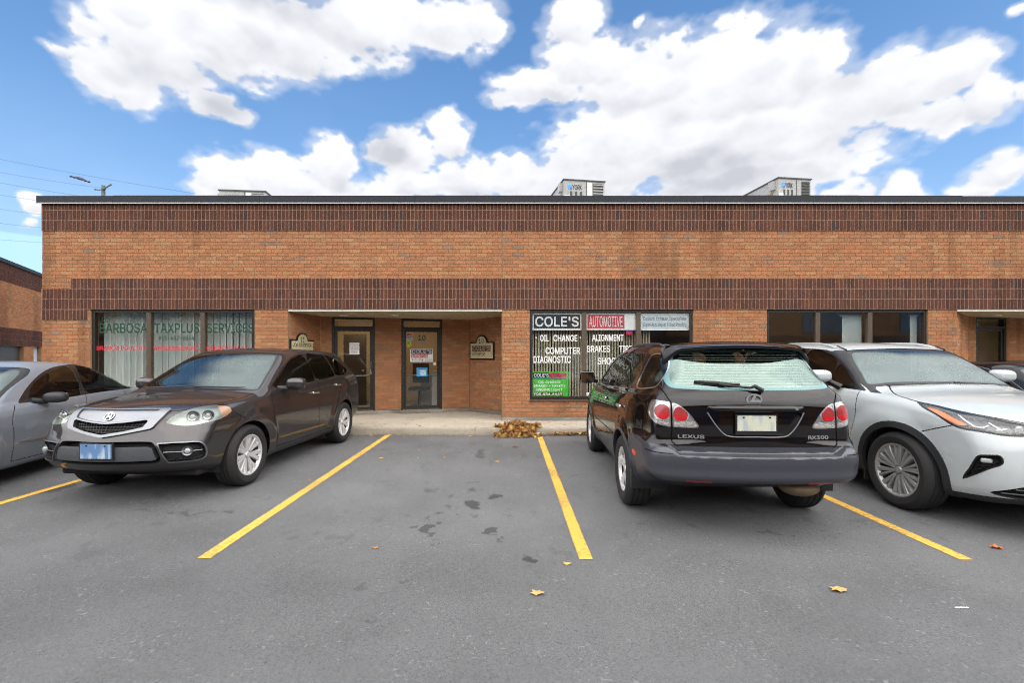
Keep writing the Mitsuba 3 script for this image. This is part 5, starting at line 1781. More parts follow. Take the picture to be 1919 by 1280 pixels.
SPEC_HIGH = dict(wb=2.73, wr=0.383, ra=0.425, flare=0.045, flw=0.24, sill=0.30, inset=0.022, tumble=0.30, tumble2=0.16, cell=0.0185,
    profile=[(-0.85, 0.36), (-1.05, 0.42), (-1.13, 0.55), (-1.15, 0.72), (-1.12, 0.95), (-1.09, 1.15), (-1.02, 1.25), (-0.92, 1.45), (-0.82, 1.58), (-0.66, 1.635), (-0.2, 1.685), (0.5, 1.715), (1.1, 1.700), (1.62, 1.615),
             (1.98, 1.40), (2.28, 1.205), (2.42, 1.165), (2.85, 1.135), (3.2, 1.09), (3.52, 1.02), (3.66, 0.95), (3.74, 0.84), (3.775, 0.70), (3.79, 0.56), (3.77, 0.42), (3.70, 0.33), (3.55, 0.27), (3.2, 0.25), (2.0, 0.24), (0.6, 0.24), (-0.4, 0.26)],
    belt=[(-1.3, 1.20), (0.0, 1.165), (1.2, 1.135), (2.2, 1.105), (3.0, 1.05), (3.9, 0.98)],
    section=[(-0.35, 0.72), (-0.1, 0.82), (0, 0.865), (0.12, 0.892), (0.3, 0.905), (0.55, 0.918), (0.78, 0.920), (0.92, 0.900), (1, 0.870)],
    taper=[(-1.3, -0.09), (-0.7, -0.03), (0, 0), (2.2, 0), (3.0, -0.012), (3.9, -0.08)],
    gtaper=[(-1.3, -0.12), (-0.6, -0.05), (0.4, 0), (1.4, 0), (2.2, -0.02), (2.8, -0.05), (3.9, -0.05)],
    bend=[(-1.3, -0.15), (-0.5, -0.10), (0.3, 0.0), (1.2, 0.06), (2.2, 0.16), (3.0, 0.24), (3.9, 0.40)],
    crown=[(-1.3, 0.05), (0.5, 0.09), (2.4, 0.06), (3.2, 0.08), (3.9, 0.12)],
    round=lambda x, z: 0.065 + 0.09 * (1 - sst(0.80, 1.0, z)) * (sst(0.35, 0.8, -x) + sst(3.1, 3.5, x)) + 0.04 * sst(1.35, 1.55, z),
    box=(-1.32, 3.92, 1.06, 1.82))
SPEC_SEDAN = dict(wb=2.70, wr=0.315, ra=0.352, flare=0.018, sill=0.24, inset=0.020, tumble=0.42, tumble2=0.30, cell=0.0185,
    profile=[(-0.72, 0.27), (-0.95, 0.34), (-1.05, 0.46), (-1.07, 0.60), (-1.04, 0.78), (-1.00, 0.93), (-0.93, 0.995), (-0.70, 1.025), (-0.44, 1.065), (-0.18, 1.215), (0.12, 1.365), (0.48, 1.437), (0.95, 1.455), (1.30, 1.43), (1.60, 1.345),
             (1.98, 1.16), (2.36, 0.985), (2.52, 0.945), (2.9, 0.885), (3.25, 0.80), (3.48, 0.70), (3.58, 0.58), (3.60, 0.46), (3.56, 0.32), (3.42, 0.24), (3.0, 0.20), (2.0, 0.19), (0.6, 0.19), (-0.4, 0.21)],
    belt=[(-1.3, 1.02), (-0.3, 1.01), (0.6, 0.985), (1.4, 0.96), (2.3, 0.92), (3.0, 0.84), (3.8, 0.70)],
    section=[(-0.35, 0.66), (-0.1, 0.77), (0, 0.80), (0.15, 0.825), (0.4, 0.855), (0.65, 0.868), (0.82, 0.862), (0.94, 0.838), (1, 0.810)],
    taper=[(-1.3, -0.10), (-0.7, -0.03), (0, 0), (2.2, 0), (2.9, -0.02), (3.8, -0.10)],
    gtaper=[(-1.3, -0.14), (-0.5, -0.06), (0.3, 0), (1.2, 0), (2.0, -0.02), (2.8, -0.05), (3.8, -0.05)],
    bend=[(-1.3, -0.15), (-0.4, -0.10), (0.4, 0.0), (1.0, 0.05), (2.0, 0.16), (2.9, 0.26), (3.8, 0.36)],
    crown=[(-1.3, 0.06), (0.5, 0.10), (2.4, 0.08), (3.2, 0.12), (3.8, 0.14)],
    round=lambda x, z: 0.07 + 0.09 * (1 - sst(0.65, 0.85, z)) * (sst(0.35, 0.8, -x) + sst(2.9, 3.3, x)) + 0.05 * sst(1.1, 1.3, z),
    box=(-1.22, 3.76, 0.98, 1.56))
POS = {'rdx': ((-3.64, 8.10), (-0.0557, -0.998)), 'high': ((4.61, 7.32), (0.0, -1.0)), 'sedan': ((-6.73, 7.15), (0.2, -0.98)), 'sedan2': ((7.15, 7.7), (0.0, -1.0)), 'rx': ((1.985, 4.695), (0.047, 0.999))}
# ================================================================ the black car seen from behind
paint('m_paint_black', (0.0125, 0.0095, 0.0105), 1.55)
bsdf('m_clad_grey', {'type': 'roughplastic', 'diffuse_reflectance': rgb(0.040, 0.042, 0.058), 'int_ior': 1.75, 'alpha': 0.10, 'distribution': 'ggx'})
tinted('m_rear_glass', 0.62, (0.29, 0.385, 0.355), (0.95, 1.0, 0.97))


def suv_black():
    wb = 2.616
    spec = dict(wb=wb, wr=0.36, ra=0.405, flare=0.022, sill=0.28, inset=0.022, tumble=0.30, tumble2=0.18, cell=0.0175,
                profile=[(-0.78, 0.44), (-0.96, 0.475), (-1.030, 0.525), (-1.022, 0.58), (-1.032, 0.66), (-1.026, 0.735), (-0.99, 0.785), (-0.925, 0.805), (-0.915, 0.84), (-0.915, 0.95), (-0.905, 1.06), (-0.885, 1.17), (-0.85, 1.25),
                         (-0.70, 1.42), (-0.56, 1.572), (-0.44, 1.632), (0.1, 1.668), (0.9, 1.672), (1.45, 1.632), (1.80, 1.555), (2.2, 1.36), (2.66, 1.115), (2.80, 1.075), (3.15, 1.02), (3.38, 0.94), (3.50, 0.80), (3.545, 0.62), (3.51, 0.42), (3.38, 0.28),
                         (3.0, 0.25), (2.0, 0.24), (0.8, 0.24), (-0.3, 0.27)],
                belt=[(-1.3, 1.20), (0, 1.15), (1.5, 1.09), (2.7, 1.05), (3.8, 0.98)],
                section=[(-0.35, 0.66), (-0.1, 0.76), (0, 0.805), (0.12, 0.85), (0.35, 0.882), (0.55, 0.888), (0.75, 0.880), (0.9, 0.862), (1, 0.838)],
                taper=[(-1.3, -0.085), (-0.8, -0.040), (0, -0.004), (2.0, 0), (2.9, -0.02), (3.8, -0.08)],
                gtaper=[(-1.3, -0.10), (-0.6, -0.055), (0.5, 0), (1.5, 0), (2.2, -0.02), (2.8, -0.05), (3.8, -0.05)],
                bend=[(-1.3, -0.17), (-0.5, -0.13), (0.3, 0.0), (1.2, 0.04), (2.2, 0.14), (2.9, 0.2), (3.8, 0.36)],
                crown=[(-1.3, 0.05), (0.5, 0.10), (2.5, 0.08), (3.8, 0.10)],
                carve=lambda v, x, y, z: smax(v, -smax(smax(y - 0.615 - 0.10 * np.clip((z - 0.72) / 0.08, 0, 1), 0.712 - z, 0.02), np.maximum(x + 0.915 - 0.10 * y * y, z - 0.83), 0.015), 0.012),
                extra=lambda x, z: -0.055 * sst(0.45, 0.75, -x) * sst(0.76, 0.86, z),
                round=lambda x, z: 0.075 + 0.10 * (1 - sst(0.70, 0.85, z)) * (sst(0.35, 0.8, -x) + sst(2.9, 3.3, x)) + 0.03 * sst(1.3, 1.5, z),
                box=(-1.25, 3.75, 1.02, 1.78))
    S = Shell(spec)
    car = Car('parked_car', 'black car seen from behind with a pale green rear window and roof spoiler', 'car', *POS['rx'])
    # wheel openings, with a lip
    for ax in (0.0, wb):
        S.cut('side', None, circle=(ax, 0.36, 0.405))
        lip = S.cut('side', None, circle=(ax, 0.36, 0.435), cond=lambda c: c[:, 2] > 0.30)
        car.both('arch_lip', S.slab(lip, 0.006, -0.03), 'm_clad_grey' if ax == 0 else 'm_paint_black')
    # side glass
    quarter = crs([(-0.615, 1.26), (-0.60, 1.40), (-0.50, 1.525), (-0.24, 1.55), (-0.18, 1.52), (-0.15, 1.30), (-0.20, 1.225), (-0.50, 1.225)], 6, True)
    qring, qg = S.cut('side', quarter, patch=S.cut('side', quarter), line=0.022)[::1]
    car.both('side_window', S.move(qg, -0.004), 'm_auto_side', shell=S)
    car.both('window_ring', S.slab(qring, 0.002, -0.006), 'm_chrome_dim', 40)
    dlo = crs([(-0.02, 1.24), (-0.03, 1.54), (0.1, 1.570), (0.9, 1.575), (1.35, 1.54), (1.75, 1.43), (2.12, 1.22), (2.22, 1.135), (1.4, 1.150), (0.4, 1.185), (0.02, 1.20)], 6, True)
    glass = S.cut('side', dlo)
    panes = [[(0.03, 1.225), (0.0, 1.535), (0.35, 1.545), (0.80, 1.55), (0.86, 1.195), (0.4, 1.205)], [(0.95, 1.19), (0.90, 1.55), (1.30, 1.52), (1.72, 1.40), (2.02, 1.225), (2.08, 1.165), (1.4, 1.175)]]
    rest = glass
    for i, pl in enumerate(panes):
        pc, rest = S.cut('side', crs(pl, 5, True), patch=rest)
        car.both('side_window', S.move(pc, -0.006), 'm_auto_side', shell=S)
    car.both('window_surround', rest, 'm_trim', shell=S)
    # chrome-edged rear quarter outline
    # windscreen and rear glass
    ws = S.cut('front', crs([(-0.5, 1.15), (0, 1.15), (0.60, 1.17), (0.685, 1.20), (0.60, 1.46), (0.52, 1.545), (0.3, 1.57), (0, 1.575), (-0.5, 1.575)], 6, True, (0, 8)), cond=lambda c: c[:, 0] > 1.4)
    car.surf('windscreen', S, ws, 'm_auto_glass', None, -0.004)
    rg_ = crs([(-0.5, 1.238), (0, 1.238), (0.50, 1.245), (0.632, 1.262), (0.650, 1.30), (0.615, 1.42), (0.560, 1.545), (0.50, 1.572), (0, 1.585), (-0.5, 1.585)], 6, True, (0, 9))
    rear = S.cut('rear', rg_, cond=lambda c: c[:, 0] < -0.2)
    inner, rim = S.cut('rear', crs([(-0.5, 1.262), (0, 1.262), (0.48, 1.268), (0.595, 1.285), (0.612, 1.32), (0.575, 1.43), (0.53, 1.53), (0.46, 1.552), (0, 1.565), (-0.5, 1.565)], 6, True, (0, 9)), patch=rear)
    rearw = car.surf('rear_window', S, inner, 'm_rear_glass', None, -0.003)
    car.surf('edge_band', S, rim, 'm_rear_edge', rearw, -0.003)
    for z in np.linspace(1.285, 1.535, 12):
        lim = np.interp(z, [1.27, 1.32, 1.43, 1.54], [0.56, 0.585, 0.55, 0.49])
        car.add('defroster_line', tube([S.on('rear', abs(y), z) * [1, 0, 1] + [-0.0005, y, 0] for y in np.linspace(-lim, lim, 13)], 0.0008, 5), 'm_defrost', rearw)
    # tail lamps: outer on the body, inner on the tailgate
    V = 2.86
    s2 = lambda pts: np.array([Shell.flat(np.array([S.on('rear' if k == 'r' else 'side', a, b)]), V)[0] for k, a, b in pts])
    outer = crs(s2([('r', 0.645, 1.135), ('r', 0.72, 1.145), ('s', -0.70, 1.145), ('s', -0.65, 1.08), ('s', -0.665, 1.01), ('r', 0.76, 0.955), ('r', 0.70, 0.932), ('r', 0.645, 0.925)]), 5, True, (0, 7))
    inn = crs(s2([('r', 0.632, 0.925), ('r', 0.632, 1.132), ('r', 0.585, 1.115), ('r', 0.52, 1.06), ('r', 0.465, 0.985), ('r', 0.435, 0.935), ('r', 0.455, 0.925)]), 5, True, (0, 1))
    for nm, pl, ctr, rr in (('outer', outer, (0.703, 1.050), 0.052), ('inner', inn, (0.572, 1.035), 0.050)):
        pc = S.cut(V, pl)
        ring, pc2 = S.cut(V, pl, patch=pc, line=0.018)
        body = pc2
        low, up = S.cut('rear', [(0.3, 0.9), (1.0, 0.9), (1.0, 0.975), (0.3, 0.975)], patch=body)
        cc = S.on('rear', *ctr)
        th = np.linspace(0, 2 * PI, 28, endpoint=False)
        rnd = np.stack([ctr[0] + 0.066 * np.cos(th), ctr[1] + 0.076 * np.sin(th)], -1)
        rd = np.stack([ctr[0] + 0.054 * np.cos(th), ctr[1] + 0.064 * np.sin(th)], -1)
        rnd[:, 1] = np.maximum(rnd[:, 1], 0.978)
        rd[:, 1] = np.maximum(rd[:, 1], 0.983)
        halo, up = S.cut('rear', rnd, fine=1, patch=up)
        red, halo = S.cut('rear', rd, fine=1, patch=halo)
        hot, red = S.cut('rear', [(0.3, 0.9), (1, 0.9), (1, ctr[1] - 0.012), (0.3, ctr[1] - 0.012)], patch=red)
        for f in (lambda p: p, mirror):
            k = car.add('tail_lamp', f(S.move(up, -0.004)), 'm_lamp_back', None, True)
            car.add('seal', f(S.slab(ring, 0.001, -0.01)), 'm_chrome_dim', k, True)
            car.add('halo', f(S.slab(halo, 0.004, -0.006)), 'm_satin', k, True)
            car.add('red_lens', f(S.slab(red, 0.009, -0.004)), 'm_red_soft', k, True)
            car.add('red_lens', f(S.slab(hot, 0.009, -0.004)), 'm_red_lens', k, True)
            car.add('clear_lens', f(S.move(low, 0.001)), 'm_ribbed', k, True)
    # number plate niche and handle bar
    niche = S.cut('rear', crs([(-0.2, 1.055), (0, 1.055), (0.345, 1.055), (0.362, 1.045), (0.30, 0.95), (0.235, 0.885), (0.20, 0.868), (0, 0.866), (-0.2, 0.866)], 5, True, (0, 8)))
    nm_ = S.slab(niche, -0.035, 0.0)
    car.add('plate_niche', weld(nm_, mirror(nm_)), 'm_paint_black', None, 40)
    for sg_ in (1, -1):
        pts = [S.on('rear', y, z) * [1, sg_, 1] + [-0.003, 0, 0] for y, z in crs([(0.372, 1.055), (0.308, 0.945), (0.243, 0.872), (0.20, 0.858), (0.0, 0.856)], 5, False)]
        car.add('niche_trim', tube(pts, 0.0055, 8), 'm_niche_highlight', None, 40)  # pale tube puts in the highlight along the body-coloured niche edge
    pts = [S.on('rear', abs(y), 1.088 + 0.010 * (abs(y) > 0.33)) * [1, 0, 1] + [-0.004, y, 0] for y in np.linspace(-0.365, 0.365, 19)]
    hb = car.add('handle_bar', tube(pts, [0.012, 0.022] + [0.029] * 15 + [0.022, 0.012], 14), 'm_paint_black', None, 50)
    p = S.on('rear', 0.0, 1.0)
    px = p[0]
    lk = to_y(lathe([(0.001, 0.026), (0.010, 0.026), (0.012, 0.0)], 20))
    lk.apply_transform(trimesh.transformations.rotation_matrix(PI / 2, [0, 0, 1]))
    lk.apply_translation([S.on('rear', 0.29, 1.09)[0] - 0.032, -0.29, 1.092])
    car.add('lock', lk, 'm_satin', hb)
    pl = thing(f'{car.key}__licence_plate')
    car.add('frame', box(px + 0.005, px + 0.022, -0.160, 0.160, 0.872, 1.042), 'm_black', pl)
    car.add('plate', box(px + 0.001, px + 0.006, -0.148, 0.148, 0.905, 1.032), 'm_plate_cream', pl)
    for yb in (-0.1, 0.1):
        car.add('bolt', box(px - 0.003, px + 0.001, yb - 0.007, yb + 0.007, 1.012, 1.024), 'm_black', pl)
    # badges
    def rear_text(txt, y0, y1, z0, z1, mat, lift=0.002):
        m = letters(txt, abs(y0 - y1), z1 - z0, 0.004)
        xx = S.on('rear', (abs(y0) + abs(y1)) / 2, (z0 + z1) / 2)[0] - lift
        xe = S.on('rear', abs(y1), (z0 + z1) / 2)[0] - lift
        xs = S.on('rear', abs(y0), (z0 + z1) / 2)[0] - lift
        d = np.array([xe - xs, y1 - y0, 0])
        d /= np.linalg.norm(d)
        m.apply_transform(mat4([xs, y0, z0], d, [0, 0, 1], np.cross(d, [0, 0, 1])))
        car.add('badge', m, mat)
    rear_text('LEXUS', 0.595, 0.395, 0.835, 0.866, 'm_chrome')
    rear_text('RX300', -0.40, -0.57, 0.835, 0.866, 'm_chrome')
    xb = S.on('rear', 0.012, 1.168)[0]
    th = np.linspace(0, 2 * PI, 40, endpoint=False)
    ring = sg.Polygon(np.stack([0.062 * np.cos(th), 0.047 * np.sin(th)], -1)).difference(sg.Polygon(np.stack([0.050 * np.cos(th), 0.035 * np.sin(th)], -1)))
    ell = sg.Polygon([(-0.002, 0.036), (0.020, 0.036), (-0.003, -0.006), (0.048, -0.006), (0.040, -0.024), (-0.034, -0.024)])
    m = extrude(ring.union(ell), 0.006)
    m.apply_transform(mat4([xb - 0.004, 0.012, 1.168], [0, -1, 0], [-0.12, 0, 0.99], [-0.99, 0, -0.12]))
    car.add('emblem', m, 'm_chrome')
    # seams: tailgate shut line, doors, fuel flap
    gate = crs([(0.665, 1.60), (0.680, 1.42), (0.700, 1.28), (0.655, 1.16), (0.6385, 1.13), (0.6385, 0.92), (0.6385, 0.80), (0.60, 0.77)], 5, False)
    car.both('panel_gap', S.move(S.cut('rear', gate, line=0.009, cond=lambda c: c[:, 0] < -0.3), -0.006), 'm_gap')
    for ln in ([(0.0, 1.56), (-0.02, 1.2), (-0.08, 1.0), (-0.2, 0.9), (-0.36, 0.78)], [(0.905, 1.18), (0.905, 0.8), (0.90, 0.36)], [(2.10, 1.15), (2.11, 0.9), (2.02, 0.55), (2.0, 0.36)], [(2.0, 0.355), (0.9, 0.355), (0.45, 0.36)]):
        car.both('panel_gap', S.move(S.cut('side', crs(ln, 5, False), line=0.008), -0.006), 'm_gap')
    # grey bumper and lower cladding, cut along the step
    bump = S.cut('side', [(-1.6, 0.1), (-0.30, 0.1), (-0.28, 0.35), (-0.34, 0.66), (-0.40, 0.800), (-0.93, 0.787), (-1.6, 0.787)], cond=lambda c: c[:, 0] < 0.1) if False else None
    V2, Fi, Fo = split(S.V, S.F, np.maximum(np.maximum(S.V[:, 0] + 0.33, S.V[:, 2] - 0.80 + 0.03 * np.clip((-S.V[:, 0] - 0.6) / 0.3, 0, 1)), -1), np.ones(len(S.F), bool))
    S.V, S.F = V2, Fo
    S.tidy()
    bp = compact(V2, Fi)
    # two long grooves and the bumper's shadow gap
    g1, bp = S.cut(2.5, np.array([Shell.flat(np.array([S.on('rear', y, 0.72)]), 2.5)[0] for y in (0.83, 0.78, 0.72, 0.66)]), patch=bp, line=0.007)
    ref, bp = S.cut('rear', crs([(0.36, 0.475), (0.36, 0.495), (0.56, 0.497), (0.56, 0.478)], 2, True, (0, 1, 2, 3)), patch=bp)
    mk, bp = S.cut('side', [(-0.52, 0.60), (-0.52, 0.645), (-0.41, 0.655), (-0.41, 0.61)], patch=bp)
    b = car.surf('rear_bumper', S, bp, 'm_clad_grey')
    for f in (lambda p: p, mirror):
        car.add('groove', f(S.move(g1, -0.004)), 'm_gap', b, True)
        car.add('reflector', f(S.slab(ref, 0.004, -0.002)), 'm_red_dark', b, True)
        car.add('side_marker', f(S.slab(mk, 0.004, -0.002)), 'm_red_orange', b, True)
    V2, Fi, Fo = split(S.V, S.F, np.maximum(S.V[:, 2] - 0.455, -(S.V[:, 0] + 0.33)), S.V[S.F][:, :, 1].mean(1) > 0.6)
    S.V, S.F = V2, Fo
    S.tidy()
    cl = compact(V2, Fi)
    car.both('sill_cladding', S.slab(cl, 0.004, -0.002), 'm_clad_grey', 40)
    mould = S.cut('side', [(-0.02, 0.60), (-0.02, 0.655), (2.02, 0.64), (2.02, 0.59)])
    car.both('door_moulding', S.slab(mould, 0.008, -0.002), 'm_paint_black', 40)
    car.surf('body', S, (S.V, S.F), 'm_paint_black')
    # spoiler
    ys = np.linspace(-1, 1, 31)
    rows = []
    for q in ys:
        y = 0.615 * q
        a = abs(q)
        base = S.on('top', -0.42, abs(y) * 0.93)
        zt = base[2] + 0.018 - 0.0 * a
        back = -0.685 + 0.16 * a ** 2.5
        drop = 0.035 + 0.06 * sst(0.80, 1.0, a)
        rows.append([[-0.36, y * 0.98, zt - 0.012], [-0.44, y, zt + 0.012], [back + 0.06, y, zt + 0.004 - drop * 0.45], [back, y, zt - drop], [back + 0.006, y, zt - drop - 0.024 - 0.02 * sst(0.8, 1, a)], [back + 0.10, y, zt - drop - 0.012 - 0.03 * sst(0.8, 1, a)], [-0.44, y, zt - 0.025]])
    R_ = np.array(rows)
    n, m_ = R_.shape[:2]
    i, j = np.meshgrid(np.arange(n - 1), np.arange(m_), indexing='ij')
    q4 = np.stack([i * m_ + j, i * m_ + (j + 1) % m_, (i + 1) * m_ + (j + 1) % m_, (i + 1) * m_ + j], -1).reshape(-1, 4)
    cap = np.array([[0, k, k + 1] for k in range(1, m_ - 1)])
    sp = trimesh.Trimesh(R_.reshape(-1, 3), np.vstack([q4[:, [0, 1, 2]], q4[:, [0, 2, 3]], cap, cap[:, ::-1] + (n - 1) * m_]), process=False)
    spk = car.add('roof_spoiler', sp, 'm_paint_black', None, 35)
    car.add('washer_jet', trimesh.creation.icosphere(2, 0.012).apply_translation([-0.66, 0, S.on('top', -0.42, 0)[2] - 0.055]), 'm_black', spk)
    # roof rails
    for s in (1, -1):
        pts = []
        for x in np.linspace(-0.25, 1.45, 14):
            p = S.on('top', x, 0.54)
            e = min(x + 0.25, 1.45 - x)
            pts.append([x, s * 0.54, p[2] + 0.020 * min(1, e / 0.12) - 0.004])
        car.add('roof_rail', tube(pts, 0.013, 8), 'm_clad_grey', None, 40)
    # wiper
    piv = S.on('rear', 0.03, 1.232)
    w = car.add('rear_wiper', tube([piv + [-0.022, -0.075, -0.005], piv + [-0.03, -0.08, 0.012], piv + [-0.034, -0.02, 0.045], S.on('rear', 0.03, 1.262) + [-0.03, 0, 0], S.on('rear', 0.16, 1.275) + [-0.030, 0, 0], S.on('rear', 0.26, 1.29) + [-0.026, 0, 0]], [0.018, 0.020, 0.016, 0.011, 0.009, 0.009], 8), 'm_black', None, 40)
    bl = [S.on('rear', y, z) + [-0.016, 0, 0] for y, z in ((0.10, 1.288), (0.18, 1.290), (0.28, 1.298), (0.38, 1.306), (0.44, 1.309))]
    car.add('blade', tube(bl, [0.010, 0.012, 0.016, 0.012, 0.010], 8), 'm_black', w, 40)
    car.add('antenna', tube([S.on('rear', 0.59, 1.30) + [-0.005, -1.18, 0.02], [-0.78, -0.66, 1.34]], 0.003, 5), 'm_black') if False else None
    # mirrors
    for s in (1, -1):
        m = loft_mirror(0.21, 0.185, 0.11)
        m.apply_translation([2.03, s * 0.985, 1.215])
        k = car.add('door_mirror', m, 'm_paint_black', None, 40)
        g_ = rbox(0.006, 0.175, 0.145, 0.03, 2)
        g_.apply_translation([2.03 - 0.029, s * 0.985, 1.215])
        car.add('glass', g_, 'm_mirror', k, 40)
        car.add('stalk', tube([[2.06, s * 0.84, 1.165], [2.05, s * 0.92, 1.18]], [0.05, 0.04], 10), 'm_paint_black', k, 40)
        for x in (1.02, 0.08):
            h = S.on('side', x, 1.0)
            hd = rbox(0.19, 0.03, 0.032, 0.012, 2)
            hd.apply_translation([x + 0.05, s * (h[1] + 0.020), 1.0])
            car.add('door_handle', hd, 'm_chrome' if s > 0 else 'm_paint_black', None, 40)
    # under the car
    floorpan(car, -0.55, 3.1, 1.40, 0.40)
    for ax in (0.0, wb):
        for s in (1, -1):
            a = np.linspace(-0.2, PI + 0.2, 24)
            v = np.vstack([np.stack([ax + 0.432 * np.cos(a), np.full(24, s * y), 0.36 + 0.432 * np.sin(a)], -1) for y in (0.55, 0.872)])
            k = np.arange(23)
            car.add('wheel_liner', trimesh.Trimesh(v, np.vstack([np.stack([k, k + 1, k + 25], 1), np.stack([k, k + 25, k + 24], 1)]), process=False), 'm_black_matte', None, True)
            if ax == 0 or s > 0:
                fl = rbox(0.012, 0.22, 0.17, 0.006)
                fl.apply_translation([ax - 0.395, s * 0.765, 0.36])
                car.add('mud_flap', fl, 'm_clad_grey')
    mu = trimesh.creation.icosphere(3, 1.0)
    mu.apply_scale([0.14, 0.15, 0.075])
    mu.apply_translation([-0.72, -0.42, 0.395])
    car.add('muffler', mu, 'm_muffler', None, True)
    cabin(car, wb, 1.1, [(1.15, (0.38, -0.38), 0.72), (0.30, (0.40, -0.40), 0.72)], mat='m_interior_tan')
    car.add('dashboard', rbox(0.45, 1.35, 0.30, 0.08).apply_translation([2.15, 0, 0.98]), 'm_interior')
    car.add('load_floor', rbox(1.0, 1.2, 0.05, 0.02).apply_translation([-0.35, 0, 0.82]), 'm_interior')
    car.wheels(wb, 1.555, 0.36, 0.222, 0.225, 'five', 'm_alloy')


pbr('m_alloy', (0.56, 0.56, 0.57), 0.32, metal=0.35, spec=0.8)
pbr('m_niche_highlight', (0.16, 0.165, 0.19), 0.25, metal=0.5)  # grey that carries the highlight of the plate niche edge
pbr('m_chrome_dim', (0.45, 0.46, 0.47), 0.2, metal=0.9)
pbr('m_red_soft', (0.27, 0.022, 0.026), 0.12, coat=1.0)
pbr('m_red_orange', (0.55, 0.05, 0.015), 0.2, coat=1.0)
pbr('m_defrost', (0.34, 0.43, 0.39), 0.4)
pbr('m_rear_edge', (0.12, 0.25, 0.26), 0.12, coat=1.0)
pbr('m_mirror', (0.60, 0.66, 0.62), 0.03, metal=1.0)
pbr('m_muffler', (0.16, 0.115, 0.07), 0.55, metal=0.3)


def c_ribbed(p, n, uv):
    r = noise(p.x * 90, p.y * 220, p.z * 200)
    return mix((0.30, 0.30, 0.28), (0.66, 0.66, 0.63), sstep(0.3, 0.7, r))


bsdf('m_ribbed', {'type': 'principled', 'base_color': mikit.proc(c_ribbed), 'roughness': 0.2, 'metallic': 0.5})


def c_plate(p, n, uv):
    r = noise(p.x * 34, p.y * 3, p.z * 8)
    return mix((0.52, 0.53, 0.42), (0.30, 0.36, 0.42), 0.65 * sstep(0.35, 0.75, r))


def c_plate_blue(p, n, uv):
    r = noise(p.x * 38 + 5, p.y * 3, p.z * 10)
    return mix((0.10, 0.20, 0.38), (0.40, 0.47, 0.54), sstep(0.40, 0.72, r))


bsdf('m_plate_cream', {'type': 'principled', 'base_color': mikit.proc(c_plate), 'roughness': 0.45})
bsdf('m_plate_blue', {'type': 'principled', 'base_color': mikit.proc(c_plate_blue), 'roughness': 0.45})
suv_black()
# ================================================================ the brown car facing the camera
paint('m_paint_brown', (0.029, 0.0265, 0.0285), 1.55, 0.10, (0.34, 0.32, 0.33), 0.28)


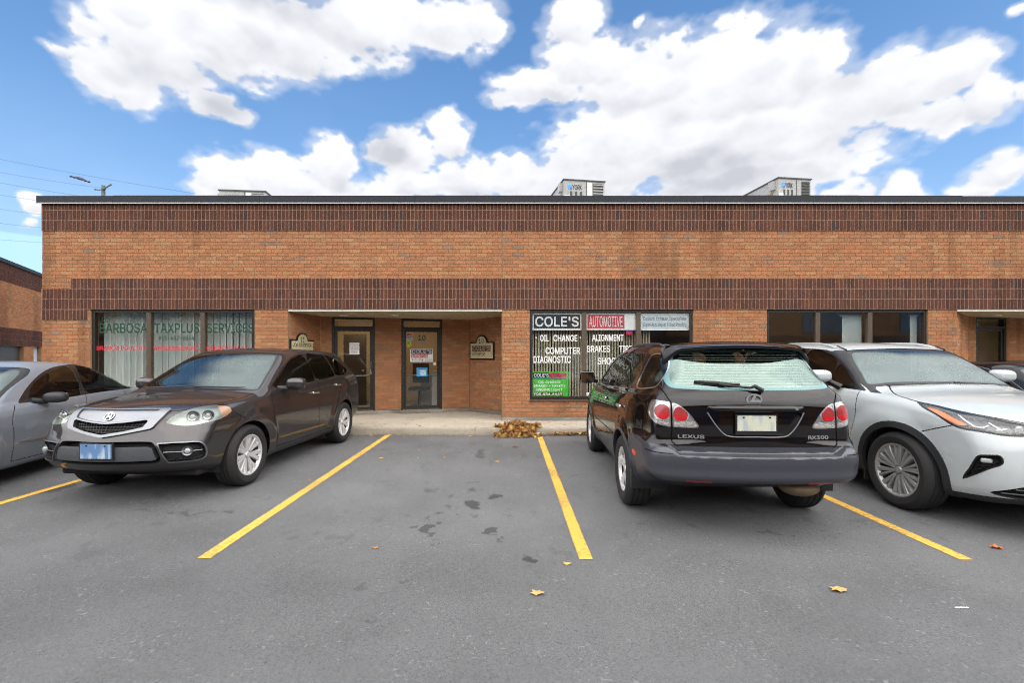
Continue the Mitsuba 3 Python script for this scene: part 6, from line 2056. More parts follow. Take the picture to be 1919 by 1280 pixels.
def suv_brown():
    S = Shell(SPEC_RDX)
    car = Car('parked_car', 'dark brown car facing the camera with a silver shield grille', 'car', *POS['rdx'])
    wb = 2.65
    wheel_openings(car, S)
    side_glass(car, S, crs([(2.16, 1.085), (1.78, 1.285), (1.40, 1.475), (1.20, 1.535), (0.85, 1.560), (0.3, 1.560), (-0.12, 1.520), (-0.36, 1.43), (-0.56, 1.275), (-0.50, 1.215), (-0.1, 1.185), (0.5, 1.155), (1.3, 1.115)], 6, True, (0, 8)),
               [[(2.03, 1.112), (1.74, 1.28), (1.40, 1.455), (1.18, 1.512), (0.965, 1.528), (0.915, 1.158), (1.3, 1.135)], [(0.855, 1.535), (0.50, 1.540), (0.30, 1.535), (0.205, 1.30), (0.195, 1.190), (0.83, 1.162)], [(0.235, 1.525), (0.0, 1.500), (-0.22, 1.425), (-0.44, 1.285), (-0.40, 1.235), (0.13, 1.200), (0.14, 1.30)]], 'm_auto_dark')
    centre_glass(car, S, 'windscreen', 'front', [(-0.5, 1.128), (0, 1.128), (0.45, 1.115), (0.725, 1.085), (0.755, 1.10), (0.715, 1.25), (0.640, 1.46), (0.585, 1.545), (0.40, 1.570), (0, 1.582), (-0.5, 1.582)], (0, 10), 'm_auto_glass', lambda c: c[:, 0] > 1.2, 0.022)
    centre_glass(car, S, 'rear_window', 'rear', [(-0.5, 1.15), (0, 1.15), (0.5, 1.16), (0.62, 1.19), (0.56, 1.42), (0.50, 1.52), (0, 1.54), (-0.5, 1.54)], (0, 7), 'm_auto_dark', lambda c: c[:, 0] < -0.2, 0.02)
    # headlamps: lens, bowl, two projectors, amber end
    V = 0.62
    P3 = [(3.403, 0.503, 0.840), (3.330, 0.525, 0.905), (3.200, 0.585, 0.955), (3.050, 0.650, 0.976), (2.933, 0.736, 0.980), (2.897, 0.815, 0.958), (2.906, 0.853, 0.911), (3.037, 0.856, 0.858), (3.251, 0.806, 0.826), (3.340, 0.690, 0.806), (3.375, 0.590, 0.818)]
    lamp = S.cut(V, crs(Shell.flat(np.array(P3), V), 5, True, (0,)))
    amb_p = Shell.flat(np.array([(2.98, 0.735, 0.99), (2.86, 0.78, 0.985), (2.86, 0.87, 0.91), (2.98, 0.87, 0.84), (3.06, 0.853, 0.845)]), V)
    amb, clear = S.cut(V, amb_p, patch=lamp)
    for f in (lambda p: p, mirror):
        k = car.add('headlamp', f(S.move(lamp, -0.001)), 'm_lens_haze', None, True)
        car.add('bowl', f(S.slab(clear, -0.050, 0.0)), 'm_lamp_bowl', k, 40)
        car.add('amber_reflector', f(S.move(amb, -0.010)), 'm_amber_pale', k, True)
        g = 1 if f is not mirror else -1
        for y, z, r in ((0.672, 0.888, 0.043), (0.775, 0.892, 0.040)):
            p = S.on('front', y, z)
            p = p * [1, g, 1] + [-0.030, 0, 0]
            car.add('projector_shroud', ring_mesh(p + [-0.012, 0, 0], r * 1.02, r * 1.42, 0.02, [1, 0.35 * g, 0]), 'm_lamp_dark', k, 40)
            car.add('projector', ring_mesh(p, r * 0.72, r, 0.05, [1, 0.35 * g, 0]), 'm_satin', k, 40)
            b = trimesh.creation.icosphere(3, r * 0.62)
            b.apply_scale([0.5, 1, 1])
            b.apply_translation(p + [-0.004, 0, 0])
            car.add('projector_lens', b, 'm_lens_ball', k, True)
    # shield grille: silver surround, upper plate, dark mesh
    shield = S.cut('front', [(-0.2, 0.968), (0, 0.968), (0.30, 0.966), (0.455, 0.962), (0.478, 0.950), (0.470, 0.900), (0.425, 0.800), (0.405, 0.785), (0.20, 0.742), (0.0, 0.706), (-0.2, 0.74)], cond=lambda c: c[:, 0] > 2.9, fine=1)
    mesh_p, metal = S.cut('front', [(-0.1, 0.824), (0, 0.832), (0.20, 0.849), (0.352, 0.868), (0.368, 0.855), (0.345, 0.802), (0.20, 0.766), (0, 0.733), (-0.1, 0.748)], patch=shield, fine=1)
    upper, rim = S.cut('front', [(-0.1, 0.836), (0, 0.844), (0.20, 0.861), (0.362, 0.884), (0.385, 0.930), (0.398, 0.954), (0.30, 0.9575), (0, 0.9595), (-0.1, 0.9595)], patch=metal, fine=1)
    groove, upper = S.cut('front', [(0, 0.847), (0.20, 0.864), (0.358, 0.888), (0.378, 0.930), (0.390, 0.952)], patch=upper, line=0.006)
    gg = S.move(groove, -0.004)
    car.both('panel_gap', gg, 'm_gap')
    a = S.slab(rim, 0.022, -0.015)
    k = car.add('grille', weld(a, mirror(a)), 'm_satin_bright', None, 40)
    a = S.slab(upper, 0.010, -0.01)
    car.add('plate', weld(a, mirror(a)), 'm_satin_bright', k, 40)
    a = S.slab(mesh_p, -0.045, 0.0)
    car.add('recess', weld(a, mirror(a)), 'm_black_matte', k, 40)
    for z in (0.757, 0.782, 0.807, 0.832, 0.857):
        lim = np.interp(z, [0.735, 0.768, 0.80, 0.862], [0.01, 0.22, 0.345, 0.385])
        z1 = z
        ys = np.linspace(-lim, lim, 15)
        top = lambda y: np.interp(abs(y), [0, 0.2, 0.345], [0.835, 0.852, 0.872])
        pts = [S.on('front', abs(y), min(z1, top(y) - 0.004)) * [1, 0, 1] + [-0.014, y, 0] for y in ys]
        if lim > 0.05:
            car.add('mesh_bar', tube(pts, 0.0038, 6), 'm_trim', k)
    for y in np.linspace(-0.34, 0.34, 23):
        z0 = np.interp(abs(y), [0, 0.22, 0.345], [0.737, 0.770, 0.80])
        z1 = np.interp(abs(y), [0, 0.2, 0.345], [0.833, 0.850, 0.870])
        pts = [S.on('front', abs(y), z) * [1, 0, 1] + [-0.014, y + sk, 0] for z, sk in ((z0 + 0.002, 0), (z1 - 0.002, 0.018 * np.sign(y)))]
        car.add('mesh_bar', tube(pts, 0.003, 6), 'm_trim', k)
    th = np.linspace(0, 2 * PI, 40, endpoint=False)
    rnd = sg.Polygon(np.stack([0.050 * np.cos(th), 0.047 * np.sin(th)], -1))
    M_ = fmat(S, 0.0, 0.905)
    M_[:3, 3] += M_[:3, 2] * 0.011
    m = extrude(rnd, 0.004)
    m.apply_transform(M_)
    e = car.add('emblem', m, 'm_trim', k)
    cal = sg.LineString([(-0.024, -0.034), (-0.012, 0.036)]).buffer(0.0058).union(sg.LineString([(0.024, -0.034), (0.012, 0.036)]).buffer(0.0058)).union(sg.LineString([(-0.012, -0.012), (0.0, 0.006), (0.012, -0.012)]).buffer(0.0045))
    ringp = rnd.difference(rnd.buffer(-0.006))
    m = extrude(ringp.union(cal.intersection(rnd)), 0.005)
    m.apply_transform(M_ @ mat4([0, 0, 0.003], [1, 0, 0], [0, 1, 0], [0, 0, 1]))
    car.add('emblem', m, 'm_chrome', k)
    # lower intake with the grey crash bar, plate on it
    intake = S.cut('front', crs([(-0.2, 0.668), (0, 0.668), (0.40, 0.668), (0.455, 0.655), (0.50, 0.58), (0.525, 0.49), (0.505, 0.452), (0.40, 0.442), (0, 0.436), (-0.2, 0.436)], 5, True, (0, 9)), cond=lambda c: c[:, 0] > 2.9)
    bar, void = S.cut('front', [(-0.2, 0.622), (0, 0.622), (0.42, 0.618), (0.46, 0.60), (0.495, 0.49), (0.46, 0.482), (0, 0.480), (-0.2, 0.480)], patch=intake)
    a = S.slab(void, -0.09, 0.0)
    k = car.add('lower_intake', weld(a, mirror(a)), 'm_black_matte', None, 40)
    a = S.slab(bar, 0.012, -0.06)
    car.add('crash_bar', weld(a, mirror(a)), 'm_bar_grey', k, 40)
    xp = S.on('front', 0.0, 0.59)[0] + 0.014
    number_plate(car, xp, 0.515, 0.658, 0.305, 'm_plate_blue')
    # fog lamp boxes in silver frames
    fo = crs([(0.488, 0.650), (0.70, 0.652), (0.800, 0.642), (0.828, 0.60), (0.825, 0.48), (0.795, 0.452), (0.70, 0.447), (0.578, 0.444)], 4, True, (0, 7))
    VF = 0.30
    to = lambda pts: Shell.flat(np.array([S.on('front', y, z) for y, z in pts]), VF)
    fo = to(fo)
    fog = S.cut(VF, fo, cond=lambda c: c[:, 0] > 2.9)
    ring, hole = S.cut(VF, np.vstack([fo, fo[:1]]), patch=fog, line=0.020)
    for f in (lambda p: p, mirror):
        g = 1 if f is not mirror else -1
        k = car.add('fog_lamp', f(S.slab(ring, 0.008, -0.02)), 'm_satin_bright', None, 40)
        car.add('recess', f(S.slab(hole, -0.04, 0.0)), 'm_black_matte', k, 40)
        pts = [S.on('front', y, 0.555) * [1, g, 1] + [-0.006, 0, 0] for y in np.linspace(0.545, 0.812, 8)]
        car.add('bar', tube(pts, 0.005, 8), 'm_satin_bright', k, 40)
        p = S.on('front', 0.725, 0.557) * [1, g, 1]
        car.add('bezel', ring_mesh(p + [-0.008, 0, 0], 0.034, 0.048, 0.03, [1, 0.42 * g, 0]), 'm_satin_bright', k, 40)
        b = trimesh.creation.icosphere(3, 0.030)
        b.apply_scale([0.55, 1, 1])
        b.apply_translation(p + [-0.010, 0, 0])
        car.add('lamp_glass', b, 'm_lens_ball', k, True)
    # shut lines
    seams(car, S, 'side', [[(0.885, 1.16), (0.89, 0.9), (0.90, 0.6), (0.88, 0.34)], [(2.10, 1.08), (2.17, 1.0), (2.16, 0.85), (2.12, 0.6), (2.08, 0.34)], [(0.16, 1.19), (0.10, 1.05), (0.14, 0.92), (0.30, 0.74), (0.42, 0.52), (0.44, 0.34)], [(2.08, 0.335), (1.4, 0.325), (0.44, 0.335)]], 0.008)
    seams(car, S, 'top', [[(2.36, 0.74), (2.6, 0.755), (2.85, 0.715), (3.08, 0.64), (3.26, 0.53), (3.305, 0.44), (3.335, 0.25), (3.35, 0.0)]], 0.010, lambda c: c[:, 2] > 0.93)
    seams(car, S, 'side', [[(2.90, 0.90), (2.72, 0.80)]], 0.007)
    # black sill, wheel-arch lining screws, scuff of rock strip
    sill = S.cut('side', [(0.42, 0.1), (0.42, 0.300), (2.22, 0.300), (2.22, 0.1)])
    car.both('sill_strip', sill, 'm_plastic', shell=S)
    low = S.cut('front', [(-0.3, 0.1), (-0.3, 0.372), (0.35, 0.368), (0.75, 0.385), (0.85, 0.35), (0.9, 0.1)], cond=lambda c: c[:, 0] > 3.1)
    car.surf('chin', S, low, 'm_plastic')
    car.surf('body', S, (S.V, S.F), 'm_paint_brown')
    mirrors(car, 1.83, 1.005, 1.150, 0.235, 0.165, 0.10, 'm_paint_brown', (1.90, 0.80, 1.085), 'm_plastic')
    handles(car, S, [(1.06, 0.965), (0.25, 1.035)], 'm_chrome', 0.19)
    wipers(car, S, [(0.05, 0.62, 1.135, 1.118), (-0.60, 0.05, 1.108, 1.142)])
    # roof: sunroof glass and rear spoiler
    sr = S.cut('top', crs([(0.62, -0.1), (0.62, 0), (0.62, 0.38), (0.66, 0.42), (1.22, 0.42), (1.26, 0.38), (1.27, 0), (1.27, -0.1)], 4, True, (0, 7)), cond=lambda c: c[:, 2] > 1.4)
    car.surf('sunroof', S, sr, 'm_trim')
    xs = np.linspace(-0.60, 0.60, 15)
    rows = []
    for y in xs:
        p = S.on('top', -0.48, abs(y))
        b = -0.72 + 0.13 * (abs(y) / 0.6) ** 2.2
        rows.append([[-0.42, y, p[2] + 0.006], [b, y, p[2] - 0.030], [b + 0.01, y, p[2] - 0.055], [-0.45, y, p[2] - 0.04]])
    R_ = np.array(rows)
    n, m_ = R_.shape[:2]
    i, j = np.meshgrid(np.arange(n - 1), np.arange(m_), indexing='ij')
    q4 = np.stack([i * m_ + j, i * m_ + (j + 1) % m_, (i + 1) * m_ + (j + 1) % m_, (i + 1) * m_ + j], -1).reshape(-1, 4)
    car.add('roof_spoiler', trimesh.Trimesh(R_.reshape(-1, 3), np.vstack([q4[:, [0, 1, 2]], q4[:, [0, 2, 3]], [[0, 1, 2], [0, 2, 3]], np.array([[0, 2, 1], [0, 3, 2]]) + (n - 1) * m_]), process=False), 'm_paint_brown', None, 35)
    cabin(car, wb, 1.1, [(1.30, (0.38, -0.38), 0.74), (0.40, (0.40, 0.0, -0.40), 0.76)])
    car.add('dashboard', rbox(0.50, 1.40, 0.28, 0.09, 3).apply_translation([1.98, 0, 0.99]), 'm_interior', None, 40)
    a = np.linspace(0, 2 * PI, 30, endpoint=False)
    st = tube(np.stack([0 * a, 0.18 * np.cos(a), 0.18 * np.sin(a)], -1), 0.014, 8, True)
    st.apply_transform(trimesh.transformations.rotation_matrix(-0.4, [0, 1, 0]))
    st.apply_translation([1.66, 0.38, 1.08])
    car.add('steering_wheel', st, 'm_interior', None, 40)
    rm = rbox(0.03, 0.24, 0.06, 0.02, 2)
    rm.apply_translation([1.45, 0, 1.46])
    car.add('rear_view_mirror', rm, 'm_black', None, 40)
    floorpan(car, -0.75, 3.25, 1.45, 0.30)
    car.wheels(wb, 1.58, 0.358, 0.236, 0.235, 'twin7', 'm_alloy')


bsdf('m_lens_haze', {'type': 'thindielectric', 'int_ior': 1.55, 'specular_transmittance': rgb(0.86, 0.90, 0.84)}, False)
pbr('m_lamp_bowl', (0.40, 0.43, 0.42), 0.30, metal=0.6)
pbr('m_lens_ball', (0.30, 0.33, 0.33), 0.08, spec=0.9, coat=1.0)
pbr('m_satin_bright', (0.27, 0.28, 0.30), 0.30, metal=0.92)
pbr('m_bar_grey', (0.060, 0.066, 0.074), 0.40)
suv_brown()
# ================================================================ the white car at the right edge, facing the camera
paint('m_paint_white', (0.66, 0.69, 0.70), 1.5, 0.06, (0.85, 0.87, 0.88), 0.25)


def suv_white():
    S = Shell(SPEC_HIGH)
    car = Car('parked_car', 'white car facing the camera, cut by the right frame edge', 'car', *POS['high'])
    wb = 2.73
    # broad black arch mouldings
    wheel_openings(car, S, 'm_plastic', 0.062, 0.008, 0.20)
    side_glass(car, S, crs([(2.20, 1.135), (1.95, 1.285), (1.62, 1.50), (1.42, 1.585), (1.05, 1.625), (0.3, 1.640), (-0.3, 1.610), (-0.62, 1.53), (-0.86, 1.33), (-0.82, 1.245), (0.2, 1.195), (1.3, 1.165)], 6, True, (0, 8)),
               [[(1.60, 1.185), (1.60, 1.46), (1.40, 1.555), (1.02, 1.598), (0.99, 1.195)], [(0.93, 1.600), (0.3, 1.612), (0.02, 1.600), (-0.06, 1.235), (0.93, 1.200)], [(-0.06, 1.59), (-0.35, 1.565), (-0.60, 1.49), (-0.78, 1.33), (-0.75, 1.275), (-0.13, 1.240)], [(2.06, 1.158), (1.93, 1.262), (1.67, 1.425), (1.665, 1.180)]], 'm_auto_dark')
    centre_glass(car, S, 'windscreen', 'front', [(-0.5, 1.215), (0, 1.215), (0.5, 1.205), (0.735, 1.180), (0.775, 1.195), (0.730, 1.35), (0.650, 1.535), (0.590, 1.590), (0.40, 1.610), (0, 1.622), (-0.5, 1.622)], (0, 10), 'm_auto_glass', lambda c: c[:, 0] > 1.2, 0.030)
    centre_glass(car, S, 'rear_window', 'rear', [(-0.5, 1.22), (0, 1.22), (0.55, 1.235), (0.65, 1.27), (0.58, 1.48), (0.52, 1.56), (0, 1.585), (-0.5, 1.585)], (0, 7), 'm_auto_dark', lambda c: c[:, 0] < -0.3, 0.02)
    ap = S.cut('side', [(2.36, 1.12), (2.25, 1.125), (1.95, 1.270), (1.60, 1.50), (1.40, 1.585), (1.44, 1.60), (1.64, 1.60), (1.98, 1.42), (2.30, 1.215)], cond=lambda c: c[:, 1] > 0.56 + 0.35 * np.clip(1.32 - c[:, 2], 0, 0.2) / 0.2 * 0.62, fine=1)
    car.both('a_pillar_trim', ap, 'm_trim', shell=S)
    # long headlamp
    V = 0.75
    P3 = [(2.800, 0.800, 1.080), (3.00, 0.775, 1.056), (3.163, 0.745, 1.030), (3.320, 0.680, 1.003), (3.444, 0.607, 0.975), (3.54, 0.53, 0.945), (3.585, 0.52, 0.905), (3.580, 0.575, 0.872), (3.540, 0.700, 0.862), (3.448, 0.811, 0.878), (3.320, 0.870, 0.890), (3.237, 0.877, 0.914), (3.107, 0.872, 0.974), (2.935, 0.855, 1.032)]
    pl = crs(Shell.flat(np.array(P3), V), 5, True, (0,))
    lamp = S.cut(V, pl)
    ring, inner = S.cut(V, np.vstack([pl, pl[:1]]), patch=lamp, line=0.026)
    am = Shell.flat(np.array([(2.960, 0.840, 1.040), (3.060, 0.825, 1.028), (3.200, 0.835, 0.985), (3.350, 0.840, 0.928), (3.310, 0.868, 0.918), (3.210, 0.872, 0.945), (3.09, 0.865, 0.995)]), V)
    amb, dark = S.cut(V, crs(am, 4, True), patch=inner)
    for f in (lambda p: p, mirror):
        g = 1 if f is not mirror else -1
        k = car.add('headlamp', f(S.move(inner, 0.001)), 'm_lens', None, True)
        car.add('surround', f(S.slab(ring, 0.003, -0.015)), 'm_trim', k, 40)
        car.add('bowl', f(S.slab(dark, -0.022, 0.0)), 'm_lamp_dark', k, 40)
        car.add('amber_reflector', f(S.slab(amb, -0.006, -0.025)), 'm_amber', k, 40)
        D3 = [(2.90, 0.800, 1.055), (3.08, 0.768, 1.035), (3.20, 0.735, 1.012), (3.33, 0.675, 0.990), (3.445, 0.605, 0.962)]
        L1 = [(3.213, 0.789, 1.006), (3.300, 0.81, 0.962), (3.385, 0.820, 0.923), (3.427, 0.790, 0.919), (3.425, 0.740, 0.940)]
        L2 = [(3.397, 0.713, 0.960), (3.448, 0.710, 0.933), (3.491, 0.703, 0.912), (3.497, 0.667, 0.922)]
        for L in (D3, L1, L2):
            pts = np.array(L)
            n = S.normals(pts)
            pts = (pts - n * 0.008) * [1, g, 1]
            car.add('light_guide', tube(pts, 0.0055, 6), 'm_white', k, 40)
        for y, z in ((0.60, 0.915), (0.72, 0.890)):
            p = S.on('front', y, z) * [1, g, 1] + [-0.02, 0, 0]
            b = trimesh.creation.icosphere(3, 0.030)
            b.apply_scale([0.5, 1, 1])
            b.apply_translation(p)
            car.add('projector_lens', b, 'm_lens_ball', k, True)
    # bumper corner: fog pocket and the swept scoop below it
    V2 = 0.62
    fo = Shell.flat(np.array([(3.450, 0.850, 0.688), (3.520, 0.815, 0.705), (3.556, 0.778, 0.706), (3.568, 0.765, 0.66), (3.560, 0.775, 0.630), (3.517, 0.823, 0.585), (3.420, 0.850, 0.510), (3.325, 0.858, 0.445), (3.340, 0.860, 0.490), (3.388, 0.860, 0.57), (3.42, 0.857, 0.640)]), V2)
    fp = crs(fo, 4, True, (7,))
    fog = S.cut(V2, fp, cond=lambda c: c[:, 0] > 3.0)
    ring, hole = S.cut(V2, np.vstack([fp, fp[:1]]), patch=fog, line=0.020)
    for f in (lambda p: p, mirror):
        g = 1 if f is not mirror else -1
        k = car.add('fog_lamp', f(S.slab(ring, 0.004, -0.02)), 'm_trim', None, 40)
        car.add('recess', f(S.slab(hole, -0.035, 0.0)), 'm_black_matte', k, 40)
        p = np.array([3.494, 0.832, 0.650])
        p = (p - S.normals(p[None])[0] * 0.014) * [1, g, 1]
        b = rbox(0.03, 0.070, 0.042, 0.018, 3)
        b.apply_transform(rotz(g * 0.75))
        b.apply_translation(p)
        car.add('lamp_glass', b, 'm_lens_ball', k, 45)
        for z in (0.585, 0.545, 0.50):
            pts = np.array([(3.40 - (0.6 - z) * 0.5, 0.858, z), (3.50 - (0.6 - z) * 0.9, 0.835, z + 0.012)])
            n = S.normals(pts)
            car.add('fin', tube((pts - n * 0.018) * [1, g, 1], 0.006, 6), 'm_trim', k)
    # grille between the lamps, lower intake, bright under-lip
    gr = S.cut('front', crs([(-0.2, 0.965), (0, 0.965), (0.38, 0.945), (0.50, 0.905), (0.52, 0.86), (0.42, 0.80), (0, 0.79), (-0.2, 0.79)], 5, True, (0, 7)), cond=lambda c: c[:, 0] > 3.2)
    a = S.slab(gr, -0.04, 0.0)
    k = car.add('grille', weld(a, mirror(a)), 'm_black_matte', None, 40)
    for z in (0.83, 0.87, 0.91):
        pts = [S.on('front', abs(y), z) * [1, 0, 1] + [-0.01, y, 0] for y in np.linspace(-0.46, 0.46, 13)]
        car.add('slat', tube(pts, 0.011, 8), 'm_plastic', k, 40)
    th = np.linspace(0, 2 * PI, 40, endpoint=False)
    el = lambda a, b, c=0: sg.Polygon(np.stack([a * np.cos(th), b * np.sin(th) + c], -1))
    m = extrude(el(0.085, 0.056).difference(el(0.074, 0.046)).union(el(0.030, 0.050).difference(el(0.021, 0.042))).union(el(0.055, 0.022, 0.022).difference(el(0.045, 0.014, 0.022))), 0.008)
    m.apply_transform(fmat(S, 0.0, 0.875))
    car.add('emblem', m, 'm_chrome', k)
    low = S.cut('front', crs([(-0.2, 0.545), (0, 0.545), (0.45, 0.525), (0.66, 0.470), (0.80, 0.385), (0.68, 0.352), (0, 0.345), (-0.2, 0.345)], 5, True, (0, 7)), cond=lambda c: c[:, 0] > 3.0)
    a = S.slab(low, -0.05, 0.0)
    k = car.add('lower_intake', weld(a, mirror(a)), 'm_black_matte', None, 40)
    for z in (0.39, 0.43, 0.47):
        lim = np.interp(z, [0.385, 0.47, 0.525], [0.76, 0.64, 0.45])
        pts = [S.on('front', abs(y), z) * [1, 0, 1] + [-0.02, y, 0] for y in np.linspace(-lim, lim, 17)]
        car.add('slat', tube(pts, 0.009, 8), 'm_trim', k, 40)
    seams(car, S, 'side', [[(2.14, 1.14), (2.175, 0.95), (2.165, 0.80), (2.12, 0.55), (2.10, 0.38)], [(0.97, 1.17), (0.965, 0.8), (0.96, 0.38)], [(-0.08, 1.21), (-0.10, 1.0), (0.1, 0.80), (0.40, 0.60), (0.46, 0.38)]], 0.009)
    seams(car, S, 'top', [[(2.20, 0.58), (2.36, 0.67), (2.57, 0.765), (2.80, 0.798), (3.0, 0.768), (3.18, 0.735), (3.42, 0.60), (3.56, 0.46), (3.62, 0.25), (3.64, 0)]], 0.012, lambda c: c[:, 2] > 0.93)
    seams(car, S, 'side', [[(3.24, 0.905), (3.10, 0.855), (2.985, 0.812)]], 0.009)
    V3, Fi, Fo = split(S.V, S.F, np.maximum(S.V[:, 2] - np.interp(S.V[:, 0], [2.9, 3.2, 3.5, 3.7], [0.300, 0.315, 0.345, 0.36]), 2.2 - S.V[:, 0]), np.ones(len(S.F), bool))
    S.V, S.F = V3, Fo
    S.tidy()
    chin = compact(V3, Fi)
    car.surf('chin', S, chin, 'm_plastic')
    lip = [S.on('front', abs(y), 0.318) * [1, 0, 1] + [0.004, y, 0] for y in np.linspace(-0.60, 0.60, 21)]
    car.add('bright_lip', tube(lip, [0.006] + [0.016] * 19 + [0.006], 8), 'm_satin_bright', None, 40)
    sill = S.cut('side', [(0.42, 0.1), (0.42, 0.375), (2.45, 0.375), (2.45, 0.1)])
    car.both('sill_strip', S.slab(sill, 0.006, -0.004), 'm_plastic', 40)
    car.surf('body', S, (S.V, S.F), 'm_paint_white')
    # hood creases: two raised lines
    for s in (1, -1):
        pts = []
        for x, y in ((2.50, 0.50), (2.75, 0.485), (3.0, 0.46), (3.2, 0.43), (3.36, 0.40)):
            p = S.on('top', x, y)
            pts.append([p[0], s * y, p[2] + 0.001])
    mirrors(car, 1.76, 1.045, 1.285, 0.235, 0.155, 0.12, 'm_paint_white', (1.86, 0.86, 1.155), 'm_trim')
    handles(car, S, [(1.12, 1.02), (0.10, 1.05)], 'm_paint_white', 0.22)
    wipers(car, S, [(-0.62, 0.02, 1.190, 1.222), (0.05, 0.68, 1.222, 1.192)])
    for s in (1, -1):
        pts = []
        for x in np.linspace(-0.45, 1.42, 16):
            p = S.on('top', x, 0.60)
            e = min(x + 0.45, 1.42 - x)
            pts.append([x, s * 0.605, p[2] + 0.030 * min(1, e / 0.2)])
        car.add('roof_rail', tube(pts, 0.015, 8), 'm_paint_white' if s < 0 else 'm_paint_white', None, 40)
        dt = tube([[1.56, s * 0.585, 1.605], [1.42, s * 0.60, 1.655]], 0.008, 6)
        car.add('roof_ditch', dt, 'm_trim')
    sr = S.cut('top', [(0.3, -0.1), (0.3, 0.42), (1.25, 0.42), (1.25, -0.1)], cond=lambda c: c[:, 2] > 1.5)
    fl = rbox(0.16, 0.03, 0.22, 0.01)
    for s in (1, -1):
        f2 = rbox(0.014, 0.20, 0.20, 0.006)
        f2.apply_translation([wb - 0.43, s * 0.82, 0.27])
        car.add('mud_flap', f2, 'm_plastic')
    cabin(car, wb, 1.1, [(1.30, (0.40, -0.40), 0.80), (0.35, (0.42, 0.0, -0.42), 0.82)])
    car.add('dashboard', rbox(0.55, 1.45, 0.26, 0.09, 3).apply_translation([1.92, 0, 1.06]), 'm_interior', None, 40)
    rm = rbox(0.05, 0.26, 0.09, 0.03, 2)
    rm.apply_translation([1.50, 0, 1.52])
    car.add('rear_view_mirror', rm, 'm_black', None, 40)
    floorpan(car, -0.85, 3.4, 1.45, 0.33)
    car.wheels(wb, 1.665, 0.383, 0.262, 0.235, 'fan', 'm_alloy_dark')


pbr('m_alloy_dark', (0.33, 0.335, 0.34), 0.28, metal=0.4, spec=0.8)
suv_white()
# ================================================================ the two saloons at the frame edges
paint('m_paint_silver', (0.30, 0.335, 0.385), 1.5, 0.22, (0.62, 0.67, 0.74), 0.32)
paint('m_paint_night', (0.012, 0.013, 0.018), 1.55)


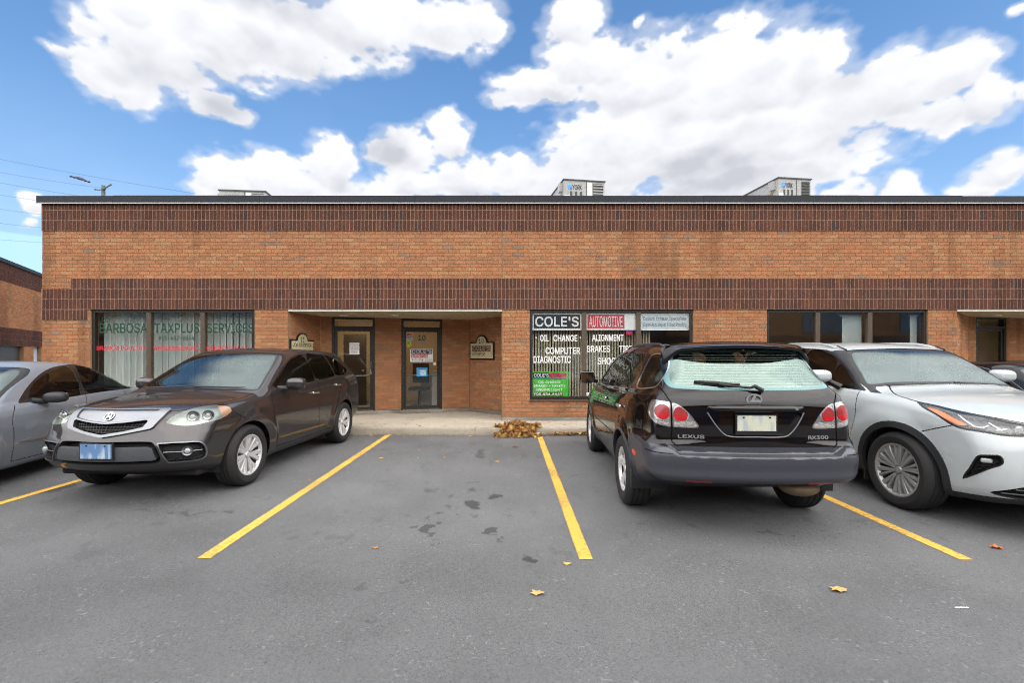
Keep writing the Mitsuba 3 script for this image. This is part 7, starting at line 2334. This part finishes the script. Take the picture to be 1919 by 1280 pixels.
def saloon(label, pos, mat, trim, chrome, mould):
    S = Shell(SPEC_SEDAN)
    car = Car('parked_car', label, 'car', *pos)
    wb = 2.70
    wheel_openings(car, S)
    side_glass(car, S, crs([(1.86, 0.955), (1.60, 1.12), (1.30, 1.27), (1.02, 1.355), (0.72, 1.392), (0.40, 1.400), (0.12, 1.36), (-0.16, 1.25), (-0.46, 1.085), (-0.62, 1.005), (-0.40, 0.985), (0.4, 0.978), (1.2, 0.955)], 6, True, (0, 9)),
               [[(1.66, 0.965), (1.56, 1.10), (1.27, 1.25), (0.97, 1.330), (0.66, 1.362), (0.82, 0.985), (1.2, 0.972)], [(0.50, 1.372), (0.36, 1.370), (0.12, 1.325), (-0.06, 1.245), (-0.10, 1.005), (0.66, 0.990)], [(-0.105, 1.225), (-0.26, 1.155), (-0.50, 1.015), (-0.14, 1.005)]], 'm_auto_dark', 0.014 if chrome else None)
    centre_glass(car, S, 'windscreen', 'front', [(-0.5, 1.005), (0, 1.005), (0.45, 0.995), (0.700, 0.965), (0.735, 0.985), (0.685, 1.12), (0.600, 1.30), (0.535, 1.365), (0.35, 1.385), (0, 1.395), (-0.5, 1.395)], (0, 10), 'm_auto_glass', lambda c: c[:, 0] > 1.0, 0.022)
    centre_glass(car, S, 'rear_window', 'rear', [(-0.5, 1.085), (0, 1.085), (0.48, 1.09), (0.60, 1.105), (0.55, 1.25), (0.48, 1.355), (0, 1.385), (-0.5, 1.385)], (0, 7), 'm_auto_side', lambda c: c[:, 0] < 0.6, 0.02)
    V = 0.6
    hl = crs(Shell.flat(np.array([S.on('front', y, z) for y, z in ((0.42, 0.60), (0.44, 0.68), (0.60, 0.705), (0.72, 0.69), (0.745, 0.63), (0.65, 0.585))]), V), 5, True)
    lamp = S.cut(V, hl)
    tl = S.cut('rear', crs([(0.44, 0.80), (0.44, 0.92), (0.62, 0.93), (0.74, 0.90), (0.75, 0.80), (0.62, 0.77)], 4, True), cond=lambda c: c[:, 0] < -0.6)
    gr = S.cut('front', crs([(-0.1, 0.66), (0, 0.66), (0.33, 0.655), (0.36, 0.60), (0.30, 0.56), (0, 0.555), (-0.1, 0.555)], 4, True, (0, 6)), cond=lambda c: c[:, 0] > 3.0)
    lo = S.cut('front', crs([(-0.1, 0.40), (0, 0.40), (0.48, 0.39), (0.52, 0.34), (0.42, 0.295), (0, 0.29), (-0.1, 0.29)], 4, True, (0, 6)), cond=lambda c: c[:, 0] > 3.0)
    for f in (lambda p: p, mirror):
        k = car.add('headlamp', f(S.move(lamp, -0.001)), 'm_lens', None, True)
        car.add('bowl', f(S.slab(lamp, -0.05, 0.0)), 'm_lamp_bowl', k, 40)
        k = car.add('tail_lamp', f(S.slab(tl, 0.004, -0.01)), 'm_red_soft', None, 40)
    for nm, p in (('grille', gr), ('lower_intake', lo)):
        a = S.slab(p, -0.03, 0.0)
        car.add(nm, weld(a, mirror(a)), 'm_black_matte', None, 40)
    seams(car, S, 'side', [[(1.93, 0.935), (2.035, 0.80), (2.01, 0.55), (1.985, 0.28)], [(0.74, 0.975), (0.80, 0.80), (0.80, 0.29)], [(-0.12, 0.985), (-0.16, 0.85), (0.06, 0.68), (0.32, 0.48), (0.38, 0.29)], [(1.985, 0.285), (1.2, 0.275), (0.38, 0.285)]], 0.008)
    seams(car, S, 'top', [[(2.30, 0.66), (2.7, 0.68), (3.1, 0.64), (3.35, 0.52), (3.44, 0.3), (3.46, 0)]], 0.009, lambda c: c[:, 2] > 0.6)
    seams(car, S, 'top', [[(-0.42, 0.62), (-0.7, 0.66), (-0.95, 0.62), (-0.985, 0.3), (-0.99, 0)]], 0.009, lambda c: c[:, 2] > 0.8)
    if mould:
        for x0, x1 in ((1.93, 0.86), (0.76, 0.30)):
            pts = []
            for t in np.linspace(0, 1, 9):
                x = x0 + (x1 - x0) * t
                p = S.on('side', x, 0.505)
                pts.append([x, p[1] + 0.004, 0.505])
            for s in (1, -1):
                car.add('side_moulding', tube(np.array(pts) * [1, s, 1], [0.005, 0.015, 0.018, 0.018, 0.018, 0.018, 0.018, 0.018, 0.012], 8), 'm_silver', None, 40)
    car.surf('body', S, (S.V, S.F), mat)
    mirrors(car, 1.50, 0.945, 0.995, 0.235, 0.135, 0.10, trim, (1.66, 0.78, 0.965), trim)
    handles(car, S, [(0.94, 0.83), (0.0, 0.85)], mat, 0.18)
    wipers(car, S, [(0.05, 0.60, 1.012, 0.998), (-0.62, 0.0, 0.990, 1.018)])
    number_plate(car, S.on('front', 0.0, 0.47)[0], 0.42, 0.54, 0.30, 'm_plate_blue')
    cabin(car, wb, 1.0, [(1.32, (0.36, -0.36), 0.46)])
    car.add('dashboard', rbox(0.5, 1.3, 0.24, 0.08, 3).apply_translation([1.80, 0, 0.87]), 'm_interior', None, 40)
    floorpan(car, -0.8, 3.3, 1.35, 0.26)
    car.wheels(wb, 1.50, 0.315, 0.205, 0.205, 'seven', 'm_alloy')
    return car


saloon('silver saloon at the left frame edge with a black door mirror', POS['sedan'], 'm_paint_silver', 'm_plastic', False, True)
saloon('black saloon mostly hidden behind the white car, at the far right edge', POS['sedan2'], 'm_paint_night', 'm_paint_night', True, False)
